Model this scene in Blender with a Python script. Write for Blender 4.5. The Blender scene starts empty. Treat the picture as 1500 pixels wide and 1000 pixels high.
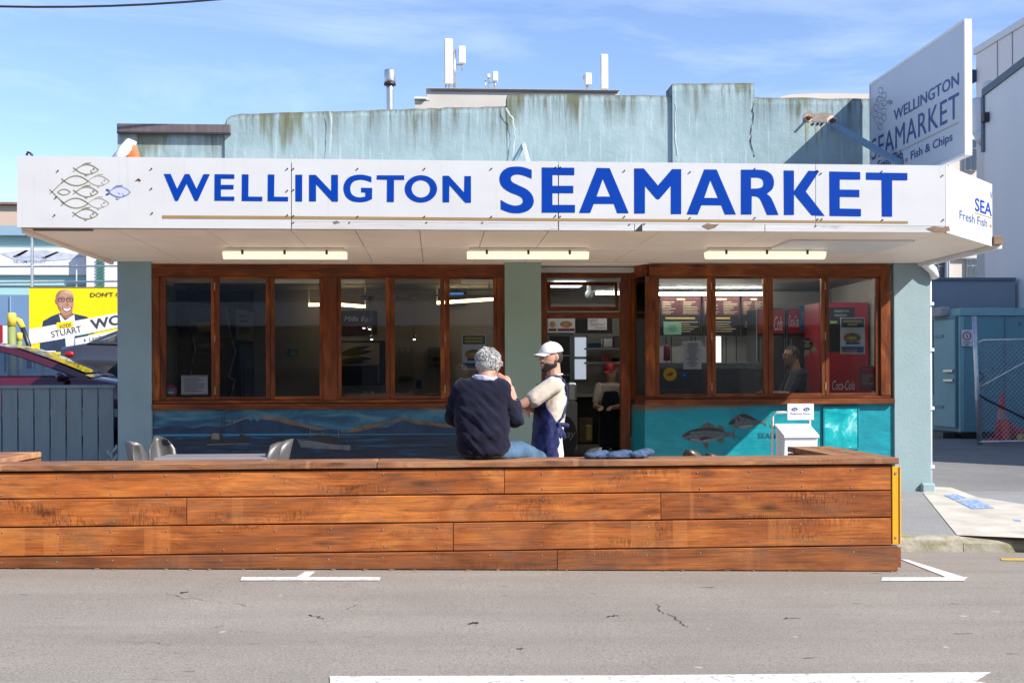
import bpy, bmesh, math, random
from mathutils import Vector, Matrix, noise
from mathutils.geometry import tessellate_polygon
random.seed(7)
R = math.radians
S = bpy.context.scene
COL = S.collection

# ---------------------------------------------------------------- camera
FPX, HV, YAW, ROLL, EYE = 1755.0, 555.0, R(3.6), 0.004, 1.42
cam = bpy.data.cameras.new('camera')
co = bpy.data.objects.new('camera', cam)
COL.objects.link(co)
cam.sensor_width = 36.0
cam.lens = 36.0 * FPX / 1500.0
cam.shift_y = (HV - 500.0) / 1500.0
cam.clip_start = 0.1
cam.clip_end = 5000
co.matrix_world = Matrix.Translation((0, 0, EYE)) @ Matrix.Rotation(-YAW, 4, 'Z') @ Matrix.Rotation(R(90), 4, 'X') @ Matrix.Rotation(-ROLL, 4, 'Z')
S.camera = co

# ---------------------------------------------------------------- world, sun
SUN = Vector((1.35, -1.0, 1.25)).normalized()          # direction towards the sun
w = bpy.data.worlds.new('World'); S.world = w; w.use_nodes = True
nt = w.node_tree; nt.nodes.clear()
sky = nt.nodes.new('ShaderNodeTexSky'); sky.sky_type = 'NISHITA'; sky.sun_disc = False
sky.sun_elevation = math.asin(SUN.z); sky.sun_rotation = math.atan2(SUN.x, SUN.y)
sky.air_density = 1.0; sky.dust_density = 0.3; sky.ozone_density = 2.2
tc = nt.nodes.new('ShaderNodeTexCoord')
mp = nt.nodes.new('ShaderNodeMapping'); mp.inputs['Scale'].default_value = (1.0, 1.0, 5.5); mp.inputs['Rotation'].default_value = (R(12), R(-9), 0)
nt.links.new(tc.outputs['Generated'], mp.inputs['Vector'])
cn = nt.nodes.new('ShaderNodeTexNoise'); cn.inputs['Scale'].default_value = 2.6; cn.inputs['Detail'].default_value = 9; cn.inputs['Roughness'].default_value = 0.62; cn.inputs['Distortion'].default_value = 0.7
nt.links.new(mp.outputs[0], cn.inputs['Vector'])
cr = nt.nodes.new('ShaderNodeValToRGB'); cr.color_ramp.elements[0].position = 0.50; cr.color_ramp.elements[1].position = 0.95
cr.color_ramp.elements[1].color = (0.30, 0.30, 0.30, 1)
nt.links.new(cn.outputs[0], cr.inputs[0])
mx = nt.nodes.new('ShaderNodeMix'); mx.data_type = 'RGBA'
hm = nt.nodes.new('ShaderNodeMix'); hm.data_type = 'RGBA'; hm.blend_type = 'MULTIPLY'; hm.inputs[0].default_value = 1.0; hm.inputs[7].default_value = (0.84, 0.85, 0.97, 1)
nt.links.new(sky.outputs[0], hm.inputs[6]); nt.links.new(cr.outputs[0], mx.inputs[0]); nt.links.new(hm.outputs[2], mx.inputs[6]); mx.inputs[7].default_value = (8.0, 8.3, 8.8, 1)
bg = nt.nodes.new('ShaderNodeBackground'); bg.inputs['Strength'].default_value = 0.108
nt.links.new(mx.outputs[2], bg.inputs['Color'])
wo = nt.nodes.new('ShaderNodeOutputWorld'); nt.links.new(bg.outputs[0], wo.inputs['Surface'])
sl = bpy.data.lights.new('sun', 'SUN'); sl.energy = 4.0; sl.angle = R(0.5); sl.color = (1.0, 0.95, 0.87)
so = bpy.data.objects.new('sun', sl); COL.objects.link(so); so.rotation_euler = SUN.to_track_quat('Z', 'Y').to_euler(); so.location = (20, -20, 25)
S.view_settings.view_transform = 'Standard'; S.view_settings.look = 'None'; S.view_settings.gamma = 1.0
S.view_settings.use_curve_mapping = False
S.view_settings.exposure = 1.08

# ---------------------------------------------------------------- sight lines measured from the photograph
cT, sT = math.cos(YAW), math.sin(YAW)
def ray(u, v):
    v0 = v + ROLL * (u - 750); u0 = u - ROLL * (v - HV)
    t = (u0 - 750) / FPX
    return Vector((t * cT + sT, cT - t * sT, (HV - v0) / FPX))
def W(u, v, Y):
    d = ray(u, v); k = Y / d.y
    return Vector((d.x * k, Y, EYE + d.z * k))
def WX(u, v, X):
    d = ray(u, v); k = X / d.x
    return Vector((X, d.y * k, EYE + d.z * k))
def clampx(x): return max(-9.0, min(9.0, x))
def road_z(x, y): return -0.017 * (clampx(x) - 0.6) - 0.05 * max(0.0, min(y, 10.6) - 8.87)
KY = 10.5
def path_z(x, y):
    a = road_z(x, KY) + 0.13; b = 0.06 - 0.01 * (clampx(x) - 5.7)
    t = max(0.0, min(1.0, (y - KY) / 3.5))
    r = a + (b - a) * t
    if y > 14.0 and x > 5: r += 0.016 * (y - 14.0)
    return r
def G(u, v, zf):
    d = ray(u, v); k = 8.0
    for _ in range(40):
        x, y = d.x * k, d.y * k
        k = 0.5 * k + 0.5 * (zf(x, y) - EYE) / d.z
    return Vector((d.x * k, d.y * k, zf(d.x * k, d.y * k)))

# ---------------------------------------------------------------- materials
def new_mat(name):
    m = bpy.data.materials.new(name); m.use_nodes = True
    n = m.node_tree; b = n.nodes['Principled BSDF']
    return m, n, b
def nd(n, t, **kw):
    x = n.nodes.new(t)
    for k, v in kw.items():
        if k in x.inputs: x.inputs[k].default_value = v
        else: setattr(x, k, v)
    return x
def lk(n, a, b): n.links.new(a, b)
def coords(n, scale=(1, 1, 1), rot=(0, 0, 0), rnd=False):
    t = nd(n, 'ShaderNodeTexCoord'); m = nd(n, 'ShaderNodeMapping'); m.inputs['Scale'].default_value = scale; m.inputs['Rotation'].default_value = rot
    src = t.outputs['Object']
    if rnd:
        o = nd(n, 'ShaderNodeObjectInfo'); mu = nd(n, 'ShaderNodeVectorMath', operation='SCALE'); mu.inputs[0].default_value = (37, 53, 71)
        lk(n, o.outputs['Random'], mu.inputs['Scale']); ad = nd(n, 'ShaderNodeVectorMath', operation='ADD')
        lk(n, src, ad.inputs[0]); lk(n, mu.outputs[0], ad.inputs[1]); src = ad.outputs[0]
    lk(n, src, m.inputs['Vector']); return m.outputs[0]
def nz(n, vec, scale=5, detail=5, rough=0.55, dist=0.0):
    x = nd(n, 'ShaderNodeTexNoise'); x.inputs['Scale'].default_value = scale; x.inputs['Detail'].default_value = detail
    x.inputs['Roughness'].default_value = rough; x.inputs['Distortion'].default_value = dist
    if vec is not None: lk(n, vec, x.inputs['Vector'])
    return x.outputs[0]
def ramp(n, fac, stops):
    r = nd(n, 'ShaderNodeValToRGB'); e = r.color_ramp.elements
    while len(e) < len(stops): e.new(0.5)
    for i, (p, c) in enumerate(stops):
        e[i].position = p; e[i].color = c if len(c) == 4 else (*c, 1)
    lk(n, fac, r.inputs[0]); return r.outputs[0]
def gr(v): return (v, v, v, 1)
def mixc(n, fac, a, b, blend='MIX'):
    x = nd(n, 'ShaderNodeMix', data_type='RGBA', blend_type=blend)
    for i, s in ((0, fac), (6, a), (7, b)):
        if isinstance(s, (int, float)): x.inputs[i].default_value = s
        elif isinstance(s, (tuple, list)): x.inputs[i].default_value = s if len(s) == 4 else (*s, 1)
        else: lk(n, s, x.inputs[i])
    return x.outputs[2]
def mth(n, op, a, b=None):
    x = nd(n, 'ShaderNodeMath', operation=op)
    for i, s in ((0, a), (1, b)):
        if s is None: continue
        if isinstance(s, (int, float)): x.inputs[i].default_value = s
        else: lk(n, s, x.inputs[i])
    return x.outputs[0]
def bump(n, b, h, strength=0.3, dist=0.01, prev=None):
    x = nd(n, 'ShaderNodeBump'); x.inputs['Strength'].default_value = strength; x.inputs['Distance'].default_value = dist
    lk(n, h, x.inputs['Height'])
    if prev is not None: lk(n, prev, x.inputs['Normal'])
    lk(n, x.outputs[0], b.inputs['Normal']); return x.outputs[0]
def sc(c, k): return tuple(min(1, v * k) for v in c[:3])
def paint(name, col, rough=0.5, var=0.18, scale=3.0, bmp=0.12, bscale=60, metal=0.0, spec=0.5, stretch=(1, 1, 1)):
    """plain coloured surface with a little tonal wear and fine relief"""
    m, n, b = new_mat(name)
    v = coords(n, stretch)
    a = nz(n, v, scale, 6, 0.6)
    c = ramp(n, a, [(0.3, sc(col, 1 - var)), (0.5, col), (0.72, sc(col, 1 + var * 0.7))])
    lk(n, c, b.inputs['Base Color'])
    b.inputs['Roughness'].default_value = rough; b.inputs['Metallic'].default_value = metal; b.inputs['Specular IOR Level'].default_value = spec
    if bmp: bump(n, b, nz(n, v, bscale, 4), bmp, 0.006)
    return m
def flat(name, col, rough=0.6, spec=0.3):
    return paint(name, col, rough, 0.05, 8, 0, spec=spec)
def emis(name, col, e, base=(.8, .8, .8)):
    m, n, b = new_mat(name); b.inputs['Base Color'].default_value = (*base, 1)
    b.inputs['Emission Color'].default_value = (*col, 1); b.inputs['Emission Strength'].default_value = e
    return m

def wood_mat(name, dark, mid, light, grey, greyamt, axis=0, rough=0.55, curl=0.5, bmp=0.5, spec=0.3, bars=1.0):
    """sawn timber: broad tonal drift, drawn-out grain, patches of cross figure, knots, smoky weathering"""
    m, n, b = new_mat(name)
    def ax(a, c): q = [c, c, c]; q[axis] = a; return tuple(q)
    v = coords(n, ax(1.1, 17), rnd=True); v2 = coords(n, ax(1.0, 3.2), rnd=True)
    warp = nz(n, v2, 1.4, 4, 0.6, 1.2)
    drift = ramp(n, warp, [(0.26, dark), (0.40, sc(mid, .78)), (0.52, mid), (0.72, light)])
    g1 = nz(n, v, 1.3, 8, 0.68, 2.4)
    grain = ramp(n, g1, [(0.30, gr(0.48)), (0.45, gr(0.88)), (0.58, gr(1.0)), (0.74, gr(1.28))])
    col = mixc(n, 1.0, drift, grain, 'MULTIPLY')
    thin = nz(n, coords(n, ax(2.0, 60), rnd=True), 1.0, 4, 0.7, 0.6)
    col = mixc(n, 1.0, col, ramp(n, thin, [(0.32, gr(0.62)), (0.5, gr(1.0)), (0.7, gr(1.12))]), 'MULTIPLY')
    # cross figure in places: bands bent by the same drift
    bw = nd(n, 'ShaderNodeTexNoise'); bw.inputs['Scale'].default_value = 2.2; bw.inputs['Detail'].default_value = 5; bw.inputs['Distortion'].default_value = 3.2
    st3 = [11.0, 11.0, 2.6] if axis == 0 else [2.6, 11.0, 11.0]
    lk(n, coords(n, tuple(st3), (0, R(24 if axis == 0 else 0), 0), rnd=True), bw.inputs['Vector'])
    msk = ramp(n, nz(n, coords(n, ax(1.3, 4.0), rnd=True), 0.9, 3, 0.6, 0.5), [(0.52, gr(0)), (0.66, gr(curl))])
    col = mixc(n, msk, col, mixc(n, 1.0, col, ramp(n, bw.outputs[0], [(0.40, gr(0.42)), (0.55, gr(1.08))]), 'MULTIPLY'))
    oi = nd(n, 'ShaderNodeObjectInfo')
    tint = ramp(n, oi.outputs['Random'], [(0.0, (0.70, 0.64, 0.60)), (0.5, (0.98, 0.95, 0.92)), (1.0, (1.16, 1.14, 1.06))])
    col = mixc(n, 1.0, col, tint, 'MULTIPLY')
    # pale bars where battens lay, and darker ones
    bar = nz(n, coords(n, ax(5.0, 0.02), rnd=True), 1.0, 2, 0.4)
    col = mixc(n, ramp(n, bar, [(0.66, gr(0)), (0.68, gr(0.26 * bars))]), col, sc(light, 1.05))
    col = mixc(n, ramp(n, bar, [(0.30, gr(0.32 * bars)), (0.33, gr(0.0))]), col, sc(dark, .8))
    vo = nd(n, 'ShaderNodeTexVoronoi'); vo.inputs['Scale'].default_value = 1.0; lk(n, coords(n, ax(1.5, 4.6), rnd=True), vo.inputs['Vector'])
    dn = mth(n, 'ADD', vo.outputs['Distance'], mth(n, 'MULTIPLY', nz(n, v2, 9, 3), 0.06))
    col = mixc(n, ramp(n, dn, [(0.045, gr(0.95)), (0.11, gr(0.55)), (0.2, gr(0.0))]), col, sc(dark, 0.28))
    gm = ramp(n, nz(n, v2, 2.0, 7, 0.68, 0.8), [(0.46, gr(0)), (0.70, gr(greyamt))])
    col = mixc(n, gm, col, grey)
    lk(n, col, b.inputs['Base Color'])
    lk(n, ramp(n, warp, [(0.3, gr(rough - .1)), (0.7, gr(min(1, rough + .15)))]), b.inputs['Roughness']); b.inputs['Specular IOR Level'].default_value = spec
    q = bump(n, b, g1, bmp * 0.6, 0.010)
    bump(n, b, thin, bmp * .8, 0.004, q)
    return m

MAT = {}
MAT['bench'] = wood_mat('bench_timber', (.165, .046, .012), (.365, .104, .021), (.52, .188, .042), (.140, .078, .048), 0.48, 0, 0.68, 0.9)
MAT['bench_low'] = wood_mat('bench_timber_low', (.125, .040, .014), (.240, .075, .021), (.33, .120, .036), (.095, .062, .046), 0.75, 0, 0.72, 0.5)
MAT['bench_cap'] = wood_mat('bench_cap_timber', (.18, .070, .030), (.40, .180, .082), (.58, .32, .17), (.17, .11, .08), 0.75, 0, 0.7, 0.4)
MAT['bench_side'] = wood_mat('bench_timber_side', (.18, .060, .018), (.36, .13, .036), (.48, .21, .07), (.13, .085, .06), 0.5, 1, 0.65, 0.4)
MAT['frame_h'] = wood_mat('varnished_rail', (.060, .016, .005), (.185, .046, .008), (.36, .110, .018), (.045, .018, .010), 0.7, 0, 0.45, 0.2, 0.25, 0.3, 0.0)
MAT['frame_v'] = wood_mat('varnished_stile', (.060, .016, .005), (.180, .044, .008), (.35, .105, .017), (.045, .018, .010), 0.7, 2, 0.45, 0.2, 0.25, 0.3, 0.0)

def plaster_mat():
    m, n, b = new_mat('weathered_blue_plaster')
    v = coords(n); vs = coords(n, (16, 16, 0.8)); vs2 = coords(n, (3.3, 3.3, 0.16))
    base = ramp(n, nz(n, v, 1.3, 8, 0.62, 0.4), [(0.3, (.195, .270, .295)), (0.5, (.240, .325, .348)), (0.7, (.30, .385, .405))])
    at = nd(n, 'ShaderNodeAttribute', attribute_name='edge')
    # pale runs
    runs = ramp(n, nz(n, vs, 1.5, 5, 0.6), [(0.56, gr(0)), (0.68, gr(0.55))])
    col = mixc(n, runs, base, (.40, .50, .51))
    # dark streaks that start at the top edge
    ed = ramp(n, mth(n, 'ADD', at.outputs['Fac'], mth(n, 'MULTIPLY', mth(n, 'SUBTRACT', nz(n, vs2, 2.2, 5, 0.6), 0.5), 1.3)), [(0.0, gr(1)), (0.16, gr(0.5)), (0.45, gr(0.0))])
    st = ramp(n, nz(n, vs, 1.0, 6, 0.65), [(0.44, gr(0)), (0.58, gr(0.8))])
    col = mixc(n, mth(n, 'MULTIPLY', ed, st), col, (.095, .100, .075))
    top = ramp(n, mth(n, 'ADD', at.outputs['Fac'], mth(n, 'MULTIPLY', nz(n, v, 14, 4), 0.06)), [(0.02, gr(0.95)), (0.065, gr(0.0))])
    col = mixc(n, top, col, (.13, .115, .075))
    moss = ramp(n, mth(n, 'MULTIPLY', ed, ramp(n, nz(n, coords(n, (1.1, 1.1, 0.25)), 1.7, 3, 0.5), [(0.54, gr(0)), (0.60, gr(1))])), [(0.15, gr(0)), (0.5, gr(0.62))])
    col = mixc(n, moss, col, (.095, .095, .028))
    lk(n, col, b.inputs['Base Color']); b.inputs['Roughness'].default_value = 0.85; b.inputs['Specular IOR Level'].default_value = 0.2
    p = bump(n, b, nz(n, v, 7, 5, 0.6), 0.5, 0.02)
    vo = nd(n, 'ShaderNodeTexVoronoi'); vo.inputs['Scale'].default_value = 18; lk(n, v, vo.inputs['Vector'])
    pit = ramp(n, vo.outputs['Distance'], [(0.05, gr(0)), (0.16, gr(1))])
    p = bump(n, b, pit, 0.35, 0.01, p)
    bump(n, b, nz(n, v, 55, 4, 0.7), 0.45, 0.006, p)
    return m
MAT['plaster'] = plaster_mat()

def asphalt_mat(name, c0, c1, fleck, patches=True):
    m, n, b = new_mat(name)
    v = coords(n)
    f = nz(n, v, 75, 4, 0.85)
    big = nz(n, v, 0.55, 6, 0.6, 0.3)
    col = ramp(n, big, [(0.3, c0), (0.7, c1)])
    col = mixc(n, ramp(n, f, [(0.38, gr(0.85)), (0.52, gr(0))]), col, sc(c0, 0.5))
    col = mixc(n, ramp(n, nz(n, v, 95, 3, 0.8), [(0.56, gr(0)), (0.68, gr(0.8))]), col, fleck)
    lng = nz(n, coords(n, (0.25, 2.4, 1)), 1.0, 5, 0.6)
    col = mixc(n, ramp(n, lng, [(0.42, gr(0)), (0.62, gr(0.32))]), col, sc(c0, 0.72))
    sp = ramp(n, nz(n, coords(n, (2.2, 5, 1)), 1.6, 3, 0.5), [(0.69, gr(0)), (0.76, gr(0.8))])
    col = mixc(n, sp, col, sc(c0, 0.3))
    wt = ramp(n, nz(n, coords(n, (1, 1, 1), (0, 0, 1)), 5.5, 2, 0.4), [(0.76, gr(0)), (0.79, gr(0.7))])
    col = mixc(n, wt, col, fleck)
    lk(n, col, b.inputs['Base Color']); b.inputs['Roughness'].default_value = 0.88; b.inputs['Specular IOR Level'].default_value = 0.25
    p = bump(n, b, f, 0.6, 0.006)
    bump(n, b, nz(n, v, 2.5, 5), 0.25, 0.03, p)
    return m
MAT['road'] = asphalt_mat('road_asphalt', (.245, .218, .186), (.318, .286, .248), (.47, .44, .40))
MAT['path'] = asphalt_mat('path_asphalt', (.24, .24, .245), (.30, .30, .30), (.40, .39, .38))
MAT['drive'] = asphalt_mat('drive_asphalt', (.17, .165, .165), (.235, .228, .222), (.38, .37, .35))
MAT['concrete'] = paint('pale_concrete', (.47, .44, .385), 0.85, 0.28, 2.2, 0.5, 40)
def kerb_mat():
    m, n, b = new_mat('kerb_concrete'); v = coords(n)
    col = ramp(n, nz(n, v, 5, 7, 0.65), [(0.3, (.21, .19, .15)), (0.7, (.42, .39, .32))])
    gm = ramp(n, nz(n, coords(n, (1, 1, 3)), 3.2, 5, 0.6), [(0.46, gr(0)), (0.62, gr(0.85))])
    col = mixc(n, gm, col, (.17, .165, .05))
    lk(n, col, b.inputs['Base Color']); b.inputs['Roughness'].default_value = 0.9; bump(n, b, nz(n, v, 30, 5), 0.6, 0.012); return m
MAT['kerb'] = kerb_mat()
def worn_paint(name, col, under, thr=0.40):
    m, n, b = new_mat(name); v = coords(n)
    k = ramp(n, nz(n, v, 24, 6, 0.75), [(thr - 0.06, gr(0)), (thr + 0.03, gr(1))])
    c = mixc(n, k, under, ramp(n, nz(n, v, 3, 4), [(0.3, sc(col, 0.85)), (0.7, col)]))
    lk(n, c, b.inputs['Base Color']); b.inputs['Roughness'].default_value = 0.8; bump(n, b, nz(n, v, 140, 2), 0.4, 0.004); return m
MAT['line'] = worn_paint('worn_white_marking', (.66, .65, .62), (.26, .25, .24), 0.435)
MAT['line_y'] = worn_paint('worn_yellow_marking', (.62, .38, .03), (.24, .23, .22), 0.45)
MAT['spray'] = worn_paint('blue_spray_paint', (.12, .27, .62), (.54, .50, .44), 0.47)
def sheet_mat():
    m, n, b = new_mat('white_sign_sheet'); v = coords(n)
    col = ramp(n, nz(n, v, 1.6, 6, 0.6), [(0.3, (.515, .52, .53)), (0.7, (.55, .555, .56))])
    run = ramp(n, nz(n, coords(n, (26, 26, 0.9)), 1.0, 5, 0.65), [(0.60, gr(0)), (0.74, gr(0.30))])
    col = mixc(n, run, col, (.40, .39, .365))
    col = mixc(n, ramp(n, nz(n, coords(n, (1, 1, 3)), 2.4, 6, 0.7), [(0.58, gr(0)), (0.75, gr(0.35))]), col, (.46, .45, .43))
    lk(n, col, b.inputs['Base Color']); b.inputs['Roughness'].default_value = 0.35
    bump(n, b, nz(n, coords(n, (1, 1, 1.6)), 1.3, 2, 0.4), 0.5, 0.02); return m
MAT['fascia'] = sheet_mat()
def peel_mat():
    m, n, b = new_mat('weathered_white_board')
    v = coords(n, (1.0, 6, 9))
    k = ramp(n, nz(n, v, 2.6, 7, 0.72), [(0.60, gr(0)), (0.70, gr(0.8))])
    col = mixc(n, k, ramp(n, nz(n, v, 1.2, 4), [(0.3, (.43, .43, .43)), (0.7, (.53, .53, .53))]), (.22, .19, .16))
    lk(n, col, b.inputs['Base Color']); b.inputs['Roughness'].default_value = 0.6; bump(n, b, nz(n, v, 4, 6), 0.3, 0.01); return m
MAT['peel'] = peel_mat()
MAT['soffit'] = paint('cream_soffit_board', (.86, .745, .64), 0.5, 0.10, 0.9, 0.08, 12)
MAT['blue'] = paint('blue_vinyl', (.0015, .040, .30), 0.4, 0.06, 2.0, 0.02, 4, spec=0.12)
MAT['gold'] = paint('gold_vinyl', (.30, .185, .075), 0.45, 0.12, 2.0, 0)
MAT['navy_v'] = flat('navy_vinyl', (.03, .075, .24), 0.4)
MAT['olive'] = flat('olive_print', (.23, .205, .125))
MAT['olive_l'] = flat('pale_olive_print', (.36, .345, .29))
MAT['fishblue'] = flat('blue_fish_print', (.16, .20, .42))
MAT['fishwash'] = flat('pale_blue_wash', (.46, .48, .62))
MAT['render_l'] = paint('slate_blue_render', (.215, .325, .365), 0.75, 0.12, 1.5, 0.35, 35)
MAT['render_r'] = paint('pale_blue_render', (.235, .325, .345), 0.75, 0.10, 1.2, 0.5, 30)
MAT['render_c'] = paint('grey_green_render', (.24, .345, .29), 0.75, 0.08, 1.2, 0.4, 30)
MAT['slat'] = paint('slate_fence_paint', (.145, .215, .25), 0.6, 0.14, 2.5, 0.25, 20, stretch=(3, 3, .6))
MAT['flash'] = paint('dark_brown_flashing', (.105, .082, .085), 0.5, 0.35, 7, 0.2, 20, stretch=(2, 2, .3))
MAT['white'] = paint('white_paint', (.66, .66, .66), 0.45, 0.06, 3, 0.08, 30)
MAT['white_pl'] = paint('white_plastic', (.70, .71, .74), 0.3, 0.04, 3, 0.03, 20)
MAT['cream'] = paint('cream_wall', (.56, .53, .49), 0.8, 0.08, 1.0, 0.15, 20)
MAT['steel'] = paint('galvanised_steel', (.55, .56, .57), 0.35, 0.2, 9, 0.1, 30, metal=0.85)
MAT['darkmetal'] = paint('dark_metal', (.05, .05, .055), 0.45, 0.2, 9, 0.05, 30, metal=0.6)
MAT['rust'] = paint('rust', (.13, .045, .02), 0.9, 0.4, 20, 0.6, 60)
MAT['black'] = paint('black_plastic', (.018, .018, .02), 0.4, 0.2, 4, 0.05, 30)
MAT['yellow'] = paint('yellow_marker', (.75, .34, .015), 0.4, 0.08, 4, 0.04, 20)
def glass_mat(name, tint=(.93, .95, .95), k=1.0, add=0.03):
    m, n, b = new_mat(name); n.nodes.remove(b)
    t = nd(n, 'ShaderNodeBsdfTransparent'); t.inputs['Color'].default_value = (*tint, 1)
    g = nd(n, 'ShaderNodeBsdfGlossy'); g.inputs['Roughness'].default_value = 0.015; g.inputs['Color'].default_value = (.95, .97, 1, 1)
    fr = nd(n, 'ShaderNodeFresnel'); fr.inputs['IOR'].default_value = 1.5
    vv = coords(n); bp = nd(n, 'ShaderNodeBump'); bp.inputs['Strength'].default_value = 0.02; bp.inputs['Distance'].default_value = 0.02
    lk(n, nz(n, vv, 1.6, 2), bp.inputs['Height']); lk(n, bp.outputs[0], g.inputs['Normal'])
    mm = nd(n, 'ShaderNodeMixShader'); lk(n, mth(n, 'ADD', mth(n, 'MULTIPLY', fr.outputs[0], k), add), mm.inputs[0])
    lk(n, t.outputs[0], mm.inputs[1]); lk(n, g.outputs[0], mm.inputs[2])
    lk(n, mm.outputs[0], n.nodes['Material Output'].inputs['Surface']); return m
MAT['glass'] = glass_mat('window_glass', (.88, .90, .90), 1.0, 0.015)
MAT['carglass'] = glass_mat('car_glass', (.35, .40, .40), 2.0, 0.06)

# ---------------------------------------------------------------- object helpers
LOC = {}
def setp(o, label=None, cat=None, group=None, kind=None):
    if label: o['label'] = label
    if cat: o['category'] = cat
    if group: o['group'] = group
    if kind: o['kind'] = kind
    return o
def thing(name, label, cat, loc=(0, 0, 0), group=None, rz=0.0):
    o = bpy.data.objects.new(name, None); COL.objects.link(o); o.empty_display_size = 0.1
    o.location = loc; o.rotation_euler = (0, 0, rz)
    LOC[o.name] = (Vector(loc), rz)
    return setp(o, label, cat, group)
def link(name, me, mat, parent=None, local=False, smooth=False):
    """mesh given in world coordinates (or in the thing's own, local=True) becomes one object; returned under its parent"""
    o = bpy.data.objects.new(name, me); COL.objects.link(o)
    if mat is not None and not me.materials: me.materials.append(MAT[mat] if isinstance(mat, str) else mat)
    if parent is not None:
        L, rz = LOC[parent.name]
        if not local:
            me.transform(Matrix.Rotation(-rz, 4, 'Z') @ Matrix.Translation(-L))
        o.parent = parent; LOC[o.name] = (L, rz)
    else:
        LOC[o.name] = (Vector((0, 0, 0)), 0.0)
    if smooth:
        for p in me.polygons: p.use_smooth = True
    return o
class MB:
    def __init__(s): s.bm = bmesh.new()
    def box(s, a, b, bev=0.0, mat=None):
        a = Vector(a); b = Vector(b)
        lo = Vector((min(a.x, b.x), min(a.y, b.y), min(a.z, b.z))); hi = Vector((max(a.x, b.x), max(a.y, b.y), max(a.z, b.z)))
        t = bmesh.new(); r = bmesh.ops.create_cube(t, size=1.0)
        bmesh.ops.scale(t, vec=hi - lo, verts=t.verts); bmesh.ops.translate(t, vec=(hi + lo) / 2, verts=t.verts)
        if bev: bmesh.ops.bevel(t, geom=t.edges[:], offset=bev, segments=1, affect='EDGES')
        if mat is not None: t.transform(mat)
        s.add(t); return s
    def add(s, t):
        me = bpy.data.meshes.new('tmp'); t.to_mesh(me); t.free(); s.bm.from_mesh(me); bpy.data.meshes.remove(me)
    def tube(s, pts, r, seg=8, cap=True):
        pts = [Vector(p) for p in pts]; rings = []
        rs = r if isinstance(r, (list, tuple)) else [r] * len(pts)
        for i, p in enumerate(pts):
            d = (pts[min(i + 1, len(pts) - 1)] - pts[max(i - 1, 0)]).normalized()
            up = Vector((0, 0, 1)) if abs(d.z) < 0.95 else Vector((1, 0, 0))
            x = d.cross(up).normalized(); y = d.cross(x).normalized()
            rings.append([s.bm.verts.new(p + (x * math.cos(2 * math.pi * k / seg) + y * math.sin(2 * math.pi * k / seg)) * rs[i]) for k in range(seg)])
        for a, b in zip(rings, rings[1:]):
            for k in range(seg): s.bm.faces.new((a[k], a[(k + 1) % seg], b[(k + 1) % seg], b[k]))
        if cap:
            s.bm.faces.new(rings[0][::-1]); s.bm.faces.new(rings[-1])
        return s
    def hull(s, prims, sub=2):
        t = bmesh.new()
        for c, r in prims:
            r = (r, r, r) if isinstance(r, (int, float)) else r
            k = bmesh.ops.create_icosphere(t, subdivisions=sub, radius=1.0)['verts']
            bmesh.ops.scale(t, vec=r, verts=k); bmesh.ops.translate(t, vec=c, verts=k)
        h = bmesh.ops.convex_hull(t, input=t.verts)
        dead = list({g for g in h['geom_interior'] + h['geom_unused'] if isinstance(g, bmesh.types.BMVert)})
        bmesh.ops.delete(t, geom=dead, context='VERTS')
        s.add(t); return s
    def ell(s, c, r, sub=3, rot=None):
        t = bmesh.new(); k = bmesh.ops.create_icosphere(t, subdivisions=sub, radius=1.0)['verts']
        r = (r, r, r) if isinstance(r, (int, float)) else r
        bmesh.ops.scale(t, vec=r, verts=k)
        if rot is not None: bmesh.ops.rotate(t, cent=(0, 0, 0), matrix=rot, verts=k)
        bmesh.ops.translate(t, vec=c, verts=k); s.add(t); return s
    def poly(s, pts):
        s.bm.faces.new([s.bm.verts.new(p) for p in pts]); return s
    def prism(s, pts, off):
        """closed solid: outline pts pushed along off"""
        a = [s.bm.verts.new(p) for p in pts]; b = [s.bm.verts.new(Vector(p) + Vector(off)) for p in pts]
        n = len(a); s.bm.faces.new(a); s.bm.faces.new(b[::-1])
        for i in range(n): s.bm.faces.new((a[(i + 1) % n], a[i], b[i], b[(i + 1) % n]))
        return s
    def tess(s, loops):
        """flat figure with holes"""
        tr = tessellate_polygon([[Vector(p) for p in L] for L in loops])
        vs = [s.bm.verts.new(p) for L in loops for p in L]
        for t in tr:
            try: s.bm.faces.new([vs[i] for i in t])
            except ValueError: pass
        return s
    def mesh(s, name='m', norm=True):
        if norm: bmesh.ops.recalc_face_normals(s.bm, faces=s.bm.faces[:])
        me = bpy.data.meshes.new(name); s.bm.to_mesh(me); s.bm.free(); return me
    def build(s, name, mat, parent=None, smooth=False, local=False, norm=True):
        return link(name, s.mesh(name, norm), mat, parent, local, smooth)
def one(o, label, cat, group=None, kind=None): return setp(o, label, cat, group, kind)
def copy_tree(o, parent=None):
    c = o.copy(); COL.objects.link(c)
    if parent: c.parent = parent
    for ch in list(o.children): copy_tree(ch, c)
    return c
def curve(pts, closed=True, n=5):
    """Catmull-Rom smoothing of a traced outline"""
    out = []; m = len(pts)
    for i in range(m if closed else m - 1):
        p0, p1, p2, p3 = (pts[(i + k) % m] if closed else pts[max(0, min(m - 1, i + k))] for k in (-1, 0, 1, 2))
        for j in range(n):
            t = j / n
            out.append(tuple(0.5 * (2 * b + (c - a) * t + (2 * a - 5 * b + 4 * c - d) * t * t + (3 * b - a - 3 * c + d) * t ** 3) for a, b, c, d in zip(p0, p1, p2, p3)))
    if not closed: out.append(tuple(pts[-1]))
    return out
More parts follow.
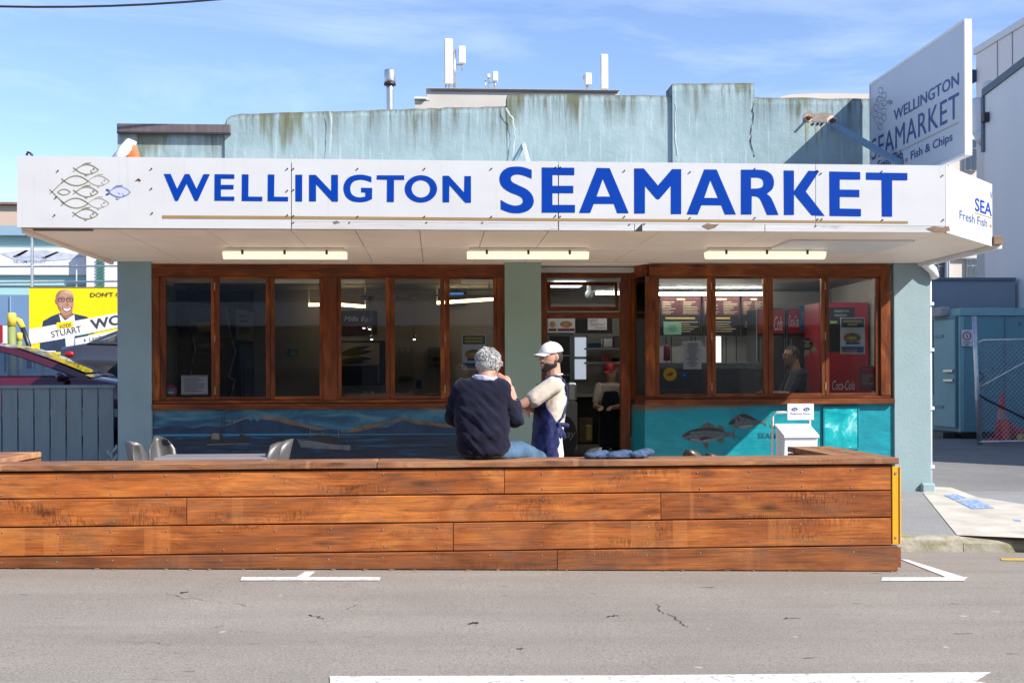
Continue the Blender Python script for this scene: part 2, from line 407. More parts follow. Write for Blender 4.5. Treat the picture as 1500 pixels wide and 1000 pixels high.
def ribbon(mb, pts, wd, nrm):
    """thin flat line along pts (3-D), width wd, lying in the plane with normal nrm"""
    pts = [Vector(p) for p in pts]; L = []; 
    for i, p in enumerate(pts):
        d = pts[min(i + 1, len(pts) - 1)] - pts[max(i - 1, 0)]
        if d.length < 1e-9: d = Vector((1, 0, 0))
        sd = d.normalized().cross(Vector(nrm)).normalized()
        ww = wd[i] if isinstance(wd, (list, tuple)) else wd
        L.append((mb.bm.verts.new(p - sd * ww / 2), mb.bm.verts.new(p + sd * ww / 2)))
    for a, b in zip(L, L[1:]): mb.bm.faces.new((a[0], a[1], b[1], b[0]))
    return mb
def text_mesh(body, bold=0.0, shear=0.0, spacing=1.0):
    c = bpy.data.curves.new('txt', 'FONT'); c.body = body; c.offset = bold; c.shear = shear; c.space_character = spacing; c.resolution_u = 3
    o = bpy.data.objects.new('txt', c); COL.objects.link(o)
    dg = bpy.context.evaluated_depsgraph_get(); me = bpy.data.meshes.new_from_object(o.evaluated_get(dg))
    bpy.data.objects.remove(o); bpy.data.curves.remove(c)
    me.materials.clear(); return me
def text_on(body, name, mat, parent, origin, right, up, width, height, bold=0.0, shear=0.0, spacing=1.0):
    """lettering fitted into a width x height field whose lower left corner is origin"""
    me = text_mesh(body, bold, shear, spacing)
    xs = [v.co.x for v in me.vertices]; ys = [v.co.y for v in me.vertices]
    x0, x1, y0, y1 = min(xs), max(xs), min(ys), max(ys)
    right = Vector(right).normalized(); up = Vector(up).normalized(); origin = Vector(origin)
    for v in me.vertices:
        v.co = origin + right * ((v.co.x - x0) / (x1 - x0) * width) + up * ((v.co.y - y0) / (y1 - y0) * height)
    return link(name, me, mat, parent)
def remesh(mb, voxel, smooth_it=4, fac=0.5):
    """fuse overlapping shapes into one continuous skin"""
    me = mb.mesh('r'); o = bpy.data.objects.new('r', me); COL.objects.link(o)
    m = o.modifiers.new('v', 'REMESH'); m.mode = 'VOXEL'; m.voxel_size = voxel
    s = o.modifiers.new('s', 'SMOOTH'); s.factor = fac; s.iterations = smooth_it
    dg = bpy.context.evaluated_depsgraph_get(); out = bpy.data.meshes.new_from_object(o.evaluated_get(dg))
    bpy.data.objects.remove(o); bpy.data.meshes.remove(me); out.materials.clear(); return out
def bxp(mb, u0, v0, u1, v1, Yf, depth, zr=None, bev=0.0):
    """box whose front face at distance Yf covers the given part of the photograph; zr = column used to read heights"""
    um = (u0 + u1) / 2 if zr is None else zr
    a = Vector((W(u0, (v0 + v1) / 2, Yf).x, Yf, W(um, v0, Yf).z)); b = Vector((W(u1, (v0 + v1) / 2, Yf).x, Yf + depth, W(um, v1, Yf).z))
    return mb.box(a, b, bev)
def px_poly(pts, Y): return [W(u, v, Y) for u, v in pts]
# ================================================================ GROUND
def grid(name, xs, ys, zf, mat, lift=0.0, kind='structure'):
    mb = MB(); vs = [[mb.bm.verts.new((x, y, zf(x, y) + lift)) for x in xs] for y in ys]
    for j in range(len(ys) - 1):
        for i in range(len(xs) - 1): mb.bm.faces.new((vs[j][i], vs[j][i + 1], vs[j + 1][i + 1], vs[j + 1][i]))
    o = mb.build(name, mat, norm=False); o['kind'] = kind; return o
def fr(a, b, n): return [a + (b - a) * i / n for i in range(n + 1)]
mb = MB(); mb.poly([(-2500, -2500, -0.75), (2500, -2500, -0.75), (2500, 2500, -0.75), (-2500, 2500, -0.75)])
o = mb.build('ground', 'drive', norm=False); o['kind'] = 'structure'
grid('road', [-70, -30] + fr(-9, 9, 18) + [30, 70], [-12, -4, 0, 4, 7, 8.87] + [9.4, 10.0, KY + 0.02], road_z, 'road')
LOTZ = 0.33
grid('footpath', [3.2] + fr(4, 9, 5) + [30, 70], fr(KY + 0.14, 14.0, 6), path_z, 'path')
MAT['bounce_paver'] = paint('pale_bounce_paving', (.60, .52, .44), 0.85, 0.12, 2.0, 0.3, 40)  # unseen paving, made pale to bounce sunlight up onto the soffit
grid('footpath', [-70] + fr(-9, 3, 12) + [3.2], fr(KY + 0.14, 14.0, 6), path_z, 'bounce_paver')
grid('driveway', [5.95, 7, 8, 9, 30, 70], [14.0] + fr(15, 24, 6) + [60], path_z, 'drive')
grid('car_park', [-60, -12, -8, -3.3], [14.3, 18, 24, 60], lambda x, y: LOTZ, 'drive')
# kerb, one stone after another
kerb = thing('kerb', None, None); kerb['kind'] = 'structure'
kx = -9.0; ends = []
xk = G(1417, 800, lambda x, y: road_z(x, KY) + 0.06).x
while kx < 12: ends.append(kx); kx += 1.5
off = min((xk - e for e in ends), key=abs); ends = [e + off for e in ends]
for a in ends:
    mb = MB(); b = a + 1.494; ya, yb = KY, KY + 0.145
    low = 0.0 if a < xk - 0.1 else -0.03
    v = []
    for x in (a, b):
        t = path_z(x, KY) + 0.002 + low; g = road_z(x, KY) - 0.1
        v.append([(x, ya, g), (x, ya + 0.012, t - 0.025), (x, ya + 0.03, t), (x, yb, path_z(x, yb) + 0.002), (x, yb, g)])
    mb.prism(v[0], (0, 0, 0)) if False else None
    A = [mb.bm.verts.new(p) for p in v[0]]; B = [mb.bm.verts.new(p) for p in v[1]]
    mb.bm.faces.new(A); mb.bm.faces.new(B[::-1])
    for i in range(5): mb.bm.faces.new((A[(i + 1) % 5], A[i], B[i], B[(i + 1) % 5]))
    mb.build('kerb_stone', 'kerb', kerb)
# pale concrete crossing
def sheet(name, pts, zf, mat, lift):
    mb = MB(); P = [G(u, v, zf) for u, v in pts]; mb.tess([[p + Vector((0, 0, lift)) for p in P]]); o = mb.build(name, mat, norm=False); o['kind'] = 'structure'; return o
kz = lambda x, y: path_z(x, max(y, KY + 0.15))
sheet('driveway_apron', [(1352, 722), (1366, 713), (1393, 714), (1431, 728), (1520, 742), (1700, 760), (1700, 800), (1500, 788), (1402, 784), (1376, 752)], kz, 'concrete', 0.005)
def marks(name, polys, zf, mat, lift=0.005):
    mb = MB()
    for pts in polys:
        if len(pts) == 4:      # strips, so that the paint follows the crown of the road
            L_ = []
            for k in range(13):
                t = k / 12; L_.append([mb.bm.verts.new(G(a[0] + (b[0] - a[0]) * t, a[1] + (b[1] - a[1]) * t, zf) + Vector((0, 0, lift))) for a, b in ((pts[0], pts[3]), (pts[1], pts[2]))])
            for A, B in zip(L_, L_[1:]): mb.bm.faces.new((A[0], A[1], B[1], B[0]))
        else: mb.tess([[G(u, v, zf) + Vector((0, 0, lift)) for u, v in pts]])
    o = mb.build(name, mat, norm=False); o['kind'] = 'structure'; return o
marks('parking_marking', [[(352, 850.5), (354, 845.5), (558, 845.5), (556, 850.5)], [(434, 845.6), (447, 837.5), (462, 837.5), (452, 845.6)]], road_z, 'line')
marks('parking_marking', [[(1290, 851), (1293, 846), (1418, 845.5), (1412, 851)], [(1318, 819), (1330, 820), (1412, 845.6), (1386, 845.6)]], road_z, 'line')
marks('centre_line_marking', [[(483, 991), (900, 990), (1452, 985), (1430, 998), (1500, 1012), (484, 1014)]], road_z, 'line')
marks('edge_line_marking', [[(1467, 821), (1466, 818), (1540, 818), (1540, 822)]], road_z, 'line_y')
marks('spray_paint_marking', [[(1382, 726), (1400, 724), (1416, 730), (1398, 733)], [(1400, 734), (1432, 733), (1457, 745), (1424, 746)], [(1484, 761), (1494, 762), (1496, 765), (1486, 764)]], kz, 'spray', 0.01)
MAT['crack'] = flat('tar_black', (.03, .028, .027), 0.9)
def crack(pts, wd=0.014):
    wd *= .6
    mb = MB(); P = [G(u, v, road_z) for u, v in pts]; Q = []
    for a, b in zip(P, P[1:]):
        for k in range(6):
            p = a.lerp(b, k / 6) + Vector((random.uniform(-.018, .018), random.uniform(-.03, .03), 0.004)); p.z = road_z(p.x, p.y) + 0.004; Q.append(p)
    ribbon(mb, Q, [wd * random.uniform(0.3, 1.1) for _ in Q], (0, 0, 1)); o = mb.build('road_crack', 'crack', norm=False); o['kind'] = 'structure'
crack([(962, 884), (972, 897), (990, 905), (1000, 914), (1012, 921)], 0.013); crack([(505, 893), (520, 889), (526, 884)], 0.008)
crack([(175, 940), (230, 941), (262, 944)], 0.008); crack([(245, 868), (270, 876), (330, 883), (372, 888)], 0.007); crack([(350, 926), (402, 928)], 0.007)
crack([(690, 913), (704, 912)], 0.035); crack([(888, 903), (912, 902)], 0.03); crack([(1146, 905), (1180, 906)], 0.025); crack([(755, 951), (770, 950)], 0.02); crack([(264, 868), (274, 868)], 0.03); crack([(455, 902), (482, 907)], 0.03)

# ================================================================ SHOP BUILDING
BY = 14.0
shop = thing('shop_building', 'low blue plastered seafood shop with timber windows and a white canopy over the footpath', 'building', (1.3, BY, 0.05))
XL, XR = W(172, 500, BY).x, W(1363.5, 550, BY).x
zL = lambda v: W(480, v, BY).z
zR = lambda v: W(1130, v, BY).z
SOF = 2.785
# pillars
def pillar(u0, u1, mat, zlo, zhi=SOF, y1=BY + 0.5, uv=500):
    mb = MB(); a, b = W(u0, uv, BY).x, W(u1, uv, BY).x
    mb.box((a, BY - 0.002, zlo), (b, y1, zhi), 0.006); return mb.build('pillar', mat, shop)
pillar(172, 222, 'render_l', 0.0); pillar(739.5, 793, 'render_c', 0.0); pillar(1309.5, 1363.5, 'render_r', 0.0)
# parapet with worn stepped top
def parapet(top, zlo, y0, th, xs=None):
    """top: traced top edge (u, v); columns of quads carry their distance from the top edge"""
    mb = MB(); lay = mb.bm.verts.layers.float.new('edge'); P = [W(u, v, y0) for u, v in top]
    Q = []
    for a, b in zip(P, P[1:]):
        n = max(1, int((b.x - a.x) / 0.09))
        for k in range(n):
            p = a.lerp(b, k / n)
            if b.x - a.x > 0.3: p.z += (noise.noise(Vector((p.x * 3.1, y0, 1))) * 0.012 + noise.noise(Vector((p.x * 11, y0, 5))) * 0.010)
            Q.append(p)
    Q.append(P[-1])
    hs = [0, 0.04, 0.12, 0.3, 0.6, 1.0]
    rows = []
    for p in Q:
        H = p.z - zlo; col = []
        for h in hs:
            v = mb.bm.verts.new((p.x, y0 + (0.012 if h == 0 else 0), p.z - H * h)); v[lay] = H * h; col.append(v)
        v = mb.bm.verts.new((p.x, y0 + th, p.z)); v[lay] = 0; v2 = mb.bm.verts.new((p.x, y0 + th, zlo)); v2[lay] = H
        rows.append((col, v, v2))
    for (c0, t0, b0), (c1, t1, b1) in zip(rows, rows[1:]):
        for i in range(len(hs) - 1): mb.bm.faces.new((c0[i], c1[i], c1[i + 1], c0[i + 1]))
        mb.bm.faces.new((c0[0], t0, t1, c1[0])); mb.bm.faces.new((t0, b0, b1, t1))
    for k in (0, -1):
        c, t, b = rows[k]; mb.bm.faces.new(c + [b, t])
    return mb.build('parapet', 'plaster', shop)
parapet([(172, 193), (331, 193)], SOF + 0.02, BY + 0.03, 0.25)
parapet([(329, 182), (332, 174), (338, 169.5), (352, 166.5), (480, 163), (620, 159), (746, 155)], SOF + 0.02, BY, 0.28)
parapet([(743, 139), (760, 137.5), (860, 138.5), (988, 140)], SOF + 0.02, BY - 0.006, 0.30)
parapet([(985, 122.5), (1105, 121.5)], SOF + 0.02, BY - 0.045, 0.40)
parapet([(1104.5, 142.5), (1200, 143.5), (1364, 146)], SOF + 0.02, BY - 0.003, 0.28)
mb = MB(); bxp(mb, 171, 181.5, 337, 195, BY - 0.05, 0.34, bev=0.006); mb.build('parapet_flashing', 'flash', shop)
mb = MB(); bxp(mb, 171, 193.5, 337, 196, BY - 0.06, 0.06); mb.build('parapet_flashing', 'darkmetal', shop)
def wall_crack(pts, wd, mat='crack'):
    mb = MB(); Q = []
    for (a, b) in zip(pts, pts[1:]):
        for k in range(5):
            t = k / 5; p = W(a[0] + (b[0] - a[0]) * t + random.uniform(-1.4, 1.4), a[1] + (b[1] - a[1]) * t, BY - 0.052); Q.append(p)
    ribbon(mb, Q, [wd * random.uniform(.3, 1.2) for _ in Q], (0, -1, 0)); mb.build('plaster_crack', mat, shop, norm=False)
wall_crack([(1104, 150), (1102, 180), (1100, 205), (1105, 236)], 0.012)
MAT['scar'] = paint('exposed_pale_plaster', (.42, .47, .47), 0.9, 0.15, 12, 0.5, 60)
wall_crack([(990, 150), (989, 190), (994, 236)], 0.02, 'scar')
wall_crack([(742, 158), (752, 175), (755, 200), (750, 236)], 0.018, 'scar')
wall_crack([(484, 163), (486, 200), (483, 231)], 0.014, 'scar')
# broken patch with rusty bolts and runs under it
MAT['mortar'] = paint('bare_mortar', (.27, .23, .19), 0.95, 0.3, 14, 0.8, 70)
mb = MB(); P = curve([(1178, 167), (1187, 162), (1192, 167), (1204, 165), (1216, 166), (1222, 172), (1226, 178), (1221, 184), (1212, 180), (1196, 179), (1187, 177), (1180, 181), (1177, 174)], True, 3)
mb.prism([W(u, v, BY - 0.008) for u, v in P], (0, 0.006, 0)); mb.build('plaster_scar', 'mortar', shop)
MAT['halo'] = paint('salt_bloom', (.60, .50, .43), 0.9, 0.2, 14, 0.5, 60)
for u, v, r in ((1184, 173, .045), (1219, 177, .06)):
    mb = MB(); c = W(u, v, BY - 0.012); mb.prism([c + Vector((math.cos(k * .7) * r * random.uniform(.8, 1.2), 0, math.sin(k * .7) * r * random.uniform(.7, 1.2))) for k in range(9)], (0, 0.006, 0)); mb.build('plaster_scar', 'halo', shop)
    mb = MB(); mb.tube([c + Vector((0, 0.02, 0)), c + Vector((0, -0.11, -0.02))], 0.014, 8); mb.ell(c + Vector((0, -0.01, 0)), (.035, .02, .03), 2); mb.build('rusty_bolt', 'rust', shop)
for u in (1191, 1198, 1204):
    mb = MB(); c = W(u, 181.5, BY - 0.01); mb.ell(c, (.02, .012, .018), 1); mb.build('bolt_hole', 'black', shop)
MAT['rustrun'] = paint('rust_run', (.26, .26, .17), 0.9, 0.2, 10, 0.2, 40)
for u, v0, v1, wd in ((1182, 180, 225, .05), (1196, 184, 215, .035), (1204, 184, 205, .025)):
    mb = MB(); n = 9; Q = [W(u + random.uniform(-.6, .6), v0 + (v1 - v0) * k / n, BY - 0.0065) for k in range(n + 1)]
    ribbon(mb, Q, [wd * (1 - k / n) * random.uniform(.6, 1) + .004 for k in range(n + 1)], (0, -1, 0)); mb.build('rust_run', 'rustrun', shop, norm=False)

# walls round the inside, roof, floor, ceiling
RB = 20.6
def wbox(name, a, b, mat, bev=0.0): mb = MB(); mb.box(a, b, bev); return mb.build(name, mat, shop)
wbox('side_wall', (XL, BY + 0.5, 0.0), (XL + 0.2, RB, 3.4), 'render_l'); wbox('side_wall', (XR - 0.2, BY + 0.5, 0.0), (XR, RB, 3.6), 'render_r')
wbox('back_wall', (XL + 0.2, RB - 0.2, 0.0), (XR - 0.2, RB, 3.3), 'cream')
MAT['inside'] = paint('shop_interior_paint', (.34, .325, .31), 0.75, 0.06, 1, 0.1, 20)
MAT['inside_d'] = paint('dim_interior_paint', (.20, .19, .185), 0.8, 0.06, 1, 0.1, 20)
MAT['ceil'] = paint('interior_ceiling_board', (.42, .42, .42), 0.7, 0.05, 1, 0.05, 10)
wbox('interior_ceiling', (XL + 0.2, BY + 0.31, 2.70), (XR - 0.2, RB - 0.2, 2.76), 'ceil')
wbox('roof', (XL + 0.2, BY + 0.4, 3.0), (XR - 0.2, RB - 0.2, 3.1), 'steel')
MAT['tile'] = paint('grey_floor_vinyl', (.20, .19, .18), 0.5, 0.12, 2, 0.05, 20)
wbox('interior_floor', (XL + 0.2, BY + 0.05, 0.02), (XR - 0.2, RB - 0.2, 0.10), 'tile')
wbox('partition_wall', (W(765, 500, BY).x - 0.05, BY + 0.5, 0.10), (W(765, 500, BY).x + 0.05, 16.6, 2.70), 'inside')

# painted walls under the windows
def mural_sea():
    m, n, b = new_mat('painted_harbour_mural'); t = nd(n, 'ShaderNodeTexCoord'); sp = nd(n, 'ShaderNodeSeparateXYZ'); lk(n, t.outputs['Object'], sp.inputs[0])
    z = sp.outputs['Z']
    v = coords(n, (1.0, 1, 4.5)); cl = nz(n, v, 2.0, 7, 0.6, 0.8)
    skyc = ramp(n, cl, [(0.30, (.008, .038, .085)), (0.46, (.012, .085, .165)), (0.58, (.035, .15, .225)), (0.72, (.14, .185, .215))])
    vs = coords(n, (1.2, 1, 16)); wv = nz(n, vs, 1.8, 7, 0.65, 0.5)
    sea = ramp(n, wv, [(0.35, (.003, .009, .020)), (0.55, (.005, .026, .058)), (0.68, (.008, .10, .24)), (0.80, (.02, .17, .36))])
    h0 = W(480, 636.5, BY).z - 0.05
    k = ramp(n, mth(n, 'ADD', mth(n, 'SUBTRACT', z, h0), 0.5), [(0.495, gr(0)), (0.503, gr(1))])
    c = mixc(n, k, sea, skyc)
    gl = ramp(n, mth(n, 'ADD', mth(n, 'SUBTRACT', z, h0), 0.5), [(0.49, gr(0)), (0.503, gr(0.9)), (0.512, gr(0.45)), (0.57, gr(0))])
    c = mixc(n, gl, c, (.015, .27, .48))
    lk(n, c, b.inputs['Base Color']); b.inputs['Roughness'].default_value = 0.45; bump(n, b, nz(n, v, 12, 4), 0.15, 0.005); return m
def mural_teal():
    m, n, b = new_mat('painted_teal_water'); v = coords(n)
    c = ramp(n, nz(n, coords(n, (1, 1, 2)), 2.2, 6, 0.6, 0.6), [(0.3, (.002, .165, .215)), (0.55, (.003, .240, .290)), (0.75, (.006, .300, .335))])
    t = nd(n, 'ShaderNodeTexCoord'); sp = nd(n, 'ShaderNodeSeparateXYZ'); lk(n, t.outputs['Object'], sp.inputs[0])
    z1 = W(1130, 597, BY).z - 0.05
    line = mth(n, 'ADD', sp.outputs['Z'], mth(n, 'ADD', mth(n, 'MULTIPLY', sp.outputs['X'], -0.035), mth(n, 'MULTIPLY', nz(n, v, 3.0, 5), 0.09)))
    sand = ramp(n, mth(n, 'ADD', mth(n, 'SUBTRACT', line, z1), 0.5), [(0.455, gr(0)), (0.50, gr(0.85))])
    c = mixc(n, sand, c, (.155, .105, .055))
    lk(n, c, b.inputs['Base Color']); b.inputs['Roughness'].default_value = 0.38; bump(n, b, nz(n, coords(n, (1, 1, 2.5)), 9, 5, 0.6), 0.3, 0.02); return m
MAT['sea'] = mural_sea(); MAT['teal'] = mural_teal()
FY = BY + 0.02        # face of window joinery
def bx2(u0, u1, z0, z1, y0, y1, bev=0.004, vm=500): return (Vector((W(u0, vm, BY).x, y0, z0)), Vector((W(u1, vm, BY).x, y1, z1)), bev)
def piece(name, u0, u1, z0, z1, mat, y0=FY, y1=BY + 0.16, bev=0.005, vm=500):
    mb = MB(); mb.box(*bx2(u0, u1, z0, z1, y0, y1, bev, vm)); return mb.build(name, mat, shop)
lowL = piece('painted_wall', 222, 739.5, 0.02, zL(599), 'sea', BY + 0.04, BY + 0.2, 0)
lowR = piece('painted_wall', 945, 1309.5, 0.02, zR(592), 'teal', BY + 0.03, BY + 0.2, 0)
# angled return of the bay beside the door
dY = BY + 0.42
xa, xb = W(925, 600, dY).x, W(945, 600, BY + 0.03).x
mb = MB(); mb.prism([(xa, dY, 0.02), (xb, BY + 0.03, 0.02), (xb, BY + 0.2, 0.02), (xa + 0.1, dY, 0.02)], (0, 0, zR(592) - 0.02)); mb.build('painted_wall', 'teal', shop)
# header, sills, posts
TOPL, HDL = zL(387), zL(404.5)
piece('window_header', 222, 739.5, HDL, TOPL, 'frame_h', FY - 0.01); piece('window_sill', 222, 739.5, zL(599), zL(590.5), 'frame_h', FY - 0.035)
piece('window_sill', 224, 739, zL(590.4), zL(585.5), 'frame_h', FY - 0.008)
piece('window_post', 222.5, 233, zL(585.4), HDL, 'frame_v'); piece('window_post', 728.5, 739.5, zL(585.4), HDL, 'frame_v'); piece('window_post', 473, 493.5, zL(585.4), HDL, 'frame_v')
TOPR, HDR = zR(387), zR(404)
piece('window_header', 952, 1305, HDR, TOPR, 'frame_h', FY - 0.01); piece('window_sill', 944, 1309, zR(592), zR(584), 'frame_h', FY - 0.06)
piece('window_sill', 947, 1304, zR(583.9), zR(580), 'frame_h', FY - 0.008)
piece('window_post', 946, 960.5, zR(579.9), HDR, 'frame_v'); piece('window_post', 1290.5, 1305, zR(579.9), TOPR, 'frame_v', FY - 0.014)
piece('window_header', 222, 793, TOPL, SOF + 0.01, 'soffit', BY + 0.03, BY + 0.3); piece('window_header', 793, 1309.5, TOPR + .002, SOF + 0.01, 'soffit', BY + 0.05, BY + 0.6)
# casements
MAT['bronze'] = paint('dull_bronze', (.30, .23, .17), 0.5, 0.2, 9, 0)
def casement(u0, u1, v0, v1, su0, su1, zf, hinge=None):
    """sash between columns su0..su1, pane between u0..u1"""
    a, b = W(su0, 495, BY).x, W(su1, 495, BY).x; pa, pb = W(u0, 495, BY).x, W(u1, 495, BY).x
    lo, hi = zf(v1), zf(v0); bot, top = (zL(585.3), HDL - .002) if zf is zL else (zR(579.8), HDR - .002)
    y0, y1 = FY + 0.012, FY + 0.065
    f = MB(); f.box((a, y0, bot), (pa, y1, top), 0.004); f.box((pb, y0, bot), (b, y1, top), 0.004)
    w = f.build('window', 'frame_v', shop)
    r = MB(); r.box((pa, y0 + .002, hi), (pb, y1, top), 0.003); r.build('window_rail', 'frame_h', w)
    r = MB(); r.box((pa, y0 + .002, bot), (pb, y1, lo), 0.003); r.build('window_rail', 'frame_h', w)
    g = MB(); g.box((pa, y0 + .028, lo), (pb, y0 + .034, hi)); g.build('pane', 'glass', w)
    if hinge is not None:
        for k in (0.08, 0.5, 0.92):
            h = MB(); z = bot + (top - bot) * k; x = W(hinge, 495, BY).x; h.tube([(x, y0 - .003, z - .045), (x, y0 - .003, z + .045)], 0.007, 6); h.build('hinge', 'bronze', w)
for (u0, u1, s0, s1, hg) in ((242, 308.5, 233.3, 313.6, 314), (320.5, 389, 314, 395, None), (401.5, 467.5, 395.4, 472.7, None), (499.5, 565, 493.7, 571, None), (578, 645, 571.4, 651.5, 651.7), (659, 723, 651.9, 728.2, None)):
    casement(u0, u1, 408, 580, s0, s1, zL, hg)
for (u0, u1, s0, s1, hg) in ((966.6, 1037, 960.8, 1043, 1043.3), (1049.7, 1119.5, 1043.4, 1126.5, None), (1134, 1204.6, 1127, 1210, 1210.3), (1216, 1284, 1210.4, 1290.2, None)):
    casement(u0, u1, 407.7, 576, s0, s1, zR, hg)
# angled narrow light at the bay end
def quadbox(name, p, q, z0, z1, th, mat, parent):
    mb = MB(); p = Vector(p); q = Vector(q); d = (q - p).normalized(); nn = Vector((-d.y, d.x, 0)) * th
    mb.prism([(p.x, p.y, z0), (q.x, q.y, z0), (q.x + nn.x, q.y + nn.y, z0), (p.x + nn.x, p.y + nn.y, z0)], (0, 0, z1 - z0)); return mb.build(name, mat, parent)
pA = Vector((W(923, 500, dY).x, dY, 0)); pB = Vector((W(945.5, 500, FY).x, FY + .02, 0))
lerp2 = lambda t: pA.lerp(pB, t)
angled = quadbox('window', lerp2(0.0), lerp2(0.30), zR(584), TOPR, 0.07, 'frame_v', shop)
quadbox('window_rail', lerp2(0.30), lerp2(0.99), zR(404), TOPR, 0.07, 'frame_h', angled); quadbox('window_rail', lerp2(0.30), lerp2(0.99), zR(592), zR(578), 0.07, 'frame_h', angled)
quadbox('pane', lerp2(0.30), lerp2(0.99), zR(577.9), zR(404.2), 0.006, 'glass', angled)
# doorway
def dpiece(name, u0, u1, v0, v1, mat, y0=dY, y1=dY + 0.13, bev=0.005, z0=None):
    mb = MB(); a = W(u0, 500, y0); b = W(u1, 500, y0); mb.box((a.x, y0, W(860, v1, y0).z if z0 is None else z0), (b.x, y1, W(860, v0, y0).z), bev); return mb.build(name, mat, shop)
dpiece('door_frame', 793, 801.5, 388, 0, 'frame_v', z0=0.1); dpiece('door_frame', 909.5, 923, 388, 0, 'frame_v', z0=0.1)
dpiece('door_frame', 801.6, 909.4, 386, 406, 'frame_h'); dpiece('door_frame', 801.6, 909.4, 457.5, 465.5, 'frame_h')
# hopper light above the door, tilted in
hop = MB(); zt, zb = W(860, 411, dY).z, W(860, 455, dY).z; a, b = W(803, 430, dY).x, W(907, 430, dY).x
def tilt(x, s, o): return Vector((x, dY + 0.02 + (1 - s) * 0.0 + s * 0.16 + o, zb + (zt - zb) * s))
for (x0, x1, s0, s1) in ((a, a + .035, 0, 1), (b - .035, b, 0, 1), (a + .036, b - .036, 0, .14), (a + .036, b - .036, .88, 1)):
    hop.prism([tilt(x0, s0, 0), tilt(x1, s0, 0), tilt(x1, s1, 0), tilt(x0, s1, 0)], (0, .035, 0))
hopo = hop.build('fanlight', 'frame_h', shop)
g = MB(); g.prism([tilt(a + .036, .14, .015), tilt(b - .036, .14, .015), tilt(b - .036, .88, .015), tilt(a + .036, .88, .015)], (0, .006, 0)); g.build('pane', 'glass', hopo)
# recess wall beside the centre pillar and the threshold
wbox('door_step', (W(793, 500, dY).x, BY + 0.05, 0.04), (W(925, 500, dY).x, dY + .2, 0.115), 'kerb')
# glazed teal hatch on the right painted wall
MAT['glaze'] = None
m, n, bb = new_mat('glossy_teal_panel'); vv = coords(n)
cc = ramp(n, nz(n, vv, 4.5, 5, 0.6, 0.5), [(0.36, (.003, .25, .29)), (0.55, (.015, .38, .41)), (0.66, (.28, .62, .64))]); lk(n, cc, bb.inputs['Base Color']); bb.inputs['Roughness'].default_value = 0.16; bump(n, bb, nz(n, vv, 7, 4), 0.5, 0.02); MAT['glaze'] = m
def onwall(name, u0, v0, u1, v1, y0, th, mat, parent=None, bev=0.004): mb = MB(); bxp(mb, u0, v0, u1, v1, y0, th, bev=bev); return mb.build(name, mat, parent)
ht = onwall('wall_hatch', 1208, 597, 1257, 656, BY + 0.012, 0.017, 'glaze', shop)
for r in ((1206, 594.5, 1259, 597), (1206, 656, 1259, 658.5), (1206, 597.1, 1208, 655.9), (1257, 597.1, 1259, 655.9)): onwall('hatch_rim', *r, BY + 0.004, 0.025, 'teal', ht, 0.003)

# ---- the mural figures (flat paint on the wall)
def fig(name, loops, Y, mat, parent): mb = MB(); mb.tess([[W(u, v, Y) for u, v in L] for L in loops]); return mb.build(name, mat, parent, norm=False)
def zz(u0, v0, k, pts): return [(u0 + x / k, v0 + y / k) for x, y in pts]
Z5 = lambda pts: zz(220, 590, 5.357, pts)
MAT['mt1'] = paint('mural_mountain', (.004, .030, .082), 0.5, 0.5, 6, 0.05); MAT['mt2'] = paint('mural_snow', (.045, .15, .22), 0.5, 0.4, 9, 0.05)
MAT['glow'] = paint('mural_sunset', (.135, .10, .066), 0.5, 0.5, 7, 0.05); MAT['glow2'] = paint('mural_gold_cloud', (.115, .085, .045), 0.5, 0.5, 9, 0.05)
MY = BY + 0.036
fig('mountain_glow', [Z5([(560, 185), (700, 130), (800, 90), (900, 105), (1060, 120), (1200, 165), (1400, 205), (1500, 215), (1500, 240), (1300, 230), (1000, 160), (820, 110), (640, 190)])], MY + .001, 'glow', lowL)
mtn = [(20, 205), (120, 185), (220, 172), (330, 200), (440, 178), (560, 190), (660, 160), (735, 128), (800, 92), (850, 100), (905, 130), (1000, 140), (1090, 170), (1200, 185), (1300, 212), (1420, 205), (1500, 218), (1500, 236), (20, 244)]
fig('mountain_range', [Z5(mtn)], MY, 'mt1', lowL)
fig('mountain_snow', [Z5([(735, 128), (800, 90), (850, 100), (905, 132), (860, 125), (845, 150), (815, 120), (790, 145), (770, 125)])], MY - .001, 'mt2', lowL)
Z7 = lambda pts: zz(470, 370, 3.124, pts)
fig('mountain_glow', [Z7([(-20, 815), (120, 815), (190, 790), (290, 775), (370, 755), (460, 770), (600, 785), (600, 800), (460, 785), (370, 768), (240, 800), (140, 826), (-20, 830)])], MY + .001, 'glow2', lowL)
fig('mountain_range', [Z7([(-20, 832), (160, 820), (240, 803), (300, 800), (380, 768), (440, 785), (500, 790), (580, 800), (700, 800), (860, 815), (860, 826), (-20, 830)])], MY, 'mt1', lowL)
MAT['bt_d'] = paint('painted_dark_hull', (.018, .021, .026), 0.5, 0.4, 12, 0.05); MAT['bt_l'] = paint('painted_cabin', (.19, .17, .14), 0.5, 0.4, 14, 0.05); MAT['bt_g'] = paint('painted_grey_hull', (.11, .135, .15), 0.5, 0.35, 14, 0.05)
MB_ = MY - .002
fig('painted_boat', [Z5([(435, 262), (470, 265), (480, 245), (520, 230), (550, 245), (570, 280), (690, 285), (705, 250), (735, 245), (750, 275), (780, 290), (785, 318), (450, 330)])], MB_, 'bt_d', lowL)
fig('painted_boat', [Z5([(478, 250), (498, 236), (540, 238), (545, 285), (480, 285)])], MB_ - .001, 'bt_l', lowL)
fig('painted_boat', [Z5([(445, 322), (785, 314), (785, 320), (447, 330)])], MB_ - .001, 'bt_g', lowL)
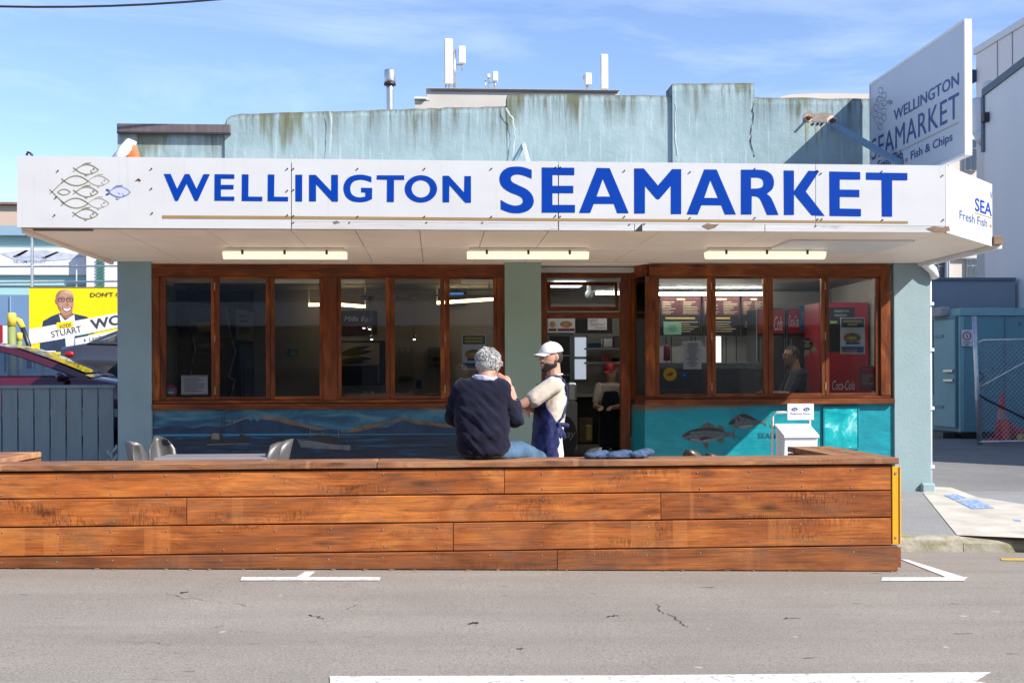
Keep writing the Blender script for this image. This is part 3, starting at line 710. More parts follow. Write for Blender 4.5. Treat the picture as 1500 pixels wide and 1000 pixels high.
for x, y0, y1 in ((560, 90, 260), (580, 85, 250), (560, 130, 131), (705, 200, 250), (640, 120, 170)):
    if y1 - y0 > 5: fig('painted_mast', [Z5([(x, y0), (x + 4, y0), (x + 6, y1), (x - 1, y1)])], MB_ - .001, 'bt_d', lowL)
fig('painted_boat', [Z5([(1152, 280), (1180, 290), (1300, 300), (1400, 320), (1500, 330), (1570, 330), (1570, 372), (1500, 366), (1300, 355), (1180, 345)])], MB_, 'bt_g', lowL)
fig('painted_boat', [Z5([(1250, 295), (1255, 262), (1390, 258), (1480, 270), (1500, 328), (1400, 318)])], MB_ - .001, 'bt_d', lowL)
for x, y0, y1 in ((1255, 130, 262), (1475, 180, 270), (1350, 225, 260)): fig('painted_mast', [Z5([(x, y0), (x + 5, y0), (x + 6, y1), (x - 1, y1)])], MB_ - .001, 'bt_g', lowL)
# fish on the teal wall
Z6 = lambda pts: zz(920, 580, 6.818, pts)
MAT['f_grey'] = paint('painted_fish_grey', (.075, .095, .10), 0.5, 0.5, 22, 0.05, stretch=(1, 1, 2)); MAT['f_dark'] = paint('painted_fish_dark', (.018, .024, .024), 0.5, 0.3, 20, 0.05)
MAT['f_pale'] = paint('painted_fish_pale', (.15, .18, .185), 0.5, 0.35, 22, 0.05); MAT['f_fin'] = paint('painted_fin', (.07, .085, .075), 0.5, 0.4, 30, 0.05)
RY = BY + 0.026
fig('painted_fish', [Z6(curve([(537, 400), (590, 355), (680, 325), (800, 310), (900, 325), (980, 360), (1040, 355), (1070, 330), (1060, 380), (1075, 430), (1030, 405), (960, 410), (880, 430), (780, 460), (680, 455), (600, 440)], True, 4))], RY, 'f_grey', lowR)
fig('painted_fish', [Z6(curve([(590, 357), (680, 327), (800, 312), (900, 327), (980, 360), (900, 352), (790, 345), (680, 350)], True, 4))], RY - .001, 'f_dark', lowR)
fig('painted_fish', [Z6(curve([(620, 430), (700, 425), (790, 430), (880, 420), (960, 405), (880, 432), (780, 458), (680, 452)], True, 4))], RY - .001, 'f_pale', lowR)
for P in ([(720, 320), (745, 280), (800, 262), (850, 285), (870, 315)], [(870, 318), (910, 290), (945, 300), (965, 345)], [(880, 430), (960, 412), (950, 470), (915, 455)], [(740, 458), (805, 458), (800, 535), (775, 525)]): fig('painted_fin', [Z6(P)], RY + .001, 'f_fin', lowR)
fig('painted_fin', [Z6(curve([(705, 440), (740, 405), (800, 405), (830, 415), (770, 435)], True, 3))], RY - .002, 'f_dark', lowR)
fig('painted_fish', [Z6(curve([(540, 403), (580, 370), (620, 360), (620, 385), (585, 400)], True, 3))], RY - .002, 'f_dark', lowR)
fig('painted_fish', [Z6(curve([(1003, 275), (1040, 225), (1100, 185), (1160, 175), (1230, 200), (1290, 240), (1340, 250), (1410, 200), (1370, 255), (1390, 300), (1330, 270), (1270, 295), (1190, 328), (1090, 320), (1040, 300)], True, 4))], RY, 'f_grey', lowR)
fig('painted_fish', [Z6(curve([(1110, 190), (1160, 177), (1230, 203), (1290, 242), (1220, 230), (1150, 215)], True, 4))], RY - .001, 'f_dark', lowR)
fig('painted_fish', [Z6(curve([(1110, 300), (1180, 290), (1260, 285), (1190, 325), (1120, 318)], True, 4))], RY - .001, 'f_pale', lowR)
fig('painted_fish', [Z6([(1085, 205), (1100, 200), (1115, 245), (1108, 270), (1098, 240)])], RY - .002, 'f_dark', lowR)
fig('painted_fish', [Z6(curve([(1005, 275), (1045, 235), (1075, 240), (1060, 280)], True, 3))], RY - .002, 'f_dark', lowR)
MAT['teal_d'] = paint('dark_teal_lettering', (.005, .085, .12), 0.5, 0.2, 9, 0.05)
def wtext(body, u0, v1, u1, v0, Y, mat, parent, name='lettering', bold=0.0, shear=0.0, spacing=1.0):
    a = W(u0, v1, Y); b = W(u1, v1, Y); c = W(u0, v0, Y)
    return text_on(body, name, mat, parent, a, b - a, (0, 0, 1), (b - a).length, c.z - a.z, bold, shear, spacing)
wtext('SEAMARKET', 1110, 642, 1172, 634, RY, 'teal_d', lowR, bold=.01); wtext('WELLINGTON', 1127, 627, 1168, 621, RY, 'teal_d', lowR)

# ================================================================ CANOPY (part of the building)
CY = 11.0
xF, xFl = W(1385, 300, CY).x, W(27, 300, CY).x
xB, yB = 5.74, 12.05
out = [(xFl, CY), (xF, CY), (xB, yB), (5.86, BY - .004), (xFl + .05, BY - .004)]
topz = W(700, 236, CY).z; 
mb = MB(); mb.prism([(x + (0.02 if i in (0, 4) else -0.025 if i in (1, 2, 3) else 0), y + (0.03 if i < 2 else 0), SOF + .03) for i, (x, y) in enumerate(out)], (0, 0, topz - SOF - .07)); mb.build('canopy_deck', 'white', shop)
cuts = [xFl + .01] + [W(u, 335, CY).x for u in (168, 300, 424.7, 520, 614.6, 710, 804.4, 967.7, 1130)] + [xF - .02]
for i, (a, b) in enumerate(zip(cuts, cuts[1:])):
    g = 0.0035
    for (y0, y1) in ((CY + .02, 12.55), (12.555, BY + .03)):
        mb = MB(); mb.box((a + g, y0, SOF), (b - g, y1, SOF + .012)); mb.build('soffit_panel', 'soffit', shop)
mb = MB(); mb.prism([(cuts[-1] + .003, CY + .03, SOF), (xB - .03, yB, SOF), (5.83, BY - .006, SOF), (cuts[-1] + .003, BY - .006, SOF)], (0, 0, .012)); mb.build('soffit_panel', 'soffit', shop)
mb = MB(); bb_ = [W(u, v, 1) for u, v in ()]
def on_soffit(u, v, dz=0.0):
    d = ray(u, v); k = (SOF - dz - EYE) / d.z; return Vector((d.x * k, d.y * k, SOF - dz))
a_, b_ = on_soffit(1130, 352), on_soffit(1345, 350); c_, d_ = on_soffit(1330, 368), on_soffit(1112, 369)
mb = MB(); ya, yb2 = (a_.y + b_.y) / 2, (c_.y + d_.y) / 2; mb.box((d_.x, ya, SOF - .02), (b_.x, yb2, SOF - .001), 0.003); mb.build('soffit_panel', 'white', shop)
# timber batten along the soffit edges
mb = MB(); mb.box((xFl + .01, CY + .05, SOF - .035), (xFl + .05, BY - .01, SOF - .001), .004); mb.build('soffit_batten', 'soffit', shop)
MAT['oldwood'] = paint('weathered_batten', (.20, .13, .085), 0.8, 0.3, 8, 0.3, 40)
mb = MB(); mb.box((xFl + .12, CY + .01, SOF - .016), (W(135, 335, CY).x, CY + .05, SOF - .001), .003); mb.build('soffit_batten', 'oldwood', shop)
mb = MB(); mb.box((5.76, yB + .01, SOF - .04), (5.85, BY - .01, SOF - .0305), .003); mb.box((5.742, yB + .01, SOF - .03), (5.85, BY - .01, SOF + .02), .003); mb.build('soffit_batten', 'white', shop)
mb = MB(); mb.box((xB + .0, yB - .03, SOF - .0), (xB + .10, yB + .09, SOF + .09), .006); mb.build('soffit_batten', 'oldwood', shop)
p1, p2 = on_soffit(509, 362.5), on_soffit(684, 362.5); mb = MB(); mb.tube([p1, p2], .011, 6); mb.build('electrical_conduit', 'white', shop); mb = MB()
p1, p2 = on_soffit(862, 364), on_soffit(1033, 364.5); mb.tube([p1, p2], .011, 6); mb.build('electrical_conduit', 'white', shop)
# downpipe at the right end of the front
mb = MB(); a = W(1352, 386, BY - .06); mb.tube([a + Vector((-.12, -.02, .12)), a + Vector((0, 0, .02)), a + Vector((.12, 0, -.08)), a + Vector((.16, .04, -.16))], .055, 10)
mb.build('downpipe', 'white_pl', shop, smooth=True)
xdp = XR + .005
mb = MB(); mb.tube([(xdp, BY + .05, 2.6), (xdp, BY + .05, .1)], .03, 8); mb.build('downpipe', 'white_pl', shop, smooth=True)
for z in (.35, 1.05, 1.75, 2.3): mb = MB(); mb.box((xdp - .04, BY + .0, z - .02), (xdp + .04, BY + .1, z + .02), .004); mb.build('pipe_clip', 'white_pl', shop)
mb = MB(); mb.box((XR - .14, BY - .06, .02), (XR + .03, BY + .02, .16), .02); mb.build('pillar_foot', 'render_r', shop)

# ================================================================ FASCIA SIGN
sign = thing('fascia_sign', 'long white shop sign along the canopy edge with big blue lettering and a fish logo', 'sign', (0.5, CY, SOF))
ft = lambda u: 228.5 + (u - 25) / 1360 * 14.0
fb = lambda u: 333 + (u - 25) / 1360 * 7.5
fm = lambda u: 322.5 + (u - 237) / 1093 * 8.0
GY = CY - 0.012
def fpanel(u0, u1, f0, f1, mat, name='panel', y=GY, th=.012):
    mb = MB(); mb.prism([W(u0, f0(u0), y), W(u1, f0(u1), y), W(u1, f1(u1), y), W(u0, f1(u0), y)], (0, th, 0)); return mb.build(name, mat, sign)
pans = [fpanel(25, 426.3, ft, fb, 'fascia'), fpanel(427.5, 817.3, ft, fm, 'fascia'), fpanel(818.8, 1194.4, ft, fm, 'fascia'), fpanel(1195.2, 1385, ft, fm, 'fascia')]
for u0, u1 in ((427.5, 817.3), (818.8, 929), (930, 1120), (1121, 1384)): fpanel(u0, u1, lambda u: fm(u) + .4, fb, 'peel', 'lower_board', GY - .006, .018)
mb = MB(); mb.box((xFl + .03, CY + .001, SOF + .02), (xF - .03, CY + .02, topz - .03)); mb.build('backing', 'darkmetal', sign)
# end sheet wrapping the left end
mb = MB(); mb.box((xFl, CY + .002, SOF + .02), (xFl + .01, BY - .1, W(27, 228.5, CY).z - .005)); mb.build('panel', 'fascia', sign)
LZ = GY - .003
L1 = lambda pts: zz(220, 235, 6.0, pts)
L2 = lambda pts: zz(460, 235, 6.0, pts)
L3 = lambda pts: zz(720, 235, 4.839, pts)
L4 = lambda pts: zz(1020, 235, 4.6875, pts)
def ell(cx, cy, rx, ry, n=40): return [(cx + rx * math.cos(2 * math.pi * k / n), cy + ry * math.sin(2 * math.pi * k / n)) for k in range(n)]
def seg(*parts):
    """outline from straight runs (lists) and smoothed runs (tuples of a list)"""
    o = []
    for p in parts: o += curve(p[0], False, 5) if isinstance(p, tuple) else p
    return o
LET = [
 (L1, [[(120, 119), (180, 119), (237, 250), (305, 120), (345, 120), (408, 250), (468, 121), (525, 121), (418, 356), (393, 356), (321, 205), (244, 356), (220, 356)]]),
 (L1, [[(567, 121), (740, 123), (740, 162), (622, 160), (622, 215), (733, 215), (733, 254), (622, 254), (622, 318), (740, 318), (740, 355), (565, 354)]]),
 (L1, [[(807, 122), (865, 123), (863, 318), (987, 319), (986, 358), (805, 357)]]),
 (L1, [[(1035, 124), (1092, 124), (1090, 319), (1213, 320), (1212, 360), (1033, 358)]]),
 (L1, [[(1277, 126), (1337, 126), (1336, 362), (1277, 360)]]),
 (L2, [[(-43, 127), (15, 127), (152, 272), (152, 127), (211, 127), (211, 362), (160, 362), (18, 208), (18, 360), (-43, 360)]]),
 (L2, [seg([(505, 145), (505, 192)], ([(504, 192), (450, 175), (400, 170), (350, 185), (322, 225), (322, 275), (345, 308), (395, 325), (452, 318)],), [(452, 283), (415, 280), (415, 240), (512, 242)], ([(510, 340), (460, 360), (400, 367), (330, 355), (280, 315), (260, 255), (268, 200), (300, 155), (350, 132), (410, 125), (460, 132), (504, 144)],))]),
 (L2, [[(552, 131), (793, 131), (793, 171), (704, 171), (702, 366), (641, 365), (643, 170), (552, 168)]]),
 (L2, [ell(940, 250, 142, 120), ell(940, 250, 82, 76)]),
 (L2, [[(1131, 135), (1185, 135), (1320, 283), (1323, 138), (1380, 138), (1380, 372), (1330, 372), (1190, 215), (1188, 368), (1131, 368)]]),
 (L3, [seg([(285, 68), (285, 130)], ([(284, 129), (230, 108), (185, 99), (150, 108), (137, 130), (150, 155), (200, 180), (250, 205), (285, 240), (300, 285), (290, 325), (260, 355), (210, 372), (165, 374), (120, 367), (66, 346)],), [(65, 278)], ([(66, 279), (110, 305), (160, 320), (200, 315), (222, 295), (215, 265), (180, 245), (130, 225), (85, 195), (62, 160), (58, 120), (75, 80), (115, 52), (165, 44), (220, 47), (284, 67)],))]),
 (L3, [[(357, 50), (587, 52), (587, 105), (432, 103), (432, 180), (580, 180), (580, 232), (432, 232), (432, 315), (592, 315), (592, 370), (357, 370)]]),
 (L3, [[(747, 53), (838, 55), (973, 374), (892, 374), (868, 308), (725, 308), (700, 372), (621, 372)], [(790, 130), (745, 256), (843, 256)]]),
 (L3, [[(1012, 57), (1080, 57), (1180, 178), (1280, 62), (1345, 62), (1345, 380), (1272, 380), (1272, 180), (1192, 272), (1180, 277), (1168, 272), (1088, 180), (1088, 376), (1012, 376)]]),
 (L4, [[(55, 62), (140, 63), (272, 371), (197, 371), (172, 308), (35, 307), (10, 372), (-66, 370)], [(97, 135), (55, 257), (150, 258)]]),
 (L4, [seg([(307, 64)], ([(420, 64), (470, 69), (510, 90), (530, 125), (533, 165), (520, 200), (485, 230)],), ([(485, 230), (510, 252), (530, 290), (565, 374)],), [(487, 374)], ([(486, 373), (445, 278), (425, 253), (400, 246), (381, 245)],), [(380, 371), (307, 371)]), seg([(376, 118)], ([(420, 118), (450, 128), (462, 155), (452, 182), (420, 193)],), [(376, 194)])]),
 (L4, [[(601, 69), (671, 70), (671, 212), (770, 71), (845, 73), (752, 214), (882, 381), (793, 377), (671, 230), (671, 374), (603, 374)]]),
 (L4, [[(914, 76), (1126, 80), (1126, 132), (985, 131), (985, 200), (1120, 202), (1120, 252), (985, 250), (985, 330), (1131, 333), (1131, 384), (916, 381)]]),
 (L4, [[(1166, 83), (1450, 87), (1450, 137), (1345, 136), (1345, 386), (1275, 385), (1273, 135), (1166, 132)]]),
]
for f, loops in LET:
    mb = MB(); mb.tess([[W(u, v, LZ) for u, v in f(L)] for L in loops]); mb.build('letter', 'blue', sign, norm=False)
mb = MB(); mb.poly([W(u, v, LZ) for u, v in ((237.5, 315.5), (426.3, 316.5), (426.3, 321), (237.5, 320))]); mb.poly([W(u, v, LZ) for u, v in ((427.5, 316.5), (1330, 324), (1330, 327.5), (427.5, 321))]); mb.build('underline', 'gold', sign, norm=False)
# fish logo
F = lambda x, y: W(60 + x / 9.375, 230 + y / 9.375, LZ)
def arcpts(x0, y0, x1, y1, sag, n=12): return [(x0 + (x1 - x0) * t, y0 + (y1 - y0) * t + sag * 4 * t * (1 - t)) for t in [k / n for k in range(n + 1)]]
def strokes(mat, lines, wd, name='logo_stroke'):
    mb = MB()
    for pts in lines: ribbon(mb, [F(x, y) for x, y in pts], wd, (0, -1, 0))
    return mb.build(name, mat, sign, norm=False)
def fish(x0, yc, x1, mat, wd, detail, tail=True):
    ln = [arcpts(x0, yc, x1, yc + 5, -72), arcpts(x0, yc, x1, yc + 5, 62)]
    if tail: ln += [[(x0 - 38, yc - 30), (x0, yc)], [(x0 - 38, yc + 32), (x0, yc)]]
    if detail:
        ln += [[(x0 + 90, yc - 65), (x0 + 140, yc - 88), (x0 + 205, yc - 90)], [(x1 - 108, yc + 8), (x1 - 95, yc + 45), (x1 - 78, yc + 50)], [(x0 + 120, yc + 68), (x0 + 145, yc + 88), (x0 + 165, yc + 72)]]
        ln += [ell(x1 - 68, yc - 8, 9, 9, 8) + [(x1 - 59, yc - 8)]]
    strokes(mat, ln, wd * .7)
fish(480, 173, 792, 'olive', .012, True); fish(480, 480, 788, 'olive', .012, True); fish(472, 785, 785, 'olive', .012, True)
fish(320, 328, 650, 'olive', .014, False); fish(315, 635, 650, 'olive', .014, False)
fish(650, 328, 943, 'olive_l', .009, True, False); fish(648, 635, 938, 'olive_l', .009, True, False)
strokes('olive', [[(120, 445), (320, 640)], [(130, 500), (300, 340)], arcpts(230, 482, 405, 482, -40), arcpts(230, 482, 405, 482, 38)], .008)
mb = MB(); mb.tess([[F(x, y) for x, y in arcpts(935, 482, 1228, 484, -72) + arcpts(1228, 484, 935, 482, 66)[1:-1]]]); mb.build('logo_fish', 'fishwash', sign, norm=False)
LZ -= .001
strokes('fishblue', [arcpts(935, 482, 1228, 484, -72), arcpts(935, 482, 1228, 484, 66), [(990, 430), (1040, 395), (1125, 390)], [(1120, 500), (1140, 540)], [(1060, 490), (1085, 515)], [(1030, 560), (1055, 585), (1075, 570)]], .008)
strokes('navy_v', [[(895, 445), (940, 465)], [(895, 520), (940, 498)]], .016)
# screws with their little washers
mb = MB()
SCR = [(222, 247), (222, 276), (223, 312), (85, 250), (82, 289), (80, 315), (421, 247), (421, 279), (421, 315), (430, 247), (430, 278), (430, 316)] + [(u, 247) for u in (524, 622, 720)] + [(u, 317) for u in (524, 622, 720)] + [(814, 245), (821, 245), (814, 316), (821, 317), (915, 250), (1011, 252), (915, 317), (1011, 319), (1106, 247), (1106, 319), (1197, 250), (1203, 254), (1198, 321), (1204, 321), (1292, 251), (1293, 322), (1381, 257), (1382, 322), (1195, 331), (944, 328), (922, 329), (430, 326), (512, 326), (625, 326), (707, 326)]
for u, v in SCR:
    c = W(u, v, GY - .008); mb.tube([c + Vector((0, .007, 0)), c + Vector((0, -.006, 0))], .0065, 6)
so_ = mb.build('screw_heads', 'darkmetal', sign); so_['kind'] = 'stuff'
mb = MB()
for (u, v, r) in ((203, 263, .014), (205, 264.5, .010), (200, 264.5, .007)): mb.ell(W(u, v, GY), (r, .01, r * .7), 2)
mb.build('rust_chip', 'rust', sign)
for pts in ([(929, 339), (941, 327), (941, 339)],):
    mb = MB(); mb.prism([W(u, v, GY - .009) for u, v in pts], (0, .002, 0)); mb.build('torn_edge_and_shadow', 'darkmetal', sign)  # dark triangle painted on the lower board as a strut's cast shadow
for pts in ([(1028, 331), (1036, 327), (1046, 329), (1054, 328), (1048, 333), (1038, 336)], [(1357, 335), (1368, 331), (1380, 333), (1390, 331), (1392, 338), (1380, 341), (1366, 339)], [(488, 325), (493, 323), (498, 326), (490, 328)]):
    mb = MB(); mb.prism([W(u, v, GY - .010) for u, v in pts], (0, .004, 0)); mb.build('torn_edge_and_shadow', 'oldwood', sign)
# chamfered end of the canopy with its own sheet
pF, pB_ = Vector((xF, GY, 0)), Vector((xB, yB, 0)); ed = (pB_ - pF); eL = ed.length; ed = ed / eL; en = Vector((ed.y, -ed.x, 0))
z0e = W(1385, 341, CY).z; z1e = W(1385, 242.5, CY).z
mb = MB(); mb.prism([Vector((pF.x, pF.y, z0e)), Vector((pB_.x, pB_.y, z0e - .01)), Vector((pB_.x, pB_.y, z1e)), Vector((pF.x, pF.y, z1e))], -en * .012); endp = mb.build('panel', 'fascia', sign)
mb = MB(); mb.box((xB - .012, yB + .002, z0e), (xB, BY - .1, z1e)); mb.build('panel', 'fascia', sign)
def on_end(body, s0, s1, z, h, mat, bold=0.0): return text_on(body, 'lettering', mat, sign, Vector((pF.x, pF.y, z)) + ed * eL * s0 + en * .003, ed, (0, 0, 1), eL * (s1 - s0), h, bold)
Hh = z1e - z0e
on_end('SEA', .60, .985, z0e + Hh * .47, Hh * .21, 'blue', .012); on_end('Fresh Fish', .27, .875, z0e + Hh * .265, Hh * .135, 'navy_v'); on_end('\u2666', .93, .985, z0e + Hh * .275, Hh * .07, 'gold'); on_end('V', .945, .995, z0e + Hh * .74, Hh * .13, 'navy_v')
a = Vector((pF.x, pF.y, z0e + Hh * .435)) + en * .003; mb = MB(); mb.poly([a + ed * eL * .6, a + ed * eL * .985, a + ed * eL * .985 + Vector((0, 0, .008)), a + ed * eL * .6 + Vector((0, 0, .008))]); mb.build('underline', 'gold', sign, norm=False)

# ================================================================ PROJECTING BLADE SIGN
BX = W(1272.5, 200, BY - .05).x
blade = thing('blade_sign', 'tall white blade sign projecting from the wall above the right end of the canopy', 'sign', (BX, 12.6, topz))
MAT['blade'] = paint('shade_tinted_blade_sheet', (.46, .50, .575), 0.4, 0.05, 1.5, 0.06, 4)  # white sheet with the blue of sky-lit shade put into its colour
yN = WX(1412.5, 100, BX).y; zt = WX(1412.5, 33, BX).z; zb = WX(1412.5, 224, BX).z; yF = BY - .09
mb = MB(); mb.box((BX, yN, zb), (BX + .06, yF, zt)); mb.build('panel', 'blade', blade)
for (a, b) in (((BX - .008, yN - .02, zt - .0), (BX + .068, yF, zt + .03)), ((BX - .008, yN - .02, zb - .03), (BX + .068, yF, zb)), ((BX - .008, yN - .022, zb), (BX + .068, yN, zt)), ((BX - .008, yF - .02, zb), (BX - .0005, yF, zt))):
    mb = MB(); mb.box(a, b, .003); mb.build('edge_trim', 'white', blade)
def on_blade(body, u0, u1, v0, v1, mat, bold=0.0, name='lettering', spacing=1.0):
    """u0,v0: lower left seen in the photograph, v1: upper left; u1: right end"""
    a = WX(u0, v0, BX - .004); c = WX(u0, v1, BX - .004); b = WX(u1, v0, BX - .004)
    return text_on(body, name, mat, blade, a, (0, -1, 0), (0, 0, 1), a.y - b.y, c.z - a.z, bold, 0.0, spacing)
on_blade('WELLINGTON', 1309, 1404.5, 178, 162, 'navy_v', .012); on_blade('SEAMARKET', 1276.5, 1404.5, 236, 205, 'navy_v', 0.0, spacing=1.06); on_blade('Fresh Fish', 1286, 1322, 250, 236, 'navy_v', .012); on_blade('Fish & Chips', 1334, 1395, 238, 222, 'navy_v', .012); on_blade('\u2666', 1326, 1329.5, 239, 232, 'gold')
q = [WX(u, v, BX - .004) for u, v in ((1284, 238.5), (1403.5, 179.5))]; zq = (q[0].z + q[1].z) / 2
mb = MB(); mb.poly([(BX - .004, q[0].y, zq - .007), (BX - .004, q[1].y, zq - .007), (BX - .004, q[1].y, zq + .007), (BX - .004, q[0].y, zq + .007)]); mb.build('underline', 'olive_l', blade, norm=False)
MAT['logo_b'] = flat('grey_logo_print', (.25, .27, .34))
bz = lambda x, y, d=.006: WX(1260 + x / 4.347, 20 + y / 4.347, BX - d)
mb = MB()
for cx, cy in ((128, 490), (118, 545), (150, 522), (98, 600), (130, 592), (152, 570), (120, 648), (150, 622), (100, 642), (130, 686), (152, 664), (125, 722)):
    ribbon(mb, [bz(cx + 15 * math.cos(k * .4488), cy + 19 * math.sin(k * .4488)) for k in range(15)], .007, (-1, 0, 0))
ribbon(mb, [bz(118, 530), bz(66, 628), bz(122, 738)], .008, (-1, 0, 0)); mb.build('logo_stroke', 'logo_b', blade, norm=False)
mb = MB(); mb.tess([[bz(186 + 17 * math.cos(k * .6283), 565 + 15 * math.sin(k * .6283)) for k in range(10)]]); mb.build('logo_fish', 'logo_b', blade, norm=False)
st = thing('sign_brace', 'slanting blue steel tube bracing the projecting sign to the plaster wall', 'brace', W(1223, 182, BY))
MAT['brace'] = paint('blue_grey_steel', (.16, .27, .36), 0.45, 0.1, 6, 0.05)
mb = MB(); mb.tube([W(1221, 183, BY - .04), WX(1320, 240, BX - .03)], .042, 4); mb.build('tube', 'brace', st)
mb = MB(); mb.box(W(1215, 178, BY - .02), W(1226, 192, BY + .0), .004); mb.build('wall_plate', 'brace', st)

# ================================================================ CANOPY LAMPS
LAMP = emis('warm_tube_diffuser', (1.0, .86, .62), 0.42, (.75, .70, .60))
def lamp(u0, u1, label, v=371):
    a, b = on_soffit(u0, v - 8).x, on_soffit(u1, v - 8).x; y = on_soffit((u0 + u1) / 2, v - 8).y
    t = thing('canopy_light', label, 'light fitting', ((a + b) / 2, y, SOF), 'tube lights under the canopy')
    mb = MB(); mb.box((a + .02, y - .05, SOF - .045), (b - .02, y + .05, SOF - .001), .006); mb.build('housing', 'white', t)
    mb = MB(); P = [(y + .075 * math.cos(R(k)), SOF - .045 - .075 * math.sin(R(k))) for k in range(0, 181, 20)]
    mb.prism([(a, p, q) for p, q in P], (b - a, 0, 0)); mb.build('diffuser', LAMP, t)
    for k in (.16, .5, .84):
        mb = MB(); x = a + (b - a) * k; mb.box((x - .012, y - .08, SOF - .075), (x + .012, y - .066, SOF - .03), .002); mb.build('clip', 'darkmetal', t)
    return t
lamp(328, 508, 'long tube light on the soffit above the left row of windows'); lamp(684, 862, 'long tube light on the soffit above the green centre pillar'); lamp(1033, 1208, 'long tube light on the soffit above the bay window right of the door')

# small things on top of the canopy
rg = thing('rolled_hose', 'white roll wrapped in orange cloth lying on the canopy roof by the parapet', 'bundle', W(190, 226, 12.5))
MAT['orange'] = paint('orange_cloth', (.70, .12, .03), 0.7, 0.2, 9, 0.1)
mb = MB(); mb.tube([W(168, 236, 12.5), W(182, 220, 12.5), W(190, 211, 12.6), W(197, 214, 12.6)], [.05, .06, .06, .05], 10); mb.build('roll', 'white', rg, smooth=True)
mb = MB(); mb.hull([(W(191, 212, 12.6), .045), (W(200, 236, 12.55), (.05, .05, .05)), (W(193, 236, 12.55), .05)], 2); mb.build('cloth', 'orange', rg, smooth=True)
br = thing('angle_bracket', 'small folded steel bracket standing on the canopy roof above the sign', 'bracket', W(768, 236, 12.0))
mb = MB(); mb.tube([W(752, 238, 12.0), W(767, 211, 12.0)], .02, 4); mb.build('leg', 'brace', br); mb = MB(); mb.tube([W(767, 211, 12.0), W(774, 238, 11.9)], .022, 4); mb.build('leg', 'white', br)
bd = thing('roof_scrap', 'dark twisted scrap of flashing on the left end of the canopy', 'scrap', W(44, 229, 11.1))
mb = MB(); mb.tube([W(39, 228, 11.1), W(41, 223, 11.1), W(45, 225, 11.1), W(48, 228, 11.1)], .012, 5); mb.build('strip', 'darkmetal', bd)
# ================================================================ PARKLET BENCH
BYF = 8.87                                                     # front face
capz, z1, z2, z3 = 0.814, 0.566, 0.362, 0.150; zc = 0.762
xRt = W(1315, 700, BYF).x; xLt = -3.80
park = thing('timber_parklet', 'long orange brown timber bench wall of wide planks on the road before the shop', 'bench', (0.0, BYF, 0.0))
def plank(u0, u1, zb, zt, mat, y0=BYF, th=0.045, x0=None, x1=None, tilt=0.0):
    a = W(u0, 740, BYF).x + .0025 if x0 is None else x0; b = W(u1, 740, BYF).x - .0025 if x1 is None else x1
    mb = MB(); n = max(2, int((b - a) / .35)); g = .0035
    dy = random.uniform(-.003, .003); lay = []
    for i in range(n + 1):
        x = a + (b - a) * i / n; w1 = noise.noise(Vector((x * 1.3, zt * 7, 2))) * .0025; w2 = 0 if callable(zb) else noise.noise(Vector((x * 1.3, zb * 7, 9))) * .0025
        lo = zb(x) if callable(zb) else zb + g + w2; hi = zt - g + w1; c = .006
        lay.append([mb.bm.verts.new(p) for p in ((x, y0 + dy + c, lo), (x, y0 + dy, lo + c), (x, y0 + dy, hi - c), (x, y0 + dy + c, hi), (x, y0 + th, hi), (x, y0 + th, lo))])
    for A, B in zip(lay, lay[1:]):
        for i in range(6): mb.bm.faces.new((A[i], B[i], B[(i + 1) % 6], A[(i + 1) % 6]))
    mb.bm.faces.new(lay[0]); mb.bm.faces.new(lay[-1][::-1])
    o = mb.build('plank', mat, park)
    c = Vector(((a + b) / 2, y0, (zt + (zb if not callable(zb) else zt - .16)) / 2))
    o.data.transform(Matrix.Translation(-(c - LOC[park.name][0]))); o.location = c - LOC[park.name][0]
    return o
rows = [(z1, zc, (739, 1305.5), 'bench'), (z2, z1, (273.5, 968, 1305.5), 'bench'), (z3, z2, (664, 1305.5), 'bench')]
for zb_, zt_, cuts_, mt in rows:
    last = None
    for u in cuts_:
        plank(last, u, zb_, zt_, mt, x0=xLt if last is None else None); last = u
base = lambda x: road_z(x, BYF) + .004
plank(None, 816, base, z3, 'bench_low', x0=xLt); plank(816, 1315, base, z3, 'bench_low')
# capping boards: the seat
SW = 0.40
def cap(x0, x1, y0, y1, zt=capz, th=.046):
    mb = MB(); mb.box((x0, y0, zt - th), (x1, y1, zt), .005); o = mb.build('plank', 'bench_cap', park)
    c = Vector(((x0 + x1) / 2, (y0 + y1) / 2, zt)); L = LOC[park.name][0]; o.data.transform(Matrix.Translation(-(c - L))); o.location = c - L; return o
xj = W(552, 680, BYF).x
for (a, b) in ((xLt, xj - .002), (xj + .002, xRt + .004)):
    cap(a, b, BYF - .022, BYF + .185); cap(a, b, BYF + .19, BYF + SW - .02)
# inner face of the front wall
mb = MB(); mb.box((xLt, BYF + SW - .07, .0), (xRt - .05, BYF + SW - .03, zc)); mb.build('inner_board', 'bench', park)
mb = MB(); mb.box((xLt + .02, BYF + .06, .02), (xRt - .06, BYF + SW - .08, zc - .02)); mb.build('core', 'black', park)
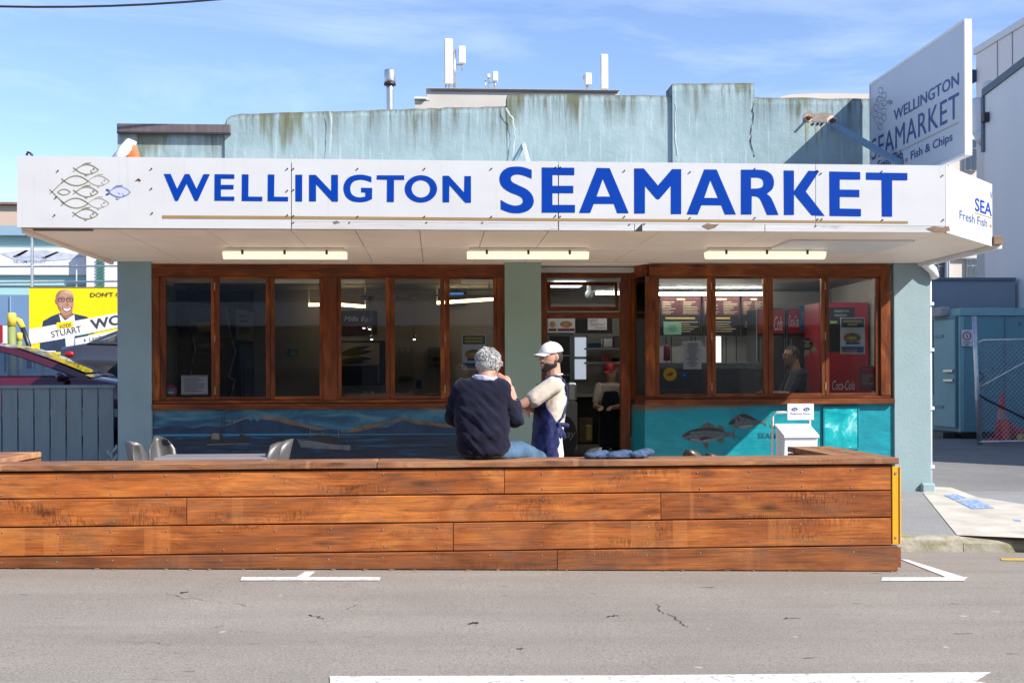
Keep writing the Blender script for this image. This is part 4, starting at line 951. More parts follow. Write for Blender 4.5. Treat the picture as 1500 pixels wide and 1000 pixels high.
# returns towards the kerb
yE = 10.42; xi = W(1255, 668, BYF + .35).x
def side(x0, x1, ye):
    for k in range(2):
        a = x0 + (x1 - x0) * k / 2 + .002; b = x0 + (x1 - x0) * (k + 1) / 2 - .002
        cap(a, b, BYF + SW - .018, ye)
    for zb_, zt_ in ((z1, zc), (z2, z1), (z3, z2), (.02, z3)):
        for xx, t in ((x0, .04), (x1 - .04, .04)):
            mb = MB(); mb.box((xx, BYF + SW - .02, zb_ + .004), (xx + t, ye - .01, zt_ - .004), .004); mb.build('plank', 'bench_side', park)
        mb = MB(); mb.box((x0 + .042, ye - .05, zb_ + .004), (x1 - .042, ye - .012, zt_ - .004), .004); mb.build('plank', 'bench', park)
side(xRt - .39, xRt + .004, yE); xl = -3.38; side(xl - .39, xl, 10.5)
mb = MB(); mb.box((xRt + .002, BYF + .02, -.02), (xRt + .03, BYF + SW, .13)); mb.build('plank', 'bench_low', park)
for zb_, zt_ in ((z1, zc), (z2, z1), (z3, z2)): mb = MB(); mb.box((xRt - .052, BYF + .05, zb_ + .004), (xRt - .012, BYF + SW - .03, zt_ - .004), .004); mb.build('plank', 'bench_side', park)
mb = MB()
for k in range(8):
    ya = BYF + SW + .0 + k * .145; L_ = [[mb.bm.verts.new((x, y, road_z(x, y) + .006)) for y in (ya, ya + .138)] for x in (xl + .01, 0, xRt - .40)]
    for A, B in zip(L_, L_[1:]): mb.bm.faces.new((A[0], B[0], B[1], A[1]))
MAT['bounce_deck'] = paint('pale_bounce_timber', (.50, .32, .17), .7, .2, 3, .2, 30); dk = mb.build('bounce_decking', 'bounce_deck', park, norm=False); dk['kind'] = 'stuff'  # unseen floor boards added to bounce warm light up to the soffit
# yellow reflector strip on the corner
mb = MB(); a = W(1306.5, 683, BYF); b = W(1318, 796, BYF); mb.box((a.x, BYF - .004, b.z), (b.x, BYF + .03, a.z), .003); ys = mb.build('corner_strip', 'yellow', park)
mb = MB(); mb.box((b.x - .004, BYF - .012, b.z), (b.x + .006, BYF + .03, a.z), .002); mb.build('strip_flange', 'yellow', ys)
for z in (a.z - .05, b.z + .05): mb = MB(); c = Vector(((a.x + b.x) / 2, BYF - .006, z)); mb.tube([c + Vector((0, .004, 0)), c + Vector((0, -.004, 0))], .01, 8); mb.build('screw', 'steel', ys)
mb = MB()
for i in range(18):
    x = xLt + .25 + i * .392 + .02
    if x > xRt - .1: break
    for zb_, zt_ in ((z1, zc), (z2, z1), (z3, z2), (.04, z3)):
        for z in (zb_ + .035, zt_ - .04):
            if zb_ < .1 and z < .08: continue
            c = Vector((x + random.uniform(-.012, .012), BYF, z + random.uniform(-.008, .008))); mb.tube([c + Vector((0, .006, 0)), c + Vector((0, -.003, 0))], .0052, 6)
so_ = mb.build('screw_heads', 'steel', park); so_['kind'] = 'stuff'
mb = MB(); 
for i in range(26):
    x = random.uniform(xLt, xRt); c = Vector((x, BYF - .012 + random.uniform(-.02, .01), road_z(x, BYF) + .004)); mb.ell(c, (random.uniform(.01, .03), .008, random.uniform(.003, .007)), 1)
lf = mb.build('dry_leaf_litter', 'oldwood'); lf['kind'] = 'stuff'; lf['label'] = 'scraps of dry leaf and dirt along the foot of the bench'

# ================================================================ FOOTPATH FURNITURE
MAT['ctop'] = paint('grey_table_laminate', (.215, .205, .225), 0.45, 0.08, 4, 0.05); MAT['cshell'] = paint('grey_brown_chair_shell', (.062, .060, .060), 0.4, 0.2, 6, 0.06); MAT['cbrown'] = paint('dark_brown_chair_shell', (.055, .035, .025), 0.35, 0.2, 6, 0.05)
def table(p0, p1, top, label):
    cx, cy = (p0[0] + p1[0]) / 2, (p0[1] + p1[1]) / 2; g = path_z(cx, cy)
    t = thing('cafe_table', label, 'table', (cx, cy, g))
    mb = MB(); mb.box((p0[0], p0[1], top - .03), (p1[0], p1[1], top), .006); mb.build('tabletop', 'ctop', t)
    for x in (p0[0] + .06, p1[0] - .06):
        for y in (p0[1] + .06, p1[1] - .06): mb = MB(); mb.tube([(x, y, path_z(x, y)), (x, y, top - .031)], .02, 8); mb.build('leg', 'steel', t)
table((W(228, 675, 10.95).x, 10.85), (W(392, 675, 10.95).x, 11.45), W(310, 664.5, 11.45).z, 'grey topped cafe table behind the bench at the left of the painted harbour')
def chair(loc, rz, mat, label, group):
    t = thing('cafe_chair', label, 'chair', loc, group, rz)
    mb = MB(); n = 9; rowsv = []
    for j, z in enumerate((.46, .55, .64, .72, .765)):
        rr = []
        for i in range(n):
            s = i / (n - 1) * 2 - 1; wd = (.135, .14, .13, .10, .065)[j]; x = s * wd; y = .20 + (z - .46) * .22 - abs(s) ** 2 * .11
            rr.append((x, y, z - (abs(s) ** 3) * (.03 if j > 2 else 0)))
        rowsv.append(rr)
    F_ = [[mb.bm.verts.new(p) for p in r] for r in rowsv]; B_ = [[mb.bm.verts.new((p[0] * 1.03, p[1] + .014, p[2])) for p in r] for r in rowsv]
    for j in range(4):
        for i in range(n - 1):
            mb.bm.faces.new((F_[j][i], F_[j][i + 1], F_[j + 1][i + 1], F_[j + 1][i])); mb.bm.faces.new((B_[j][i + 1], B_[j][i], B_[j + 1][i], B_[j + 1][i + 1]))
        for i in (0, n - 1): mb.bm.faces.new((F_[j][i], F_[j + 1][i], B_[j + 1][i], B_[j][i]))
    for i in range(n - 1):
        for j in (0, 4): mb.bm.faces.new((F_[j][i], B_[j][i], B_[j][i + 1], F_[j][i + 1]))
    mb.build('backrest', mat, t, True, True)
    mb = MB(); mb.hull([((-.17, -.17, .45), .02), ((.17, -.17, .45), .02), ((-.19, .19, .45), .02), ((.19, .19, .45), .02), ((0, 0, .435), (.1, .1, .02))], 2); mb.build('seat', mat, t, False, True)
    for x, y in ((-.2, -.2), (.2, -.2), (-.2, .22), (.2, .22)): mb = MB(); mb.tube([(x, y, 0), (x * .75, y * .75, .44)], .013, 8); mb.build('leg', 'steel', t, True, True)
    return t
def put(src, u, y, rz, ztop, label, group):
    x = W(u, 655, y).x; p = Vector((x, y, path_z(x, y)))
    c = copy_tree(src); c.location = p; c.rotation_euler = (0, 0, rz); c['label'] = label; c['group'] = group; return c
p = W(226, 656, 11.0); GP = 'grey shell chairs at the cafe table'
ch0 = chair((p.x, 11.0, path_z(p.x, 11.0)), R(78), 'cshell', 'grey shell chair at the near left corner of the table, leaning left', GP)
put(ch0, 247, 11.65, R(38), 0, 'grey shell chair behind the far left corner of the table, beside the blue pillar', GP)
put(ch0, 368, 11.0, R(-80), 0, 'grey shell chair at the right end of the table, nearer the camera', GP)
put(ch0, 386, 11.45, R(-84), 0, 'grey shell chair at the right end of the table, farther from the camera', GP)
p = W(1022, 660, 11.0); GP2 = 'dark brown chairs in front of the fish mural'
ch1 = chair((p.x, 11.0, path_z(p.x, 11.0) - .02), R(150), 'cbrown', 'dark brown chair below the larger painted fish', GP2)
put(ch1, 1057, 11.2, R(140), 0, 'dark brown chair to the right of the larger painted fish, mostly hidden by the bench', GP2).location.z -= .07
put(ch0, 846, 11.1, R(-60), 0, 'grey shell chair between the man in the white cap and the doorway', 'grey shell chairs at the cafe table').location.z -= .04
# blue cloth on the bench
m, n, b = new_mat('blue_denim_cloth'); v = coords(n); cc = ramp(n, nz(n, v, 18, 5), [(0.35, (.018, .038, .085)), (0.65, (.055, .10, .18))]); lk(n, cc, b.inputs['Base Color']); b.inputs['Roughness'].default_value = .9; bump(n, b, nz(n, coords(n, (1, 1, 3)), 22, 4), .6, .02); MAT['cloth'] = m
mb = MB(); a, b_ = W(874, 668, BYF + .22), W(939, 668, BYF + .22)
for k in range(3):
    t = k / 2; c = a.lerp(b_, t); mb.hull([((c.x - .06, BYF + .14, capz + .026), (.05, .04, .022)), ((c.x + .05, BYF + .26, capz + .03 + .006 * k), (.06, .05, .026))], 2)
mb.hull([((a.x, BYF + .2, capz + .015), (.03, .1, .012)), ((b_.x, BYF + .2, capz + .02), (.03, .09, .018))], 2)
me = remesh(mb, .009, 2)
for vv in me.vertices:
    k = (.5 - abs(noise.noise(Vector((vv.co.x * 13, vv.co.y * 9, vv.co.z * 42))))) * .016; vv.co += vv.normal * k
    if vv.co.z < capz + .001: vv.co.z = capz + .001
one(link('folded_cloth', me, 'cloth', smooth=True), 'crumpled blue denim cloth lying on the bench top before the open door', 'cloth')
# news stand
ns = thing('news_stand', 'white plastic newspaper box with a pair of printed eyes under the bay window', 'news stand', (W(1173, 640, 12.9).x, 12.9, path_z(4, 12.9)))
NX = lambda u, v, y=12.9: W(u, v, y)
g0 = path_z(4, 12.9); xa_, xb_ = NX(1149, 640).x, NX(1197, 640).x; zt_ = NX(1173, 626).z; zm = NX(1173, 641).z
mb = MB(); mb.prism([(xa_, 12.88, zm), (xa_, 13.22, zt_), (xa_, 13.22, g0 + .05), (xa_, 12.96, g0 + .05)], (xb_ - xa_, 0, 0)); mb.build('box', 'white_pl', ns)
mb = MB(); mb.prism([(xa_ - .012, 12.86, zm + .004), (xa_ - .012, 13.23, zt_ + .006), (xa_ - .012, 13.23, zt_ + .03), (xa_ - .012, 12.86, zm + .028)], (xb_ - xa_ + .024, 0, 0)); mb.build('lid', 'white_pl', ns)
mb = MB(); mb.tube([(xa_ - .03, 13.26, g0), (xa_ - .03, 13.26, NX(0, 615).z - .03), (xa_ + .02, 13.26, NX(0, 612).z), (xb_ - .02, 13.26, NX(0, 612).z), (xb_ + .03, 13.26, NX(0, 615).z - .03), (xb_ + .03, 13.26, g0)], .016, 8); mb.build('frame', 'white', ns, True)
by_ = 13.24; A = W(1153.5, 615, by_); B = W(1192, 591, by_)
mb = MB(); mb.box((A.x, by_, A.z), (B.x, by_ + .008, B.z), .003); bd_ = mb.build('headboard', 'white_pl', ns)
for u in (1164, 1181.5):
    mb = MB(); mb.tess([[W(uu, vv2, by_ - .002) for uu, vv2 in curve([(u - 5, 599.5), (u - 2, 597), (u + 2, 596.6), (u + 5, 599), (u + 2, 601.5), (u - 2, 601.8)], True, 3)]]); mb.build('printed_eye', 'navy_v', bd_, norm=False)
    mb = MB(); mb.tess([[W(u + 2.2 * math.cos(k * .63), 599.6 + 1.2 * math.sin(k * .63), by_ - .003) for k in range(10)]]); mb.build('printed_eye', 'white', bd_, norm=False)
    mb = MB(); mb.tess([[W(u + .9 * math.cos(k * .63), 599.6 + 1.0 * math.sin(k * .63), by_ - .004) for k in range(10)]]); mb.build('printed_eye', 'black', bd_, norm=False)
wtext('Regional News', 1158, 607.5, 1187.5, 604, by_ - .002, 'navy_v', bd_, bold=.01)

# ================================================================ LEFT FENCE
FYN = 14.18
fence = thing('slat_fence', 'slate blue vertical board fence between the shop and the car park', 'fence', (-4.6, FYN, 0.1))
xw = W(170, 600, FYN).x; ztop = W(80, 567.5, FYN).z
bw = .168; x = xw - .03
while x > -9:
    mb = MB(); lo = path_z(x, 14) + .03; mb.box((x - bw, FYN + random.uniform(-.003, .003), lo), (x, FYN + .022, ztop - .01), .003); mb.build('board', 'slat', fence); x -= bw + .014
mb = MB(); mb.box((-9, FYN - .03, ztop - .008), (xw, FYN + .09, ztop + .03), .004); mb.build('top_rail', 'slat', fence)
for z in (.35, 1.0): mb = MB(); mb.box((-9, FYN + .024, z), (xw, FYN + .07, z + .09)); mb.build('rail', 'slat', fence)
wk = thing('drooping_weed', 'thin grey weed stalk standing between the fence and the bench', 'plant', (W(164, 672, 13.6).x, 13.6, path_z(-3.5, 13.6)))
mb = MB(); q = W(164, 662, 13.6); mb.tube([(q.x, 13.6, path_z(-3.5, 13.6)), (q.x - .02, 13.6, q.z - .2), (q.x, 13.6, q.z)], .008, 5); mb.build('stalk', 'slat', wk)
for k in range(4): mb = MB(); z = q.z - .05 * k; mb.hull([((q.x, 13.6, z), (.008, .008, .01)), ((q.x + .05 * (-1) ** k, 13.6, z + .06), (.012, .006, .03))], 1); mb.build('leaf', 'slat', wk)

wd2 = thing('small_weed', 'small green weed growing at the foot of the right pale pillar', 'plant', G(1320, 717, path_z))
MAT['weed'] = paint('weed_leaf', (.07, .10, .025), .7, .3, 20, .1)
c = LOC[wd2.name][0]; rgw = random.Random(5)
for k in range(16):
    a = rgw.uniform(0, 6.28); L = rgw.uniform(.04, .11); t = c + Vector((math.cos(a) * L, math.sin(a) * L, rgw.uniform(.03, .12))); sd = Vector((-math.sin(a), math.cos(a), 0)) * .012; mb = MB(); mb.tess([[c + Vector((rgw.uniform(-.03, .03), rgw.uniform(-.03, .03), .002)), c.lerp(t, .5) + sd + Vector((0, 0, .02)), t, c.lerp(t, .5) - sd + Vector((0, 0, .02))]]); mb.build('leaf', 'weed', wd2, norm=False)
# ================================================================ THINGS IN AND BEHIND THE WINDOWS
def card(name, u0, v0, u1, v1, Y, mat, parent=None, th=0.006, bev=0.0, label=None, cat=None, group=None):
    mb = MB(); a = W(u0, v0, Y); b = W(u1, v1, Y); mb.box((a.x, Y, b.z), (b.x, Y + th, a.z), bev); o = mb.build(name, mat, parent)
    if label: setp(o, label, cat, group)
    return o
def disc(name, u, v, r, Y, mat, parent=None, n=20, ry=None):
    mb = MB(); ry = ry or r; mb.tess([[W(u + r * math.cos(2 * math.pi * k / n), v + ry * math.sin(2 * math.pi * k / n), Y) for k in range(n)]]); return mb.build(name, mat, parent, norm=False)
def lines(name, u0, v0, u1, v1, nrow, Y, mat, parent, h=0.45, centre=False, seedv=0):
    """small print too far away to read: short bars"""
    rg_ = random.Random(seedv + int(u0 * 7 + v0)); mb = MB(); dv = (v1 - v0) / nrow
    for i in range(nrow):
        L = (u1 - u0) * rg_.uniform(.45, 1.0); s = u0 + ((u1 - u0) - L) / 2 if centre else u0
        va = v0 + dv * i; mb.poly([W(s, va, Y), W(s + L, va, Y), W(s + L, va + dv * h, Y), W(s, va + dv * h, Y)])
    o = mb.build(name, mat, parent, norm=False); o['kind'] = 'stuff'; return o
MAT['paper'] = flat('white_paper', (.62, .62, .64)); MAT['ink'] = flat('dark_ink', (.05, .05, .06)); MAT['red'] = paint('soda_red', (.33, .012, .018), 0.35, 0.06, 2, 0.02); MAT['maroon'] = flat('maroon_print', (.14, .02, .03))
MAT['board'] = flat('menu_black', (.012, .012, .013)); MAT['chalk'] = flat('menu_cream_print', (.42, .37, .24)); MAT['menured'] = flat('menu_dark_red', (.075, .022, .025)); MAT['burger'] = paint('food_print', (.34, .17, .05), .5, .6, 22, 0); MAT['salad'] = paint('salad_print', (.09, .17, .03), .5, .6, 26, 0)
MAT['sky_p'] = flat('poster_blue', (.03, .13, .30)); MAT['teal_p'] = flat('poster_teal', (.03, .10, .10)); MAT['mint'] = flat('mint_card', (.20, .42, .30)); MAT['sticker_y'] = flat('sticker_yellow', (.68, .42, .02)); MAT['sticker_r'] = flat('sticker_red', (.42, .05, .05)); MAT['bluewash'] = flat('sticker_blue', (.10, .24, .38))
MAT['gold_t'] = flat('poster_gold', (.52, .40, .12)); MAT['lime'] = flat('lime_ribbon', (.30, .40, .16))
GI = FY + .055                                                   # just inside the glass
def food_poster(u0, v0, u1, v1, label):
    p = card('food_poster', u0, v0, u1, v1, GI, 'paper', None, .004, 0, label, 'poster', 'food posters on the window glass'); w_, h_ = u1 - u0, v1 - v0
    U = lambda a: u0 + a * w_; V = lambda a: v0 + a * h_
    Y = GI - .002
    card('printed_band', U(.04), V(.03), U(.96), V(.27), Y, 'teal_p', p, .001); card('printed_band', U(.04), V(.80), U(.96), V(.90), Y, 'sky_p', p, .001); card('printed_band', U(.04), V(.905), U(.66), V(.965), Y, 'burger', p, .001); card('printed_logo', U(.67), V(.82), U(.95), V(.97), Y - .001, 'navy_v', p, .001)
    disc('printed_dish', U(.48), V(.56), w_ * .36, Y, 'burger', p, 18, h_ * .14); disc('printed_salad', U(.56), V(.53), w_ * .22, Y - .001, 'salad', p, 14, h_ * .09); card('printed_tray', U(.22), V(.68), U(.80), V(.74), Y - .001, 'navy_v', p, .001)
    lines('printed_heading', U(.10), V(.07), U(.90), V(.25), 2, Y - .001, 'gold_t', p, .7, True); disc('printed_stain', U(.48), V(.56), w_ * .2, Y - .0015, 'gold_t', p, 9, h_ * .05)
    return p
food_poster(676.5, 490, 712, 541.5, 'food poster in the window directly behind the seated man'); food_poster(1231, 465, 1267, 518, 'food poster in the rightmost bay window, in front of the red cooler')
p = card('opening_notice', 265.5, 549.5, 304.5, 578, GI, 'paper', None, .004, 0, 'white notice with a dashed border at the foot of the leftmost window', 'notice'); lines('printed_text', 269, 554, 301, 575, 8, GI - .002, 'ink', p, .3)
mb = MB()
for k in range(10):
    for v in (550.3, 576.2): mb.poly([W(267 + k * 3.8, v, GI - .002), W(269 + k * 3.8, v, GI - .002), W(269 + k * 3.8, v + 1.3, GI - .002), W(267 + k * 3.8, v + 1.3, GI - .002)])
o = mb.build('printed_border', 'ink', p, norm=False); o['kind'] = 'stuff'
mb = MB(); mb.prism([W(250 + 10 * math.cos(R(22.5 + 45 * k)), 572.5 + 10 * math.sin(R(22.5 + 45 * k)), GI) for k in range(8)], (0, .003, 0)); p = mb.build('octagon_sticker', 'sticker_r'); setp(p, 'red octagonal sticker with a blue centre in the bottom corner of the leftmost window', 'sticker')
card('printed_panel', 243.5, 568.5, 256.5, 577, GI - .002, 'bluewash', p, .001); disc('printed_car', 250, 574.5, 4, GI - .003, 'paper', p, 10, 1.4)
p = card('price_notice', 1001, 499.5, 1027.5, 540.5, GI, 'paper', None, .004, 0, 'white printed sheet taped in the first bay window', 'notice'); lines('printed_text', 1005, 503, 1024, 538, 11, GI - .002, 'ink', p, .3, True)
mb = MB(); mb.prism([W(981.5 + 9.7 * math.cos(k * .3142), 548 + 9.7 * math.sin(k * .3142), GI) for k in range(20)], (0, .003, 0)); p = mb.build('round_sticker', 'sticker_y'); setp(p, 'round yellow sticker at the bottom of the first bay window', 'sticker')
mb = MB(); mb.tess([[W(u, v, GI - .002) for u, v in ((976, 549), (980, 546), (985, 545), (987, 547), (983, 550), (978, 551))]]); mb.build('printed_bird', 'sticker_r', p, norm=False)
p = card('payment_sticker', 997, 545, 1008, 553.5, GI, 'navy_v', None, .003, 0, 'small dark blue sticker right of the round yellow one', 'sticker'); disc('printed_mark', 1002.5, 549, 2, GI - .002, 'bluewash', p)
mb = MB(); mb.prism([W(1182.5 + 8.6 * math.cos(k * .3142), 504 + 9.2 * math.sin(k * .3142), GI) for k in range(20)], (0, .003, 0)); p = mb.build('award_sticker', 'board'); setp(p, 'round black award sticker with two green ribbons in the third bay window', 'sticker')
lines('printed_text', 1177, 499, 1188, 510, 4, GI - .002, 'gold_t', p, .55, True)
for P in ([(1179, 512), (1186, 512), (1185, 521), (1182, 518), (1178, 522)], [(1187, 511), (1192, 507), (1197, 513), (1193, 514), (1192, 518)]): mb = MB(); mb.tess([[W(u, v, GI - .001) for u, v in P]]); mb.build('ribbon', 'lime', p, norm=False)
p = card('red_notice', 1259, 536, 1283, 572, GI, 'maroon', None, .004, 0, 'small maroon notice at the bottom right of the rightmost bay window', 'notice'); lines('printed_text', 1262, 548, 1281, 565, 7, GI - .002, 'chalk', p, .3); lines('printed_heading', 1262, 539, 1279, 546, 2, GI - .002, 'sticker_r', p, .6)
wtext('SEAMARKET', 966, 573, 1014, 569, GI - .001, 'f_grey', card('glass_lettering_strip', 965, 574.6, 1014.5, 575.4, GI, 'f_grey', None, .001, 0, 'faint grey shop name on the glass at the foot of the first bay window', 'lettering'))

# ---- left room
IY = 17.2
mb = MB(); mb.box((XL + .2, IY, .1), (W(765, 500, BY).x - .05, IY + .1, 2.7)); mb.build('partition_wall', 'inside', shop)
mb = MB(); mb.box((W(765, 500, BY).x - .05, IY, .1), (W(802, 500, 16.6).x, IY + .1, 2.7)); mb.build('partition_wall', 'inside', shop)
wx = W(392, 500, 16.4).x
p = card('display_wall', 236, 425, 372, 600, 16.2, 'board', None, .06, 0, 'dark display panel of tilted pictures behind the two leftmost windows', 'display')
def icard(pts, Y, mat, parent, name='picture'): mb = MB(); mb.prism([W(u, v, Y) for u, v in pts], (0, .004, 0)); return mb.build(name, mat, parent)
icard([(275, 452), (333, 450), (338, 494), (282, 500)], 16.19, 'f_grey', p); icard([(288, 472), (320, 470), (322, 484), (290, 487)], 16.184, 'gold_t', p, 'printed_food'); icard([(292, 458), (312, 456), (313, 466), (294, 468)], 16.183, 'salad', p, 'printed_food')
for a_, b_ in (((275, 452), (286, 512)), ((286, 512), (279, 548)), ((331, 450), (339, 495)), ((339, 495), (345, 515)), ((345, 515), (335, 552)), ((335, 552), (344, 556)), ((344, 556), (338, 582)), ((292, 486), (287, 500))):
    mb = MB(); ribbon(mb, [W(*a_, 16.185), W(*b_, 16.185)], .02, (0, -1, 0)); mb.build('picture_edge', 'inside', p, norm=False)
icard([(345, 452), (371.5, 457), (371.5, 500), (345, 496)], 16.19, 'inside', p, 'white_board'); lines('printed_text', 351, 462, 368, 475, 2, 16.184, 'navy_v', p, .5); lines('printed_text', 351, 480, 371, 490, 3, 16.184, 'ink', p, .35)
lines('printed_heading', 288, 503, 330, 512, 1, 16.184, 'f_pale', p, .5); lines('printed_text', 288, 508, 325, 522, 2, 16.184, 'f_grey', p, .4); icard([(351, 505), (371, 505), (371, 540), (351, 540)], 16.19, 'f_grey', p)
for u in (354, 360, 365.5): icard([(u, 540), (u + 2.2, 540), (u + 2.2, 590), (u, 590)], 16.188, 'f_grey', p, 'pipe')
p = card('access_sign', 421, 511, 437.5, 521.5, IY - .012, 'bluewash', None, .01, 0, 'small blue wheelchair access sign on the wall behind the third window', 'sign')
mb = MB(); ribbon(mb, [W(429 + 2.4 * math.cos(R(k)), 517.4 + 2.4 * math.sin(R(k)), IY - .014) for k in range(-20, 230, 25)], .01, (0, -1, 0)); ribbon(mb, [W(428.5, 513, IY - .014), W(429, 516.3, IY - .014), W(431.5, 516.5, IY - .014), W(433, 519.5, IY - .014)], .011, (0, -1, 0)); o = mb.build('wheelchair_symbol', 'paper', p, norm=False); o['kind'] = 'stuff'
p = card('mussel_sign', 500, 455, 552, 490, IY - .03, 'board', None, .025, 0, 'black and burgundy sign with white script on the wall behind the fourth window', 'sign'); card('printed_band', 500, 473, 552, 490, IY - .034, 'menured', p, .003); wtext('Mills Bay', 504, 473, 546, 463, IY - .036, 'paper', p, shear=.25)
p = card('framed_photograph', 500, 499, 564, 563.5, IY - .05, 'board', None, .045, .004, 'dark framed black and white picture and screen behind the fourth window', 'picture')
card('photo', 501, 502, 556, 534, IY - .055, 'inside', p, .003)
for P in ([(503, 515), (520, 508), (541, 507), (530, 513), (545, 514), (522, 521), (501, 520)], [(501, 526), (525, 522), (545, 525), (530, 530), (541, 531), (512, 533), (501, 532)]): mb = MB(); mb.tess([[W(u, v, IY - .058) for u, v in curve(P, True, 3)]]); mb.build('photo_branch', 'board', p, norm=False)
for P in ((501, 534, 554, 535.5), (553, 535.6, 555, 561)): card('inner_frame', *P, IY - .058, 'f_pale', p, .004)
p = card('towel_dispenser', 584, 508, 604, 552, IY - .08, 'inside_d', None, .075, .01, 'grey wall dispenser with two round dials behind the fifth window', 'dispenser')
for u in (589.5, 598): disc('dial', u, 512.5, 3.2, IY - .082, 'inside', p)
card('dispenser_shelf', 584, 552.5, 604, 556, IY - .1, 'f_grey', p, .09)
p = card('wall_cabinet', 628, 508, 660, 535, IY - .14, 'f_grey', None, .13, .01, 'grey appliance on a post behind the fifth window', 'appliance'); card('slot', 634, 523, 648, 529, IY - .146, 'board', p, .004); card('post', 639, 535.5, 643, 574, IY - .1, 'inside_d', p, .05)
card('blue_card', 609, 556.5, 618, 569, 16.9, 'navy_v', None, .01, 0, 'small navy card standing on the counter behind the fifth window', 'card')
ct = thing('serving_counter', 'long pale counter top just inside the fourth and fifth windows', 'counter', W(555, 590, 15.6))
zc_ = W(555, 577, 15.3).z
a = W(505, 578, 15.3); b = W(606, 578, 15.3); mb = MB(); mb.box((a.x, 15.3, zc_ - .04), (b.x, 16.0, zc_), .005); mb.build('top', 'white', ct); mb = MB(); mb.box((a.x + .03, 15.36, .1), (b.x - .03, 15.96, zc_ - .041)); mb.build('base', 'inside_d', ct)
p = thing('white_plate', 'white plate on a stand behind the fifth window, beside the counter', 'plate', W(635, 578, 15.5)); c = W(635, 577, 15.5)
mb = MB(); mb.ell(c, (.10, .10, .012), 2); mb.build('plate', 'paper', p, True); mb = MB(); mb.tube([(c.x, c.y, .1), c], .03, 8); mb.build('stand', 'inside_d', p)
for u, wh_ in ((535, 'leftmost of three'), (545, 'middle of three'), (602, 'rightmost of three, by the plate')): d_ = MB(); c = W(u, 574.5, 15.5); c.z = zc_ + .018; d_.ell(c, (.022, .022, .018), 2); setp(d_.build('glass_dish', 'paper', smooth=True), 'small shiny dish on the pale counter behind the windows, ' + wh_, 'dish', 'dishes on the counter')
TUBE = emis('tube_lamp_glow', (1.0, .95, .84), 20.0)
SPOT = emis('spot_bulb_glow', (1.0, .93, .8), 2.5)
TUBEW = emis('warm_tube_lamp_glow', (1.0, .70, .32), 4.5)
tr = thing('track_rail', 'white lighting track under the ceiling behind the fourth to sixth windows', 'lighting track', W(620, 432, 15.7))
a, b = W(527, 433, 15.7), W(722, 433, 15.7); zt_r = 2.5; mb = MB(); mb.box((a.x, 15.68, a.z - .012), (b.x, 15.72, a.z + .012), .002); mb.build('rail', 'white', tr)
for x in (a.x + .05, b.x - .05): mb = MB(); mb.tube([(x, 15.7, a.z), (x, 15.7, 2.7)], .006, 5); mb.build('rod', 'white', tr)
def pendant(u, v, label):
    c = W(u, v, 15.7); t = thing('pendant_light', label, 'pendant light', (c.x, 15.7, a.z), 'pendant spots on the track')
    mb = MB(); mb.box((c.x - .04, 15.66, a.z - .06), (c.x + .04, 15.74, a.z - .013), .005); mb.build('adaptor', 'white', t)
    mb = MB(); mb.tube([(c.x, 15.7, a.z - .05), (c.x, 15.7, c.z + .05)], .005, 5); mb.build('cord', 'inside', t)
    mb = MB(); mb.tube([(c.x, 15.7, c.z + .055), (c.x, 15.7, c.z + .03), (c.x, 15.7, c.z)], [.012, .03, .034], 10); mb.build('shade', 'steel', t, True)
    mb = MB(); mb.ell((c.x, 15.7, c.z - .004), (.018, .018, .010), 2); mb.build('bulb', SPOT, t, True)
pendant(533, 480, 'hanging spot lamp behind the fourth window, leftmost of its three'); pendant(541.5, 481.5, 'hanging spot lamp behind the fourth window, middle of its three'); pendant(544.5, 496.5, 'hanging spot lamp behind the fourth window, lowest of its three'); pendant(607, 496.5, 'hanging spot lamp alone behind the fifth window')
def strip(u0, v0, u1, v1, Y, label, mat=TUBEW, h=.035):
    a = W(u0, v0, Y); b = W(u1, v1, Y); t = thing('ceiling_tube', label, 'light fitting', ((a.x + b.x) / 2, Y, 2.69), 'tube lights on the shop ceiling')
    mb = MB(); mb.tube([a, b], h * .6, 8); mb.build('tube', mat, t); mb = MB(); mb.tube([a + Vector((0, .05, .02)), a + Vector((0, .05, 2.7 - a.z))], .01, 5); mb.tube([b + Vector((0, .05, .02)), b + Vector((0, .05, 2.7 - b.z))], .01, 5); hh = mb.build('hanger', 'white', t); hh['kind'] = 'stuff'
strip(497, 446, 535, 449, 16.6, 'hanging tube light behind the fourth window'); strip(640, 443.5, 724, 438, 16.6, 'hanging tube light behind the sixth window'); strip(452, 446.5, 468, 446.2, 16.9, 'short tube light behind the third window')
p = card('wall_screen', 657, 427, 683, 448, 16.9, 'board', None, .05, .004, 'dark wall screen with a blue picture behind the sixth window', 'screen')
card('picture', 659, 428.5, 679, 432, 16.894, emis('screen_blue', (.05, .25, .6), .5, (.02, .02, .03)), p, .004); mb = MB(); mb.tube([W(670, 437, 16.95), W(670, 437, 16.95) + Vector((0, .25, .1))], .02, 6); mb.build('bracket', 'black', p)

